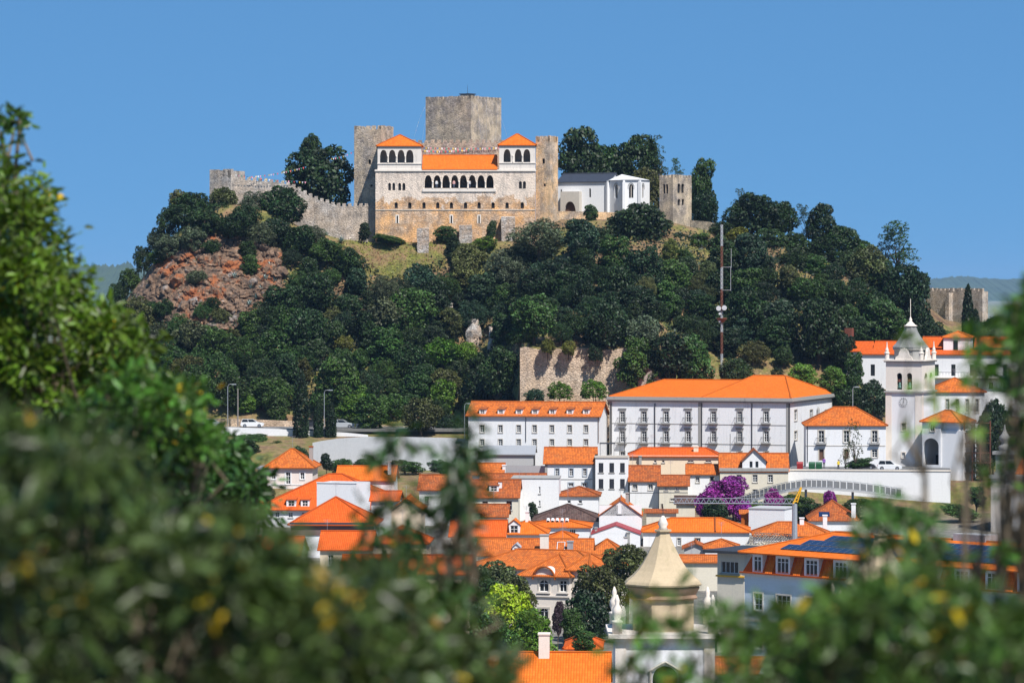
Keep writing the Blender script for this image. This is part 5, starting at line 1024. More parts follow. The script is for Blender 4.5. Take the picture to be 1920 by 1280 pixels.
def ball_blobs(nb, R0, r0, r1, sqz=1.0, core=.6, zmin=-.5, seed=0):
    r = random.Random(seed); B = [(0, 0, 0, core, .85)]
    for k in range(nb):
        z = 1 - 2 * (k + .5) / nb; z = max(zmin, z); a = k * 2.39996 + r.uniform(-.4, .4); q = math.sqrt(max(0, 1 - z * z)); rr = R0 * r.uniform(.8, 1.12)
        B.append((q * math.cos(a) * rr, q * math.sin(a) * rr, z * rr * sqz, r.uniform(r0, r1), r.uniform(.7, 1.0)))
    return B
CR = {'oak': [], 'olive': [], 'layer': [], 'airy': [], 'bush': [], 'cyp': [], 'pom': [], 'sparse': []}
for s in range(4): CR['oak'].append(blob_crown('oak_crown', ball_blobs(26, .66, .22, .40, .92, .62, -.75, s), 10500, .052))
for s in range(2): CR['olive'].append(blob_crown('olive_crown', ball_blobs(30, .70, .17, .32, .9, .62, -.75, 20 + s), 11000, .046, .33, .5))
for s in range(3):
    r = random.Random(40 + s); B = []
    for k in range(34):
        a = k * 2.4; z = -.75 + 1.55 * k / 33 + r.uniform(-.1, .1); q = (1 - .55 * abs(z)) * r.uniform(.35, .72); B.append((q * math.cos(a), q * math.sin(a), z, r.uniform(.26, .40), r.uniform(.5, .75)))
    B.append((0, 0, -.05, .6, .9))
    CR['layer'].append(blob_crown('layered_crown', B, 11500, .052, .6, .6))
for s in range(3):
    r = random.Random(60 + s); B = []
    for k in range(60):
        z = r.uniform(-1.0, 1.25); a = r.uniform(0, 6.28); q = r.uniform(.05, .75) * (1 - .42 * max(0, z)); B.append((q * math.cos(a), q * math.sin(a), z, r.uniform(.10, .23), r.uniform(.7, 1.0)))
    CR['airy'].append(blob_crown('airy_crown', B, 4200, .045, .5, .3, .15))
for s in range(3): CR['bush'].append(blob_crown('bush_crown', ball_blobs(34, .74, .16, .27, .9, .68, -.75, 80 + s), 8000, .048))
for s in range(2): CR['pom'].append(blob_crown('trimmed_crown', ball_blobs(40, .82, .12, .19, .95, .8, -.6, 90 + s), 8000, .042))
for s in range(2):
    r = random.Random(95 + s); B = []
    for k in range(34):
        z = -1 + 2 * k / 33; q = .26 * (1 - max(0, (z - .1)) ** 1.7 * .85); a = k * 2.4; B.append((q * .35 * math.cos(a), q * .35 * math.sin(a), z, q * .75 + .03, 1.2))
    CR['cyp'].append(blob_crown('cypress_crown', B, 15000, .045, .45, .3, .6))
for s in range(2):
    r = random.Random(160 + s); B = [(r.uniform(-.6, .6), r.uniform(-.6, .6), r.uniform(-.9, 1.0), r.uniform(.12, .28)) for k in range(26)]
    CR['sparse'].append(blob_crown('sparse_crown', B, 900, .06, .5, .3, .1))
TRK = []
for s in range(3):
    r = random.Random(s); mb = MB(); mb.tube([(0, 0, -.6), (.02, 0, .3), (.06 * r.uniform(-1, 1), .05, .8), (.1 * r.uniform(-1, 1), .06, 1.25)], [.085, .065, .05, .02], 6)
    for k in range(5):
        a = k * 1.3 + s; mb.tube([(0, 0, .45 + .08 * k), (.25 * math.cos(a), .25 * math.sin(a), .75 + .1 * k), (.5 * math.cos(a), .5 * math.sin(a), 1.0 + .1 * k)], [.035, .025, .01], 5)
    TRK.append(mb.mesh('trunk_mesh', M_bark))
COLS = {'dark': (0.023, 0.045, 0.01), 'deep': (0.015, 0.031, 0.009), 'mid': (0.038, 0.076, 0.013), 'olive': (0.08, 0.096, 0.048), 'yellow': (0.115, 0.122, 0.018), 'blue': (0.026, 0.053, 0.025), 'brown': (0.066, 0.07, 0.017), 'bright': (0.08, 0.15, 0.012), 'lime': (0.21, 0.31, 0.012), 'grey': (0.056, 0.071, 0.034), 'purple': (0.24, 0.028, 0.24), 'plum': (0.045, 0.022, 0.028), 'khaki': (0.07, 0.08, 0.024)}
CNAME = {'dark': 'dark green', 'deep': 'very dark green', 'mid': 'mid green', 'olive': 'grey-green', 'yellow': 'yellow-flecked green', 'blue': 'bluish green', 'brown': 'brownish green', 'bright': 'bright green', 'lime': 'lime green', 'grey': 'dull grey-green', 'purple': 'purple', 'plum': 'plum-coloured', 'khaki': 'khaki'}
TREES = []
def tree(px, py, rx, ry, kind, col, label=None, D=None, name=None, cat='tree', group=None, trunk=True, base=None):
    """crown centred on the pixel; stands on the ground below it"""
    k0 = (D or 670) / F; rz = ry * k0
    if D is None:
        D = hit(px, py, up=rz * .9)
        if D is None: D = 705.0
    k = D / F; r, rz = rx * k, ry * k; c = W(px, py, D); zb = Tz(c.x, c.y) if base is None else base
    zb = min(zb, c.z - rz * .6)
    if c.z - zb > 1.05 * rz and kind not in ('pom', 'airy', 'sparse'):
        top = c.z + rz; rz = min((top - zb) * .52, rz * 1.35); c.z = top - rz
    sh_ = rx < 21 if label is None else (cat == 'shrub' or any(w_ in label.split() for w_ in ('bush', 'shrub', 'hedge', 'scrub', 'creeper', 'climber', 'ivy')))
    e = empty(name or ('shrub' if sh_ else 'tree'), (c.x, c.y, zb), rnd.uniform(0, 6.28)); e['category'] = 'shrub' if sh_ else 'tree'
    if label: e['label'] = label
    if group: e['group'] = group
    me = rnd.choice(CR[kind]); o = link('crown', me, e, (0, 0, c.z - zb)); b = COLS[col]; j = rnd.uniform(.8, 1.25); h_ = rnd.uniform(-.12, .12)
    o.color = (b[0] * j * (1 + h_), b[1] * j, b[2] * j * (1 - h_), 1); f_ = 2.1 if kind == 'cyp' else 1.0; a_ = 1.0 if kind in ('pom', 'cyp') else rnd.uniform(.86, 1.2); o.scale = (r * f_ * a_, r * f_ / a_, rz * (1.0 if kind != 'airy' else .8)); o.rotation_euler = (0, 0, 0) if kind in ('pom', 'cyp') else (rnd.uniform(-.22, .22), rnd.uniform(-.22, .22), 0)
    if trunk:
        t = link('trunk', rnd.choice(TRK), e, (0, 0, 0)); H_ = max((c.z - zb + .45 * rz) / 1.55, .4); t.scale = (max(r * .9, .3), max(r * .9, .3), H_)
    TREES.append((px, py, rx, ry, e, kind, col, label is None)); return e
# individually recognisable trees
tree(598, 318, 68, 56, 'oak', 'dark', 'large dark evergreen behind the stepped curtain wall left of the palace', 714)
tree(580, 278, 26, 26, 'layer', 'dark', 'small leafy top rising over the big dark hilltop tree', 716)
tree(1092, 300, 50, 58, 'layer', 'dark', 'tall leafy tree rising directly right of the slim ochre tower', 737)
tree(1145, 312, 50, 50, 'oak', 'mid', 'broad green tree rising behind the middle of the chapel roof', 742)
tree(1198, 298, 54, 48, 'layer', 'dark', 'tall open tree rising behind the chapel apse', 738); tree(1232, 295, 26, 38, 'airy', 'dark', 'thin see-through tree at the right of the group behind the chapel', 737)
tree(1215, 345, 34, 40, 'oak', 'khaki', 'grey-green tree between the chapel apse and the ruined bell tower', 731)
tree(1313, 345, 34, 46, 'layer', 'mid', 'green tree rising just right of the ruined bell tower', 724); tree(1322, 388, 30, 34, 'oak', 'deep', 'dark tree under the green tree right of the ruined bell tower', 720); tree(1270, 320, 18, 24, 'airy', 'mid', 'thin tree top peeking over the ruined bell tower', 726)
tree(1410, 405, 58, 50, 'oak', 'deep', 'big very dark tree on the skyline above the radio mast', 703); tree(1465, 412, 34, 44, 'oak', 'dark', 'dark tree against the sky right of the big skyline tree', 706); tree(1385, 390, 24, 34, 'airy', 'dark', 'spiky top over the big skyline tree', 706)
tree(1540, 425, 34, 42, 'layer', 'deep', 'dark layered tree alone on the right skyline', 700); tree(1512, 420, 24, 36, 'airy', 'deep', 'narrow dark tree top on the right skyline', 702); tree(1575, 455, 38, 38, 'oak', 'dark', 'round dark tree on the falling right skyline', 698)
tree(1683, 462, 44, 46, 'airy', 'mid', 'tall airy tree standing out above the right shoulder of the hill', 694); tree(1660, 470, 26, 40, 'airy', 'dark', 'thin tree beside the tall airy tree', 696); tree(1700, 545, 52, 62, 'oak', 'deep', 'big dark tree at the right foot of the wooded hill', 684); tree(1630, 500, 44, 46, 'oak', 'khaki', 'khaki tree on the right shoulder of the hill', 690); tree(1722, 600, 34, 46, 'oak', 'deep', 'dark tree in front of the high outer wall', 680)
tree(1190, 425, 66, 52, 'oak', 'deep', 'big round dark tree in front of the white chapel', 692); tree(1108, 402, 16, 18, 'layer', 'mid', 'small light shrub before the reddish terrace wall', 697)
tree(1010, 450, 62, 46, 'olive', 'olive', 'large grey-green olive-like tree under the right end of the palace'); tree(950, 505, 52, 44, 'olive', 'olive', 'second large grey-green tree below the palace'); tree(745, 545, 36, 28, 'olive', 'grey', 'dull grey-green tree below the grassy slope')
tree(1385, 448, 36, 22, 'layer', 'yellow', 'pale yellowish tree crown at the top right of the mast'); tree(1255, 478, 20, 30, 'layer', 'yellow', 'yellow-flecked tree below the ruined bell tower')
tree(1535, 620, 58, 72, 'oak', 'deep', 'huge dark tree left of the forest-edge orange roof'); tree(1580, 660, 36, 44, 'oak', 'deep', 'dark tree right beside the forest-edge white house')
tree(530, 388, 44, 44, 'oak', 'dark', 'round dark tree in front of the stepped curtain wall', 699); tree(478, 392, 36, 40, 'olive', 'grey', 'grey-green tree in front of the curtain wall beside the end tower', 700); tree(420, 375, 30, 28, 'oak', 'khaki', 'khaki bush at the foot of the ruined end tower', 701); tree(360, 385, 40, 32, 'bush', 'dark', 'dark rounded bush on the left skyline under the end tower', 700)
tree(683, 436, 14, 20, 'layer', 'deep', 'dark pointed shrub against the left base of the palace', 697); tree(835, 440, 26, 16, 'layer', 'mid', 'leafy climber at the palace base between the buttresses', 697.5); tree(922, 432, 12, 20, 'layer', 'dark', 'dark creeper at the palace base by the right buttress', 698); tree(730, 450, 40, 9, 'layer', 'mid', 'low creeping ivy along the foot of the ochre palace wall', 697.5, cat='shrub', name='shrub')
tree(855, 475, 16, 24, 'layer', 'deep', 'dark conical tree below the middle buttress'); tree(905, 458, 28, 16, 'bush', 'bright', 'fresh green bush between the middle and right buttresses')
for q in ((1027, 650, 18, 18, 'bush', 'yellow', 'yellow-flowered shrub hanging over the retaining wall, left one'), (1066, 653, 16, 19, 'bush', 'yellow', 'yellow-flowered shrub hanging over the retaining wall, right one'), (1117, 663, 16, 24, 'pom', 'deep', 'tight dark clipped shrub on the retaining wall'), (975, 632, 30, 20, 'pom', 'mid', 'umbrella-shaped clipped tree above the left end of the retaining wall'), (1190, 668, 40, 36, 'layer', 'mid', 'leafy tree overhanging the right end of the retaining wall'), (1222, 690, 28, 30, 'layer', 'mid', 'leafy shrub beside the small grey rubble wall'), (1262, 655, 52, 40, 'oak', 'deep', 'dark rounded tree behind the white palace roof'), (1302, 672, 46, 44, 'layer', 'mid', 'big bright leafy tree behind the white palace roof')): tree(*q, D=627.0 if q[0] > 1000 else 632, base=ZC - 12 if q[0] < 1180 else None)
for q in ((1003, 739, 22, 14, 'bush', 'blue', 'bluish low bush below the retaining wall, leftmost'), (1050, 735, 26, 23, 'pom', 'bright', 'round bright green clipped tree below the retaining wall, left one'), (1114, 733, 29, 25, 'pom', 'bright', 'round bright green clipped tree below the retaining wall, right one'), (1186, 738, 22, 14, 'pom', 'mid', 'clipped bush peeking at the left end of the palace roof')): tree(*q, D=624.0)
for q in ((1412, 662, 34, 28, 'olive', 'brown', 'brownish dome-shaped bush on the dry grass slope'), (1380, 690, 30, 26, 'oak', 'dark', 'dark tree at the foot of the radio mast'), (1457, 700, 14, 13, 'pom', 'deep', 'small round dark bush on the dry grass'), (1505, 700, 30, 18, 'layer', 'bright', 'bright leafy vine thicket on the dry grass slope'), (1470, 668, 20, 24, 'oak', 'dark', 'dark shrub beside the brownish dome bush'), (1560, 708, 30, 22, 'layer', 'bright', 'bright green shrub below the huge dark tree'), (1600, 690, 24, 30, 'layer', 'mid', 'green shrub beside the forest-edge house'), (1636, 738, 36, 30, 'oak', 'blue', 'bluish tree left of the church bell tower'), (1590, 740, 34, 26, 'oak', 'dark', 'dark tree behind the right corner of the white palace'), (1545, 742, 22, 20, 'oak', 'dark', 'small dark tree behind the palace roof end')): tree(*q, D=None if q[1] < 672 else 628.0)
for q in ((1500, 690, 60, 10, 'bush', 'khaki', 'low khaki scrub strip'),): pass
tree(1815, 592, 19, 52, 'cyp', 'deep', 'dark columnar cypress before the high outer wall', 668); tree(1830, 622, 16, 38, 'cyp', 'deep', 'second dark cypress before the high outer wall', 665); tree(1862, 785, 32, 50, 'oak', 'deep', 'dark tree in front of the white side wing at right', 600); tree(1850, 840, 30, 40, 'oak', 'deep', 'dark tree in the shade behind the steel stair tower', 598); tree(1880, 612, 44, 22, 'oak', 'mid', 'green tree at the right edge above the convent roofs', 690); tree(1930, 640, 40, 60, 'oak', 'mid', 'green tree cut by the right edge above the convent', 680)
for q in ((564, 764, 24, 64, 'cyp', 'deep', 'tallest dark cypress beside the road, left of three'), (597, 790, 15, 34, 'cyp', 'deep', 'slimmest dark cypress beside the road, middle of three'), (620, 790, 17, 34, 'cyp', 'deep', 'dark cypress beside the road, right of three')):
    tree(*q, D=632.5, cat='tree', name='cypress', group='cypresses beside the road')
for q in ((1815, 590), ): pass
# bushes that make the left outline of the hill and the foot of the curtain wall
for q in ((335, 372, 26, 22, 'bush', 'khaki', 'khaki bush high on the left hill outline'), (315, 410, 24, 24, 'bush', 'dark', 'dark bush on the left hill outline under the khaki one'), (296, 445, 24, 22, 'oak', 'grey', 'grey-green bush halfway down the left hill outline'), (270, 480, 22, 24, 'bush', 'dark', 'dark bush low on the left hill outline'), (245, 522, 24, 26, 'bush', 'mid', 'green bush low on the left hill outline'), (222, 548, 22, 24, 'oak', 'dark', 'lowest dark bush on the left hill outline'), (385, 415, 40, 30, 'bush', 'dark', 'dark bush mass below the end tower'), (440, 425, 40, 32, 'oak', 'dark', 'dark rounded tree below the end tower'), (490, 440, 36, 30, 'olive', 'grey', 'grey-green tree between cliff and curtain wall'), (555, 450, 40, 30, 'oak', 'dark', 'dark tree right below the curtain wall middle'), (610, 470, 40, 26, 'oak', 'mid', 'green tree below the right part of the curtain wall'), (655, 490, 34, 30, 'oak', 'dark', 'dark tree left of the grassy slope'), (575, 405, 20, 30, 'oak', 'deep', 'very dark shrub touching the curtain wall'), (520, 432, 34, 26, 'oak', 'deep', 'very dark bush directly under the round dark tree'), (462, 405, 30, 24, 'oak', 'dark', 'dark bush under the curtain wall beside the grey-green tree'), (590, 440, 30, 20, 'olive', 'grey', 'grey-green scrub at the foot of the curtain wall'), (940, 700, 46, 58, 'oak', 'dark', 'tall dark tree left of the broad retaining wall'), (895, 735, 44, 52, 'oak', 'deep', 'very dark tree above the left end of the dormered house'), (955, 760, 30, 26, 'oak', 'deep', 'dark tree touching the roof of the dormered house'), (850, 465, 22, 22, 'cyp', 'deep', 'dark cone-shaped tree left of the middle buttress'), (975, 480, 34, 26, 'oak', 'dark', 'dark tree under the right buttress'), (1350, 438, 32, 24, 'oak', 'dark', 'dark tree on the crest left of the mast top', 698), (1300, 445, 30, 20, 'oak', 'deep', 'very dark tree under the low wall stub', 699), (1440, 458, 38, 28, 'layer', 'dark', 'dark layered tree under the big skyline tree', 696), (1490, 462, 38, 30, 'oak', 'dark', 'dark rounded tree filling the right crest', 696), (1540, 472, 38, 28, 'layer', 'deep', 'very dark layered tree below the lone skyline tree', 695), (1598, 492, 36, 32, 'oak', 'dark', 'dark tree below the falling right skyline', 693), (1650, 525, 40, 34, 'layer', 'dark', 'dark layered tree below the khaki tree', 690), (1610, 470, 30, 26, 'oak', 'mid', 'green tree on the falling right skyline', 699), (1745, 622, 26, 26, 'oak', 'deep', 'very dark bush at the left foot of the high outer wall', 672), (1240, 430, 34, 24, 'oak', 'dark', 'dark tree at the foot of the ruined bell tower', 697), (405, 398, 36, 22, 'oak', 'dark', 'dark bush right at the base of the end tower', 699), (345, 405, 34, 26, 'oak', 'dark', 'dark bush just left below the end tower', 697), (445, 398, 26, 18, 'bush', 'dark', 'small dark bush in front of the curtain wall start', 700), (1265, 455, 30, 22, 'oak', 'dark', 'dark tree on the crest slope right below the ruined bell tower', 694), (1312, 465, 34, 26, 'layer', 'mid', 'green layered tree left of the mast tip', 693), (1225, 462, 30, 24, 'oak', 'deep', 'very dark tree under the big round tree by the chapel', 692), (1488, 492, 36, 28, 'oak', 'dark', 'dark tree on the upper right slope under the crest', 689), (1525, 502, 34, 26, 'layer', 'mid', 'green layered tree on the upper right slope under the crest', 688), (1758, 640, 28, 20, 'bush', 'deep', 'dark bush on the bare bank below the high outer wall', 667), (1778, 632, 22, 16, 'bush', 'mid', 'green bush at the foot of the high outer wall', 668), (720, 535, 34, 22, 'olive', 'grey', 'grey-green shrub at the lower edge of the grass slope', 676)): tree(*q)
# town greenery
for q in ((1350, 928, 50, 32, 'oak', 'purple', 'large purple bougainvillea in full bloom by the pale houses', 557), (1375, 905, 26, 18, 'oak', 'purple', 'highest purple bougainvillea spray against the dormer house', 558), (1325, 950, 24, 24, 'oak', 'purple', 'purple bougainvillea spilling down beside the dark shed', 556), (1393, 960, 22, 26, 'oak', 'purple', 'purple bougainvillea hanging above the small white block', 556), (1450, 932, 20, 20, 'oak', 'purple', 'small purple bougainvillea under the curved footbridge', 556), (1557, 932, 17, 17, 'oak', 'purple', 'purple bougainvillea at the right end of the footbridge', 558), (1342, 952, 28, 20, 'oak', 'deep', 'dark green bush in front of the large bougainvillea', 553), (1500, 950, 34, 20, 'layer', 'mid', 'leafy green thicket under the curved footbridge', 557), (1530, 955, 30, 16, 'bush', 'dark', 'dark hedge under the footbridge beside the old red roof', 555), (1420, 948, 18, 12, 'bush', 'bright', 'small bright bush beside the white block', 556)):
    tree(*q[:7], D=q[7], name='bougainvillea' if 'bougainvillea' in q[6] and q[5] == 'purple' else 'shrub', cat='shrub', group=None)
for q in ((925, 1080, 50, 38, 'bush', 'khaki', 'dark khaki tree at the left of the ornate mansion', 426), (965, 1110, 44, 42, 'bush', 'khaki', 'khaki tree touching the mansion front', 424), (905, 1120, 50, 50, 'oak', 'dark', 'dark tree below the left end of the mansion roof', 422), (1175, 1052, 55, 42, 'bush', 'khaki', 'khaki tree crown left of the onion dome top', 430), (1125, 1095, 55, 55, 'bush', 'khaki', 'large khaki tree right of the mansion front', 425), (1100, 1150, 46, 60, 'oak', 'deep', 'very dark tree in front of the mansion right wing', 420), (960, 1150, 52, 56, 'layer', 'lime', 'lime green tree in front of the mansion', 400), (1000, 1190, 44, 50, 'layer', 'bright', 'bright green tree low before the mansion', 395), (925, 1200, 60, 60, 'oak', 'mid', 'green tree low at the left of the lime tree', 392), (1046, 1150, 14, 26, 'layer', 'plum', 'slim plum-leaved tree before the mansion windows', 418), (1095, 1200, 26, 18, 'layer', 'mid', 'leafy shrub beside the small orange roof at the bottom', 345), (1075, 1170, 30, 30, 'layer', 'mid', 'green shrub under the khaki tree right of the mansion', 398)): tree(*q[:7], D=q[7])
for q in ((450, 840, 40, 22, 'oak', 'dark', 'dark tree left of the concrete wall under the road', 618), (520, 838, 30, 14, 'bush', 'mid', 'low green hedge under the white road parapet', 628), (470, 822, 40, 9, 'bush', 'mid', 'clipped hedge strip below the road parapet', 630), (560, 850, 22, 16, 'oak', 'dark', 'dark shrub behind the pink villa roof', 600), (612, 862, 12, 14, 'layer', 'deep', 'small dark bush before the concrete wall', 596), (504, 925, 16, 14, 'layer', 'khaki', 'khaki bush below the pink villa', 555), (420, 870, 40, 40, 'oak', 'dark', 'dark tree left of the pink villa', 600), (455, 880, 30, 30, 'oak', 'mid', 'green tree beside the grey annex of the pink villa', 595), (760, 872, 40, 13, 'bush', 'mid', 'low green bush below the concrete wall middle', 600), (690, 872, 36, 13, 'bush', 'dark', 'low dark bush below the concrete wall left part', 600), (640, 868, 24, 12, 'bush', 'mid', 'low green bush left below the concrete wall', 600), (830, 876, 36, 14, 'bush', 'dark', 'low dark bush below the concrete wall right end', 598), (1240, 962, 26, 10, 'bush', 'mid', 'low green bush before the pale beige yard house', 545), (1480, 935, 24, 12, 'bush', 'mid', 'low green hedge behind the footbridge', 570), (1610, 945, 34, 14, 'bush', 'dark', 'dark hedge below the footbridge right end', 560), (1700, 965, 60, 12, 'bush', 'mid', 'green hedge along the foot of the terrace wall', 566), (845, 800, 30, 26, 'oak', 'deep', 'dark tree at the right end of the road', 640), (1000, 955, 12, 14, 'layer', 'dark', 'small potted shrub beside the blank white wall', 549), (1602, 830, 24, 36, 'sparse', 'khaki', 'young thin tree in front of the white house by the bell tower', 580), (1585, 850, 16, 22, 'sparse', 'khaki', 'sparse sapling in front of the white house door', 581), (1610, 866, 30, 7, 'bush', 'mid', 'low clipped hedge along the street by the bell tower', 581), (1830, 925, 26, 14, 'layer', 'mid', 'green creeper on the dry bank left of the church pier', 560), (1800, 955, 40, 10, 'bush', 'mid', 'low green shrubs at the foot of the dry bank', 555), (1000, 880, 5, 8, 'layer', 'mid', 'small cactus-like plant at the open barn end', 586)): tree(*q[:7], D=q[7])
# fill of the wooded slope: every crown is a tree of its own
def inside(p, poly):
    x, y = p; c = False; j = len(poly) - 1
    for i in range(len(poly)):
        if (poly[i][1] > y) != (poly[j][1] > y) and x < (poly[j][0] - poly[i][0]) * (y - poly[i][1]) / (poly[j][1] - poly[i][1]) + poly[i][0]: c = not c
        j = i
    return c
HILLP = [(215, 555), (262, 500), (320, 425), (395, 400), (470, 430), (570, 455), (640, 470), (800, 490), (960, 470), (1060, 425), (1140, 430), (1300, 440), (1500, 470), (1620, 520), (1735, 600), (1740, 640), (1590, 640), (1480, 645), (1350, 690), (1335, 640), (1200, 632), (985, 622), (975, 745), (850, 782), (640, 775), (420, 765), (280, 700), (200, 640)]
ROCKP = [(243, 545), (300, 480), (380, 440), (440, 435), (528, 470), (530, 545), (478, 605), (430, 620), (300, 602)]
GRASSP = [(655, 455), (845, 455), (838, 492), (800, 502), (720, 535), (700, 505), (650, 480)]
RUINP = [(835, 570), (930, 610), (930, 670), (870, 650)]
fr = random.Random(21); pts = []; tries = 0
while len(pts) < 205 and tries < 40000:
    tries += 1; x, y = fr.uniform(200, 1745), fr.uniform(395, 785); r = fr.choice((19, 23, 27, 31, 35, 39, 44))
    if not inside((x, y), HILLP) or inside((x, y), GRASSP) or inside((x, y - 12), GRASSP) or inside((x, y), RUINP) or (inside((x, y), ROCKP) and (r > 21 or fr.random() < .72)): continue
    if any((x - a) ** 2 + ((y - b) * 1.15) ** 2 < (.50 * (r + q)) ** 2 * .92 for a, b, q in pts): continue
    if any((x - t[0]) ** 2 / (t[2] + r * .3) ** 2 + (y - t[1]) ** 2 / (t[3] + r * .3) ** 2 < .8 for t in TREES): continue
    pts.append((x, y, r))
for x, y, r in sorted(pts):
    low = y > 640 and x < 980; left = x < 460
    col = fr.choice(('dark', 'mid', 'mid', 'bright', 'brown', 'dark', 'yellow' if fr.random() < .6 else 'mid', 'mid')) if low else fr.choice(('dark', 'khaki', 'grey', 'mid', 'olive')) if left else fr.choice(('dark', 'dark', 'deep', 'deep', 'blue', 'dark', 'mid', 'mid', 'khaki', 'olive' if fr.random() < .3 else 'dark'))
    kind = fr.choice(('oak', 'oak', 'layer', 'layer', 'layer', 'olive')) if not left else fr.choice(('bush', 'oak', 'olive'))
    tree(x, y, r * 1.12, r * fr.uniform(.9, 1.25), kind, col)
SHAPE = {'oak': 'rounded', 'olive': 'feathery', 'sparse': 'sparse', 'layer': 'layered', 'airy': 'airy', 'bush': 'dense', 'cyp': 'columnar', 'pom': 'clipped'}
def zone(x, y):
    if x < 300: return 'at the left edge of the rocky hill'
    if x < 450: return 'among the rust-red rocks' if y < 620 else 'below the rust-red rocks'
    if x < 560: return 'below the curtain wall' if y < 560 else ('on the left slope above the road' if y < 690 else 'just above the road lamps')
    if x < 720: return 'left of the grass slope' if y < 560 else ('in the middle of the left slope' if y < 680 else 'above the three cypresses')
    if x < 860: return 'below the grass slope' if y < 610 else ('left of the standing rocks' if y < 690 else 'above the parked cars')
    if x < 990: return 'below the loggia' if y < 590 else 'left of the broad retaining wall'
    if x < 1130: return 'below the slim ochre tower' if y < 540 else 'above the broad retaining wall'
    if x < 1270: return 'below the white chapel' if y < 540 else 'behind the clipped shrub wall'
    if x < 1350: return 'below the ruined bell tower' if y < 560 else 'just left of the mast foot'
    if x < 1470: return 'right of the mast top' if y < 540 else 'right of the mast foot'
    if x < 1600: return 'under the right skyline' if y < 540 else 'around the huge dark tree'
    return 'on the right shoulder of the hill'
ORD = ('', 'second', 'third', 'fourth', 'fifth', 'sixth', 'seventh', 'eighth', 'ninth')
cnt = {}
for x, y, rx, ry, e, kind, col, auto in TREES:
    if not auto: continue
    size = 'small' if rx < 20 else 'medium' if rx < 31 else 'large'
    lab = f"{size} {CNAME[col]} {SHAPE[kind]} {'shrub' if e['category'] == 'shrub' else 'tree'} {zone(x, y)}"; k = cnt.get(lab, 0); cnt[lab] = k + 1
    e['label'] = lab + (', ' + ORD[k] + ' from left' if k else ''); e['group'] = 'trees on the castle hill'
for x, y, rx, ry, e, kind, col, auto in TREES:
    if not auto and 'group' not in e: e['group'] = 'trees and shrubs of hill and town'
# ------------------------------------------------------------------ rocks, ground cover
def rock_mat():
    m, nt, bs = newmat('cliff_rock'); o = N(nt, 'NewGeometry').outputs['Position']
    n1 = noise(nt, o, .16, 6, .7); n2 = noise(nt, o, .9, 6, .75); n3 = noise(nt, o, .28, 4, .6)
    c = ramp(nt, n2, [(.30, (.035, .027, .022)), (.46, (.14, .09, .06)), (.58, (.29, .175, .105)), (.74, (.46, .39, .34))])
    c = mixc(nt, ramp(nt, n1, [(.53, 0.), (.60, .8)]), c, (.40, .115, .028)); c = mixc(nt, ramp(nt, n3, [(.58, 0.), (.66, .6)]), c, (.36, .34, .32)); c = mixc(nt, 1.0, c, ramp(nt, noise(nt, o, 2.2, 6, .75), [(.3, .55), (.7, 1.3)]), 'MULTIPLY')
    nt.links.new(c, bs.inputs['Base Color']); bs.inputs['Roughness'].default_value = .95; bump(nt, bs, noise(nt, o, 1.6, 8, .75), 1.0, .5); return m
M_rock = rock_mat()
def cliff(name, x0, x1, y0, y1, poly, step=3.0, amp=2.2):
    xs_ = np.arange(x0, x1, step); ys_ = np.arange(y0, y1, step); V = []; idx = {}; Fs = []; r = np.random.RandomState(5); cells = r.rand(160, 3) * np.array([x1 - x0, y1 - y0, 1]) + np.array([x0, y0, 0])
    for j, y in enumerate(ys_):
        for i, x in enumerate(xs_):
            D = hit(x, y)
            if D is None: continue
            d2 = (cells[:, 0] - x) ** 2 + ((cells[:, 1] - y) * 1.3) ** 2; k = np.argsort(d2)[:2]; edge = math.sqrt(d2[k[1]]) - math.sqrt(d2[k[0]])
            h = amp * (.25 + .75 * cells[k[0], 2]) * min(1, .35 + edge / 9) + r.rand() * .25; 
            if not inside((x, y), poly): h = -.6
            idx[i, j] = len(V); V.append(tuple(W(x + r.uniform(-1, 1), y + r.uniform(-1, 1), D - h)))
    for j in range(len(ys_) - 1):
        for i in range(len(xs_) - 1):
            q = [(i, j + 1), (i + 1, j + 1), (i + 1, j), (i, j)]
            if all(p in idx for p in q): Fs.append([idx[p] for p in q])
    me = bpy.data.meshes.new(name); me.from_pydata(V, [], Fs); me.materials.append(M_rock); me.update(); return tag(link(name, me), kind='structure')
cliff('cliff', 225, 545, 425, 640, ROCKP)
BOUL = []
for s in range(4):
    r = np.random.RandomState(s); mb = MB(); import bmesh
    bm = bmesh.new(); bmesh.ops.create_icosphere(bm, subdivisions=2, radius=1)
    for v in bm.verts: v.co *= .75 + .5 * r.rand(); v.co.z *= .8
    me = bpy.data.meshes.new('boulder_mesh'); bm.to_mesh(me); bm.free(); me.materials.append(M_rock); BOUL.append(me)
br = random.Random(4); nb = 0; bl = []
while nb < 46:
    x, y = br.uniform(240, 530), br.uniform(445, 615)
    if not inside((x, y), ROCKP): continue
    D = hit(x, y); s = br.uniform(.45, 1.5); o = link('boulder', br.choice(BOUL)); o.location = W(x, y, D - .9); o.rotation_euler = (br.uniform(0, 6), br.uniform(0, 6), br.uniform(0, 6)); o.scale = (s, s * br.uniform(.6, 1), s * br.uniform(.7, 1.2)); o['category'] = 'boulder'; o['group'] = 'boulders on the left cliff'; bl.append((x, y, s, o)); nb += 1
cnt = {}
for x, y, s, o in sorted(bl, key=lambda q: q[0]):
    lab = f"{'large' if s > 1.1 else 'medium' if s > .75 else 'small'} weathered boulder on the {'upper' if y < 500 else 'middle' if y < 555 else 'lower'} {'left' if x < 340 else 'central' if x < 440 else 'right'} part of the rocky cliff"; k = cnt.get(lab, 0); cnt[lab] = k + 1
    o['label'] = lab + (', ' + ORD[k] + ' from left' if k else '')
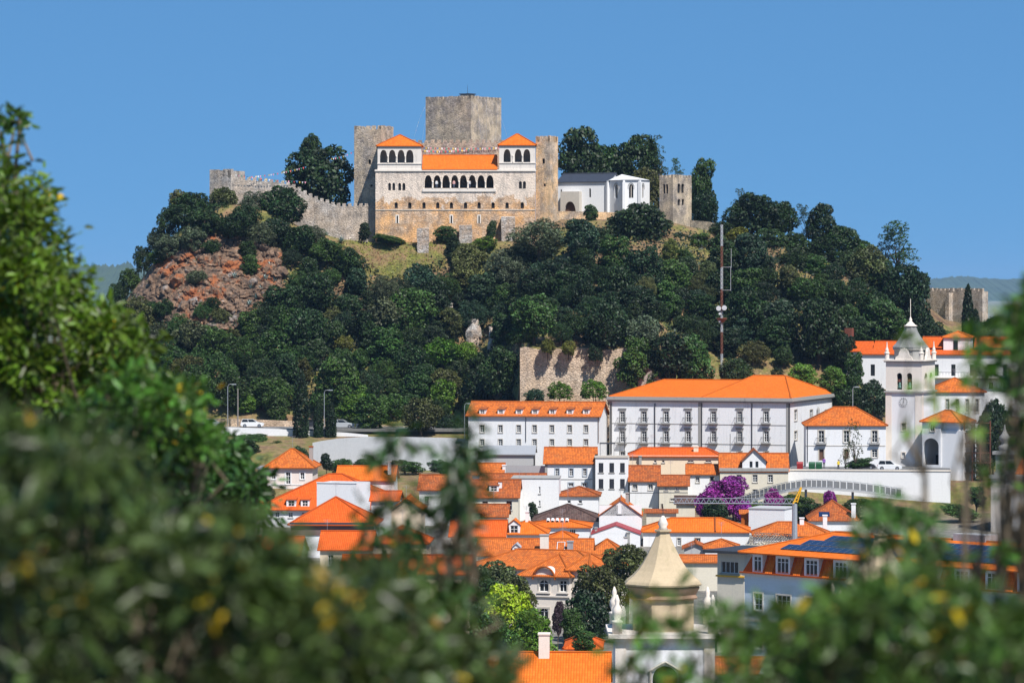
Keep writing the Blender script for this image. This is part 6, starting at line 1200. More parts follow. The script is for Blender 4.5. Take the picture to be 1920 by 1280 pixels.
# standing ruined rocks on the slope
for (a, b, yt, yb_, lab) in ((873, 902, 598, 640, 'broad weathered stone ruin standing on the mid slope'), (914, 927, 612, 656, 'slim stone pillar ruin standing right of the broad one'), (838, 850, 568, 600, 'reddish stone outcrop left of the broad ruin')):
    D = hit((a + b) / 2, yb_, 0) or 650; w_ = (b - a) * D / F; h_ = (yb_ - yt) * D / F; r = tag(empty('ruin', W((a + b) / 2, yb_, D)), lab, 'ruin', 'stone ruins on the slope'); mb = MB(); q = random.Random(int(a)); prof = []
    for k in range(8):
        t = k / 7; prof.append((w_ / 2 * (1.05 - .35 * t ** 2) * q.uniform(.85, 1.1), -1 + (h_ + 1) * t))
    mb.lathe(prof, (0, 0, 0), 7, 0, .8); o = mb.build('masonry', M_s_ruin, r)
    for v in o.data.vertices: v.co.x += q.uniform(-.15, .15); v.co.y += q.uniform(-.15, .15)
# undergrowth between the trees, dry grass on the open slope
def scatter(name, n, poly_ok, size, up, cols, asp=.6, label=None):
    xs_ = rs.uniform(200, 1760, n * 6); ys_ = rs.uniform(395, 800, n * 6); P = []
    Dg = {}
    for x, y in zip(xs_, ys_):
        if not poly_ok(x, y): continue
        k = (int(x / 6), int(y / 4))
        if k not in Dg: Dg[k] = hit(k[0] * 6 + 3, k[1] * 4 + 2, d0=615)
        D = Dg[k]
        if D is None: continue
        D += rs.uniform(-.7, .7); X = (x - 960) / F * D; P.append((X, D, Tz(X, D) + rs.rand() ** 1.5 * up))
        if len(P) >= n: break
    P = np.array(P); Nn = unit(len(P)) * .8 + np.array([0, -.5, .6]); Nn /= np.linalg.norm(Nn, axis=1, keepdims=True)
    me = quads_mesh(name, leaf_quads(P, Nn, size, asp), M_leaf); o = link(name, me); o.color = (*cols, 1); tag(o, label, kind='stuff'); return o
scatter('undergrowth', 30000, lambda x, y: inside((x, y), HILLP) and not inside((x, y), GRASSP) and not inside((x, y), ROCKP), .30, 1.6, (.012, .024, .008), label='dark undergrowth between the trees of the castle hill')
scatter('scrub', 5000, lambda x, y: inside((x, y), ROCKP), .20, .5, (.10, .10, .035), .4, 'sparse dry scrub on the rocky cliff')
GS_ = [(640, 450), (860, 450), (850, 500), (800, 510), (720, 545), (690, 515), (640, 485)]
scatter('grass', 12000, lambda x, y: inside((x, y), GS_) and math.sin(x * .045 + y * .08) < .25, .24, .35, (.20, .20, .028), .35, 'yellow-green grass on the slope below the palace')
scatter('dry_grass', 9000, lambda x, y: inside((x, y), GS_) and math.sin(x * .045 + y * .08) >= .1, .22, .35, (.22, .11, .055), .35, 'brown dry grass on the slope below the palace')
DG = [(1290, 690), (1350, 660), (1500, 655), (1570, 690), (1560, 745), (1300, 745)]
scatter('dry_grass', 9000, lambda x, y: inside((x, y), DG), .16, .25, (.36, .24, .10), .35, 'straw-coloured dry grass behind the white palace')
# agaves on the cliff
ag = MB(); r = random.Random(2)
for k in range(18):
    a = k * 2.4; el = .35 + .06 * k; d = Vector((math.cos(a) * math.cos(el), math.sin(a) * math.cos(el), math.sin(el))); p = Vector((-d.y, d.x, 0)).normalized(); L_ = 1.0
    b0, b1, b2 = d * .05, d * .55 + Vector((0, 0, .05)), d * L_ - Vector((0, 0, .02)); ag.quad(b0 - p * .06, b0 + p * .06, b1 + p * .085, b1 - p * .085); ag.poly([b1 - p * .085, b1 + p * .085, b2])
agm = ag.mesh('agave_mesh', flat('agave_leaf', (.22, .30, .27), .5)); n = 0; al = []
for x, y in ((505, 502), (520, 512), (497, 525), (488, 545), (480, 560), (468, 572), (476, 590), (515, 530), (455, 505), (590, 433), (612, 441), (640, 452), (600, 445), (440, 520), (500, 555), (470, 540)):
    D = hit(x, y) or 700; o = link('agave', agm); c = W(x, y, D - .8); o.location = (c.x, c.y, c.z - .2); s = r.uniform(1.0, 1.7); o.scale = (s, s, s); o.rotation_euler = (0, 0, r.uniform(0, 6)); o['category'] = 'agave'; o['group'] = 'agaves on the cliff'; al.append((x, y, o))
for k, (x, y, o) in enumerate(sorted(al, key=lambda q: q[0])): o['label'] = f"pale blue-green agave rosette {'on the right of the cliff' if x < 560 else 'below the curtain wall'}, {('first', 'second', 'third', 'fourth', 'fifth', 'sixth', 'seventh', 'eighth', 'ninth', 'tenth', 'eleventh', 'twelfth', 'first', 'second', 'third', 'fourth')[k]} from the left"
# ------------------------------------------------------------------ street furniture, vehicles, people
def paint(name, col): 
    m = flat(name, col, .3, 0, .03); m.node_tree.nodes['Principled BSDF'].inputs['Coat Weight'].default_value = .6; return m
M_tyre = flat('tyre_rubber', (.015, .015, .016), .8); M_rim = flat('alloy_rim', (.5, .5, .52), .35, .8); M_carglass = glassmat('car_glass', (.012, .014, .016), .05)
M_head = flat('headlight_lens', (.7, .72, .75), .15); M_tail = flat('tail_light', (.35, .01, .01), .2)
def car(label, loc, rz, mat, L_=4.2, H_=1.5, Wd=1.74, short=False):
    r = tag(empty('parked_car', loc, rz), label, 'car', 'cars'); hw = Wd / 2; f = L_ / 2
    prof = [(-f, .35), (-f + .02, .78), (-f + .12, .95), (f * .42, .98), (f * .86, .82), (f, .62), (f, .32), (f * .8, .2), (-f * .85, .2)]
    mb = MB(); secs = [(-hw, .93), (-hw + .07, 1.0), (hw - .07, 1.0), (hw, .93)]; P_ = []
    for y, s in secs: P_.append([(x * (.985 if s < 1 else 1), y, .2 + (z - .2) * s) for x, z in prof])
    n = len(prof)
    for a, b in zip(P_, P_[1:]):
        for k in range(n): mb.quad(a[k], a[(k + 1) % n], b[(k + 1) % n], b[k])
    mb.poly(P_[0]); mb.poly(P_[-1][::-1]); mb.build('body', mat, r, False)
    c0, c1, c2, c3 = (-f + .15, f * .42, f * .08, -f + (.38 if not short else .3)); mb = MB(); a = hw - .06; t = hw - .24
    lo = [(c0, -a, .94), (c1, -a, .97), (c1, a, .97), (c0, a, .94)]; hi = [(c3, -t, H_ - .06), (c2, -t, H_ - .06), (c2, t, H_ - .06), (c3, t, H_ - .06)]
    for k in range(4): mb.quad(lo[k], lo[(k + 1) % 4], hi[(k + 1) % 4], hi[k])
    mb.build('windows', M_carglass, r)
    mb = MB(); mb.box(c3 - .02, c2 + .03, -t - .02, t + .02, H_ - .058, H_); 
    mb.build('roof', mat, r)
    for sg in (-1, 1):
        mb = MB()
        for (xa, xb) in ((c1, c2), (c0, c3), ((c0 + c1) / 2 - .1, (c2 + c3) / 2 - .02)): mb.tube([(xa, sg * (a + .005), .95), (xb, sg * (t + .012), H_ - .05)], .035, 4)
        mb.build('pillar', mat, r)
        for x in (-f * .62, f * .62):
            mb = MB(); mb.tube([(x, sg * (hw - .2), .32), (x, sg * (hw + .015), .32)], .32, 16); w_ = mb.build('wheel', M_tyre, r); mb = MB(); mb.tube([(x, sg * (hw + .01), .32), (x, sg * (hw + .03), .32)], .2, 12); mb.build('rim', M_rim, w_)
        mb = MB(); mb.box(f - .16, f + .005, sg * hw * .82 - .14, sg * hw * .82 + .14, .6, .74); mb.build('headlight', M_head, r); mb = MB(); mb.box(-f - .006, -f + .08, sg * hw * .84 - .1, sg * hw * .84 + .1, .66, .86); mb.build('tail_light', M_tail, r)
    return r
ZR = ZC - 25.15
W_car = paint('white_car_paint', (.78, .78, .78)); S_car = paint('silver_car_paint', (.42, .44, .46)); D_car = paint('dark_car_paint', (.03, .032, .04))
car('white hatchback on the hillside road beside the stone wall', (XP(473, 643), 643, ZR), 0, W_car)
car('pale silver car at the left end of the road behind leaves', (XP(399, 643.5), 643.5, ZR), .05, S_car)
car('dark car on the road half hidden behind the cypresses', (XP(586, 642), 642, ZR), 0, D_car)
car('silver car on the road right of the three cypresses', (XP(642, 640.5), 640.5, ZR), -.08, S_car, 4.5)
car('small white and black city car on the road, rightmost', (XP(684, 639), 639, ZR), -.1, W_car, 2.9, 1.55, 1.62, True)
def on_street(px, n): 
    x = STA.lx(px, n); p = STA.A + STA.ex * x + STA.ey * n; return (p.x, p.y, STZ)
ang = STA.root.rotation_euler.z
car('white van-like car parked by the bell tower foot', on_street(1668, 3.5), ang, W_car, 4.0, 1.6); car('dark car parked on the street before the young thin tree', on_street(1618, 5.5), ang, D_car)
# street lamps
def lamp(label, px, y0, y1, D, arm=1.1, zb=None):
    b = W(px, y1, D); b.z = Tz(b.x, b.y) if zb is None else zb; h = ZP(y0, D) - b.z; r = tag(empty('street_lamp', b), label, 'street lamp', 'street lamps'); mb = MB()
    mb.tube([(0, 0, 0), (0, 0, h - .5), (arm * .15, 0, h - .1), (arm * .5, 0, h), (arm, 0, h - .02)], [.075, .06, .05, .045, .04], 6); mb.build('pole', M_galv, r); mb = MB(); mb.box(arm - .15, arm + .65, -.17, .17, h - .1, h + .06); mb.build('lamp_head', M_galv, r)
lamp('street lamp with curved arm at the left end of the road', 427, 720, 785, 647, .9, ZR); lamp('street lamp standing between the cypresses', 608, 731, 800, 647, .9, ZR); lamp('street lamp in front of the left end of the long dormered house', 871, 756, 830, 620, .7); lamp('small street lamp behind the palace corner', 1599, 725, 750, 622, .5)
mb = MB(); p = W(446, 785, 648); h = ZP(728, 648) - ZR; mb.tube([(0, 0, 0), (0, 0, h)], [.14, .1], 6); o = mb.build('utility_pole', flat('weathered_wood', (.25, .22, .2), .9)); o.location = (p.x, 648, ZR); tag(o, 'plain wooden utility pole beside the left street lamp', 'pole')
D = hit(972, 640) or 640; p = W(972, 640, D); mb = MB(); mb.tube([(0, 0, -.5), (0, 0, ZP(586, D) - p.z)], [.1, .07], 6); o = mb.build('utility_pole', M_galv); o.location = p; tag(o, 'thin pale pole rising above the umbrella-shaped clipped tree', 'pole')
for (px, y0, y1, D, lab) in ((1171, 826, 860, 588, 'dark iron post in front of the white palace left part'), (1369, 813, 850, 586, 'dark iron post in front of the white palace right part')):
    p = W(px, y1, D); mb = MB(); p.z = Tz(p.x, p.y); mb.tube([(0, 0, 0), (0, 0, ZP(y0, D) - p.z)], [.07, .05], 6); o = mb.build('iron_post', M_iron); o.location = p; tag(o, lab, 'post')
# radio mast
D = 631.0; b = W(1353, 715, D); zb = Tz(b.x, b.y); H_ = ZP(421, D) - zb; r = tag(empty('radio_mast', (b.x, b.y, zb)), 'tall red and white lattice radio mast on the wooded hill', 'mast'); nS = 8; hw = .21
M_red = flat('mast_red', (.20, .07, .04), .6); M_mw = flat('mast_white', (.50, .52, .54), .6)
leg3 = [(hw * math.cos(a), hw * math.sin(a)) for a in (.3, .3 + 2.094, .3 + 4.189)]
for k in range(nS):
    z0, z1 = H_ * k / nS, H_ * (k + 1) / nS; mb = MB(); m = 5
    for (x, y) in leg3: mb.tube([(x, y, z0), (x, y, z1)], .04, 4, False)
    for j in range(m):
        a0, a1 = z0 + (z1 - z0) * j / m, z0 + (z1 - z0) * (j + 1) / m
        for i in range(3): p, q = leg3[i], leg3[(i + 1) % 3]; mb.tube([(*p, a0), (*q, a1)], .02, 3, False); mb.tube([(*p, a1), (*q, a1)], .018, 3, False)
    mb.build('mast_section', M_red if k % 2 == 0 else M_mw, r)
zp = ZP(597, D) - zb; mb = MB(); mb.lathe([(.4, zp - .7), (1.0, zp), (1.0, zp + .1)], (0, 0, 0), 8); mb.build('platform', M_red, r)
for k, (dx, yy) in enumerate(((-.55, 578), (.45, 577), (-.35, 588), (-.35, 602))):
    zz = ZP(yy, D) - zb; mb = MB(); rr = .45 if k < 2 else .22; mb.tube([(dx, -.55, zz), (dx, -.35, zz)], [rr, rr * .9], 12); mb.build('dish', M_mw, r)
for y0, y1 in ((500, 545), (466, 502)):
    mb = MB(); x = XP(1370 if y0 == 500 else 1371, D) - b.x; mb.tube([(x, 0, ZP(y1, D) - zb), (x, 0, ZP(y0, D) - zb)], .035, 4); mb.tube([(0, 0, ZP(y1, D) - zb + .1), (x, 0, ZP(y1, D) - zb + .1)], .03, 4); mb.build('whip_antenna', M_mw, r)
mb = MB(); mb.box(-.6, .5, -.8, .6, -.3, 1.2); o = mb.build('equipment_cabinet', M_mw); c = W(1366, 716, 627); o.location = (c.x, 627, Tz(c.x, 627)); tag(o, 'small pale equipment cabinet at the mast foot', 'cabinet')
# small tower crane
D = 503.0; b = W(1490, 1030, D); zb = Tz(b.x, b.y); zj = ZP(944, D) - zb; r = tag(empty('tower_crane', (b.x, b.y, zb)), 'small tower crane with grey mast, lattice jib and yellow tip', 'crane'); mb = MB(); mb.tube([(0, 0, 0), (0, 0, zj)], [.42, .36], 8); mb.build('mast', M_galv, r)
mb = MB(); L_ = XP(1262, D) - b.x
for yy, zz in ((-.35, 0), (.35, 0), (0, .7)): mb.tube([(0, yy, zj + zz), (L_, yy, zj + zz + .1)], .05, 4)
n = 22
for k in range(n):
    x0, x1 = L_ * k / n, L_ * (k + 1) / n; xm = (x0 + x1) / 2
    for yy in (-.35, .35): mb.tube([(x0, yy, zj), (xm, 0, zj + .72)], .028, 3, False); mb.tube([(xm, 0, zj + .72), (x1, yy, zj)], .028, 3, False)
mb.build('jib', M_galv, r)
mb = MB(); zt_ = ZP(913, D) - zb; xt = XP(1503, D) - b.x
for yy in (-.3, .3): mb.tube([(-.25, yy, zj), (xt - .1, yy * .4, zt_)], .11, 4); mb.tube([(.35, yy, zj + .2), (xt, yy * .4, zt_)], .08, 4)
for k in range(5): t = (k + .5) / 5; mb.tube([(-.25 + (xt) * t, -.3, zj + (zt_ - zj) * t), (.35 + (xt - .4) * t, .3, zj + .2 + (zt_ - zj - .2) * t)], .07, 4)
mb.build('tower_head', M_yel, r); mb = MB(); mb.tube([(xt, 0, zt_), (L_ * .5, 0, zj + .8)], .035, 4); mb.build('pendant_line', M_galv, r)
# curved footbridge
path = [(1392, 944), (1409, 938), (1440, 927), (1473, 919), (1512, 913), (1550, 914), (1600, 918), (1650, 924), (1690, 931)]; r = tag(empty('footbridge', W(1392, 944, 560)), 'curved grey footbridge with panelled railing below the white terrace wall', 'bridge'); o = r.location
Pp = [W(x, y, 566 - 5 * math.sin(math.pi * k / 8)) - o for k, (x, y) in enumerate(path)]; mb = MB()
for a, c in zip(Pp, Pp[1:]): mb.quad(a, c, c + Vector((0, 2.2, 0)), a + Vector((0, 2.2, 0))); mb.quad(a - Vector((0, 0, .35)), c - Vector((0, 0, .35)), c, a); mb.quad(a + Vector((0, 2.2, -.35)), c + Vector((0, 2.2, -.35)), c - Vector((0, 0, .35)), a - Vector((0, 0, .35)))
mb.build('deck', M_grey, r); M_pan = flat('grey_railing_panel', (.17, .175, .18), .6)
for a, c in zip(Pp, Pp[1:]):
    for k in range(4):
        p, q = a.lerp(c, k / 4 + .02), a.lerp(c, (k + 1) / 4 - .02); g = MB(); u = Vector((0, .03, 0)); z0, z1 = Vector((0, 0, .08)), Vector((0, 0, 1.15)); g.quad(p + z0, q + z0, q + z1, p + z1); g.quad(q + z0 + u, p + z0 + u, p + z1 + u, q + z1 + u); g.quad(p + z1, q + z1, q + z1 + u, p + z1 + u); g.build('railing_panel', M_pan, r)
        g = MB(); g.tube([p + Vector((0, 0, 0)), p + Vector((0, 0, 1.3))], .04, 4); g.build('railing_post', M_galv, r)
g = MB(); g.tube([p + Vector((0, 0, 1.3)) for p in Pp], .045, 5); g.build('handrail', M_galv, r)
for k in (2, 4, 6): g = MB(); p = Pp[k] + Vector((0, 1.1, 0)); zg = Tz(p.x + o.x, p.y + o.y) - o.z - .5; g.tube([(p.x, p.y, min(zg, p.z - 1)), (p.x, p.y, p.z - .3)], .2, 8); g.build('pier', M_grey, r)
# containers
def container(label, px, w_, mat, n):
    p = on_street(px, n); r = tag(empty('waste_container', p, ang), label, 'container', 'waste containers on the street'); h = 1.05; mb = MB(); lo = [(-w_ / 2 * .92, -.4), (w_ / 2 * .92, -.4), (w_ / 2 * .92, .4), (-w_ / 2 * .92, .4)]; hi = [(-w_ / 2, -.5), (w_ / 2, -.5), (w_ / 2, .5), (-w_ / 2, .5)]
    for k in range(4): mb.quad((*lo[k], .15), (*lo[(k + 1) % 4], .15), (*hi[(k + 1) % 4], h), (*hi[k], h))
    mb.poly([(*q, .15) for q in lo][::-1]); mb.build('bin_body', mat, r); mb = MB(); mb.lathe([(.5, 0), (.47, .2), (.3, .34)], (0, 0, 0), 12)
    lid = [(x, .5 * math.cos(math.pi * k / 6), h + .01 + .3 * math.sin(math.pi * k / 6)) for x in (-w_ / 2, w_ / 2) for k in range(7)]; mb = MB()
    for k in range(6): mb.quad(lid[k], lid[7 + k], lid[8 + k], lid[k + 1])
    mb.poly(lid[:7]); mb.poly(lid[7:][::-1]); mb.build('lid', mat, r)
    for x in (-w_ * .35, w_ * .35):
        for y in (-.3, .3): g = MB(); g.tube([(x - .04, y, .1), (x + .04, y, .1)], .1, 8); g.build('wheel', M_tyre, r)
M_bg = flat('green_bin_plastic', (.012, .09, .035), .5); M_br = flat('red_bin_plastic', (.30, .02, .02), .5)
container('green waste container on the street, left of the green pair', 1522.5, 1.05, M_bg, 1.6); container('green waste container on the street, right of the green pair', 1535.5, 1.05, M_bg, 1.6); container('red waste bin left of the green containers', 1500, 1.0, M_br, 1.7)
# people
def person(label, loc, rz, top, trousers, hair, pose=0.0):
    V = [(0, 0, .92), (0, 0, 1.15), (0, 0, 1.42), (0, 0, 1.52), (0, -.01, 1.66), (.19, 0, 1.42), (.24, .02, 1.14), (.22, -.06 - pose, .90), (-.19, 0, 1.42), (-.24, .02, 1.14), (-.22, -.08 - pose, .92), (.1, 0, .86), (.11, -.02, .48), (.11, .0, .08), (.11, -.14, .04), (-.1, 0, .86), (-.11, .0, .48), (-.11, .05, .08), (-.11, -.09, .04)]
    E = [(0, 1), (1, 2), (2, 3), (3, 4), (2, 5), (5, 6), (6, 7), (2, 8), (8, 9), (9, 10), (0, 11), (11, 12), (12, 13), (13, 14), (0, 15), (15, 16), (16, 17), (17, 18)]
    Rr = [.14, .14, .15, .055, .105, .065, .05, .035, .065, .05, .035, .095, .07, .045, .04, .095, .07, .045, .04]
    me = bpy.data.meshes.new('person'); me.from_pydata(V, E, []); o = link('person', me); sk = o.modifiers.new('skin', 'SKIN'); me.skin_vertices
    for k, v in enumerate(me.skin_vertices[0].data): v.radius = (Rr[k], Rr[k] * (.75 if k < 3 else 1)); v.use_root = k == 0
    ss = o.modifiers.new('sub', 'SUBSURF'); ss.levels = 1; ss.render_levels = 1
    m, nt, bs = newmat('clothes'); z = N(nt, 'SeparateXYZ', {0: objco(nt)}).outputs[2]; c = ramp(nt, math_(nt, 'DIVIDE', z, 2.0), [(0.0, (.03, .03, .03)), (.05, trousers), (.47, top), (.745, (.45, .26, .18))]); nt.nodes[-1].color_ramp.interpolation = 'CONSTANT'
    nt.links.new(c, bs.inputs['Base Color']); bs.inputs['Roughness'].default_value = .8; me.materials.append(m); o.location = loc; o.rotation_euler = (0, 0, rz); tag(o, label, 'person')
    g = MB(); g.lathe([(.108, 1.66), (.118, 1.72), (.10, 1.78), (.05, 1.815)], (0, .015, 0), 10); g.build('hair', flat('hair_' + hair, {'dark': (.02, .015, .01), 'brown': (.08, .04, .02), 'grey': (.3, .3, .3)}[hair], .7), o, True); return o
zf_ = P.root.location.z + P.lz(850, 353.6) - .02
for px, lab, t, h_ in ((818.5, 'person in white standing in the second loggia arch', (.75, .75, .75), 'dark'), (851, 'person in pale pink leaning in the fourth loggia arch', (.7, .4, .38), 'brown'), (880, 'person in light shirt in the sixth loggia arch', (.6, .6, .62), 'dark')): person(lab, (P.A.x + P.lx(px), 700.62, zf_), 0, t, (.08, .1, .16), h_, .05)
person('person in yellow vest walking on the street below the white house', on_street(1572, 1.2), .6, (.75, .55, .03), (.05, .05, .07), 'dark'); person('person in purple standing at the door of the white house', on_street(1545, 8.5), 0, (.22, .05, .4), (.04, .04, .05), 'brown')

# small roof furniture: television aerials on the houses
ra = random.Random(31); k = 0
for e in [o for o in bpy.data.objects if o.get('category') == 'house' and o.name.startswith('house')]:
    roofs = [c for c in e.children if c.name.split('.')[0] == 'roof']
    if not roofs or ra.random() < .35: continue
    vs = [v.co for v in roofs[0].data.vertices]; top = max(vs, key=lambda v: v.z); xs2 = [v.x for v in vs if v.z > top.z - .05]; x = ra.uniform(min(xs2), max(xs2)); y = top.y; h = ra.uniform(1.4, 2.4); g = MB(); g.tube([(x, y, top.z - .1), (x, y, top.z + h)], .022, 4)
    for j in range(5): zz = top.z + h - .12 * j; w_ = .55 - .06 * j; g.tube([(x - w_, y, zz), (x + w_, y, zz)], .012, 3)
    g.build('aerial', M_galv, e)
# ------------------------------------------------------------------ foreground shrubs close to the camera (out of focus)
fg = np.random.RandomState(77)
LEAF6 = np.array([[0, 0, 0], [.30, -.19, .05], [.70, -.15, .04], [1, 0, -.06], [.70, .15, .04], [.30, .19, .05]])
def shrub_mesh(name, P, dirs, size, wid=1.0):
    """leaf blades: base point, pointing direction, length"""
    n = len(P); d = dirs / np.linalg.norm(dirs, axis=1, keepdims=True); r = fg.normal(size=(n, 3)); t = np.cross(d, r); t /= np.linalg.norm(t, axis=1, keepdims=True); u = np.cross(d, t)
    L = LEAF6[None]; s = size[:, None, None]
    V = P[:, None, :] + s * (L[..., 0:1] * d[:, None] + L[..., 1:2] * wid * t[:, None] + L[..., 2:3] * u[:, None]); V = V.reshape(-1, 3)
    me = bpy.data.meshes.new(name); me.vertices.add(6 * n); me.vertices.foreach_set('co', V.astype(np.float32).ravel()); me.loops.add(8 * n)
    li = (np.arange(n)[:, None] * 6 + np.array([0, 1, 2, 3, 0, 3, 4, 5])[None]).astype(np.int32).ravel(); me.loops.foreach_set('vertex_index', li); me.polygons.add(2 * n)
    me.polygons.foreach_set('loop_start', np.arange(0, 8 * n, 4, dtype=np.int32)); me.update(calc_edges=True); me.validate(); me.materials.append(M_leaf_near); return me
def near_plant(name, label, cat, D, dd, region, n, size, col, yellow=.06, clumps=60, crad=(18, 60), wid=1.0, group=None, droop=.2):
    """region(px, py) -> density 0..1; leaves gather in clumps round twigs that run back to a stem on the ground"""
    k = D / F; xs_, ys_ = [], []; bx = region.box; cl = []
    while len(cl) < clumps:
        x, y = fg.uniform(bx[0], bx[2]), fg.uniform(bx[1], bx[3])
        if fg.rand() < region(x, y): cl.append((x, y, D + fg.uniform(-dd, dd), fg.uniform(*crad)))
    bxm = (bx[0] + bx[2]) / 2; base = Vector((XP(bxm, D), D, 0)); base.z = Tz(base.x, D); root = tag(empty(name, base), label, cat, group)
    P, Dr, S = [], [], []; tw = MB(); per = n // clumps
    for (x, y, d, r) in cl:
        c = np.array(W(x, y, d)) - np.array(base); m = per; kk = d / F
        q = fg.normal(size=(m, 3)) * np.array([r, r * 1.0, r * .8]) * kk * .6; P.append(c + q); o = q / (np.linalg.norm(q, axis=1, keepdims=True) + 1e-6)
        Dr.append(o * .9 + fg.normal(size=(m, 3)) * .55 + np.array([0, 0, -droop])); S.append(size * (.6 + .8 * fg.rand(m)))
    yc = np.concatenate([np.full(per, fg.rand() < yellow * 3.0) for _ in cl])
    P = np.concatenate(P); Dr = np.concatenate(Dr); S = np.concatenate(S); ym = yc & (fg.rand(len(P)) < .24); ny = int(ym.sum()); a, b = np.nonzero(~ym)[0], np.nonzero(ym)[0]
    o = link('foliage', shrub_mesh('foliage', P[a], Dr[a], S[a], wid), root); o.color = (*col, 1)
    if ny: o = link('yellow_leaves', shrub_mesh('yellow_leaves', P[b], Dr[b], S[b] * .7, wid), root); o.color = (.42, .27, .015, 1); o['kind'] = 'stuff'
    # branches: main stems, then a twig to every clump
    stems = []; nst = max(2, clumps // 14)
    for j in range(nst):
        t = (j + .5) / nst; x = bx[0] + (bx[2] - bx[0]) * t; y = bx[3] + 60; p = np.array(W(x, y, D)) - np.array(base); stems.append(p)
        tw.tube([(0, 0, -.2), tuple(p * .5 + np.array([0, 0, .02])), tuple(p)], [.022 * D / 8, .013 * D / 8, .007 * D / 8], 5)
    for (x, y, d, r) in cl:
        c = np.array(W(x, y, d)) - np.array(base); s_ = min(stems, key=lambda p: abs(p[0] - c[0]) + .3 * abs(p[2] - c[2])); mid = s_ * .5 + c * .5 + fg.normal(size=3) * .04 * D / 8
        tw.tube([tuple(s_), tuple(mid), tuple(c)], [.005 * D / 8, .0035 * D / 8, .0015 * D / 8], 4, False)
    tw.build('branches', flat('pale_bark', (.16, .12, .075), .9, 0, .3, 20.0), root); return root
def hollow(sx=.016, sy=.019, seed=0.0, low=.10):
    def f(x, y):
        n = math.sin(x * sx + 1.4 * math.sin(y * sy + seed) + seed) + math.sin(y * sy * 1.3 + 1.1 * math.sin(x * sx * 1.7 + seed))
        return 1.0 if n > .1 else low
    return f
class Reg:
    """density from a polyline skyline and side limits"""
    def __init__(s, box, top, dens=1.0, fn=None): s.box = box; s.tx = [p[0] for p in top]; s.ty = [p[1] for p in top]; s.d = dens; s.fn = fn
    def __call__(s, x, y):
        if y < np.interp(x, s.tx, s.ty): return 0.0
        return s.d * (s.fn(x, y) if s.fn else 1.0)
near_plant('tree', 'sunlit leafy tree filling the left edge, slightly out of focus', 'tree', 26, 1.3, Reg((-60, 225, 300, 860), [(-60, 220), (0, 315), (50, 340), (85, 365), (90, 445), (125, 495), (145, 535), (185, 575), (210, 610), (240, 625), (290, 655), (300, 775)]), 17000, .078, (.086, .140, .012), .03, 170, (20, 42))
near_plant('tree', 'detached leafy twig top at the upper left corner', 'tree', 26.5, .2, Reg((-15, 218, 42, 270), [(-20, 205), (50, 205)]), 170, .075, (.06, .12, .016), .02, 6, (10, 17))
near_plant('tree', 'dark rounded leafy branch right of the sunlit left tree', 'tree', 19, .8, Reg((150, 715, 395, 900), [(150, 735), (240, 710), (320, 705), (370, 730), (395, 785), (400, 900)]), 4200, .058, (.05, .11, .014), .03, 62, (18, 34))
near_plant('tree', 'dark green tree mass behind the left shrubs, beside the pink villa', 'tree', 30, 1.5, Reg((330, 815, 490, 980), [(330, 835), (400, 820), (430, 845), (465, 885), (490, 920)]), 5000, .08, (.035, .08, .016), .0, 50, (18, 36))
near_plant('shrub', 'blurred grey-green shrub filling the lower left foreground', 'shrub', 9.0, 1.5, Reg((-60, 760, 760, 1330), [(-60, 800), (120, 825), (230, 850), (330, 910), (400, 955), (470, 1005), (520, 1030), (600, 1080), (700, 1100), (760, 1120)], 1.0, hollow(.016, .019, 0.4, .03)), 9500, .058, (.048, .072, .017), .035, 230, (24, 56))
near_plant('shrub', 'blurred olive shrub in the lower middle foreground with yellowing leaves', 'shrub', 9.6, 1.2, Reg((420, 990, 940, 1330), [(420, 1040), (560, 1080), (700, 1090), (800, 1100), (860, 1140), (940, 1230)], 1.0, hollow(.018, .02, 2.0, .2)), 4200, .058, (.055, .085, .020), .05, 150, (24, 54))
near_plant('shrub', 'dark upright blurred sprigs in front of the left rooftops', 'shrub', 12.5, .5, Reg((670, 760, 890, 1150), [(660, 880), (690, 850), (735, 790), (760, 820), (790, 850), (825, 870), (850, 780), (880, 765), (895, 900)], .9, lambda x, y: 1.0 if (x > 838 or y > 985 or (x < 745 and x > 700)) else .28), 1150, .055, (.036, .078, .020), .02, 60, (11, 24))
near_plant('shrub', 'thin blurred twigs in front of the onion-domed tower', 'shrub', 10.5, .5, Reg((1150, 1080, 1400, 1330), [(1150, 1180), (1220, 1100), (1300, 1110), (1400, 1120)], .8), 430, .055, (.065, .13, .022), .09, 32, (12, 24))
near_plant('shrub', 'blurred leafy shrub filling the lower right foreground', 'shrub', 9.2, 1.2, Reg((1380, 1050, 1980, 1330), [(1380, 1230), (1450, 1160), (1500, 1125), (1560, 1115), (1620, 1130), (1700, 1080), (1780, 1115), (1860, 1140), (1980, 1110)], 1.0, hollow(.02, .022, 1.0, .25)), 3600, .058, (.056, .100, .018), .06, 150, (20, 46))
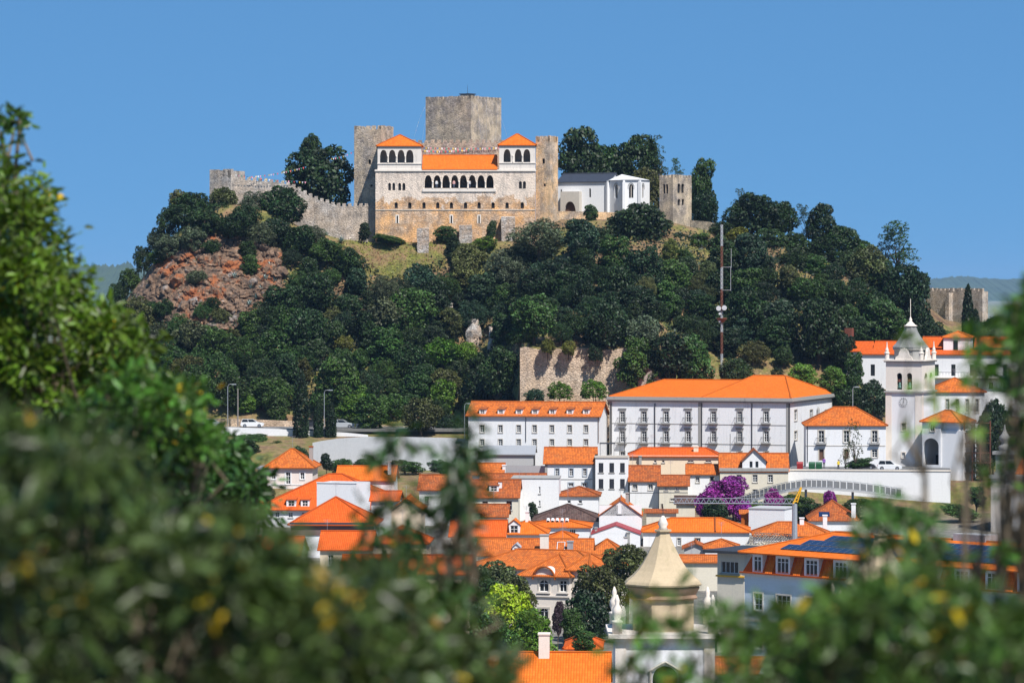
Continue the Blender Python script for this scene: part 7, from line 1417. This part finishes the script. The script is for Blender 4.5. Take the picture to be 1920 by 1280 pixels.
near_plant('shrub', 'blurred upright sprays in front of the white terrace wall', 'shrub', 11.5, .5, Reg((1610, 890, 1790, 1130), [(1600, 990), (1650, 930), (1690, 910), (1740, 960), (1790, 1010)], .8), 620, .052, (.052, .105, .022), .03, 42, (11, 22))
near_plant('shrub', 'blurred branch hanging in from the right edge', 'shrub', 13.0, .6, Reg((1815, 540, 1980, 1060), [(1815, 650), (1840, 570), (1870, 545), (1980, 530)], .9, lambda x, y: (1.0 if y < 780 else .3) if x > 1885 else (.40 if y < 720 else .08)), 1050, .058, (.065, .13, .020), .06, 58, (12, 26))
near_plant('shrub', 'few blurred leaves floating before the convent building', 'shrub', 12.0, .3, Reg((1695, 620, 1850, 830), [(1685, 620), (1850, 600)], .5), 80, .05, (.12, .20, .03), .1, 9, (8, 15))
near_plant('shrub', 'deep green shade-filled shrub behind the blurred left foreground leaves', 'shrub', 14.0, 1.5, Reg((-60, 800, 800, 1330), [(-60, 800), (200, 830), (330, 910), (430, 980), (520, 1040), (640, 1100), (800, 1140)]), 11000, .075, (.022, .040, .010), .0, 300, (24, 50))  # added backing: darker leaf colour makes the hollows in front read as shade
near_plant('shrub', 'deep green shrub behind the blurred right foreground leaves', 'shrub', 14.0, 1.2, Reg((1470, 1150, 1980, 1330), [(1470, 1260), (1560, 1190), (1700, 1170), (1980, 1120)]), 3500, .075, (.022, .042, .010), .0, 110, (22, 44))  # added backing on the right, leaves coloured dark to deepen shade in the gaps
# ------------------------------------------------------------------ summer haze
hz = MB(); hz.box(-6500, 6500, -60, 15500, ZC - 62, ZC + 80); o = hz.build('haze', None); m = bpy.data.materials.new('haze_air'); m.use_nodes = True; nt = m.node_tree; nt.nodes.remove(nt.nodes['Principled BSDF'])
pv_ = nt.nodes.new('ShaderNodeVolumePrincipled'); pv_.inputs['Color'].default_value = (.42, .66, 1.0, 1); pv_.inputs['Density'].default_value = 0.000036; pv_.inputs['Anisotropy'].default_value = 0.0
nt.links.new(pv_.outputs[0], nt.nodes['Material Output'].inputs['Volume']); o.data.materials.append(m); tag(o, 'thin blue summer haze', kind='stuff')
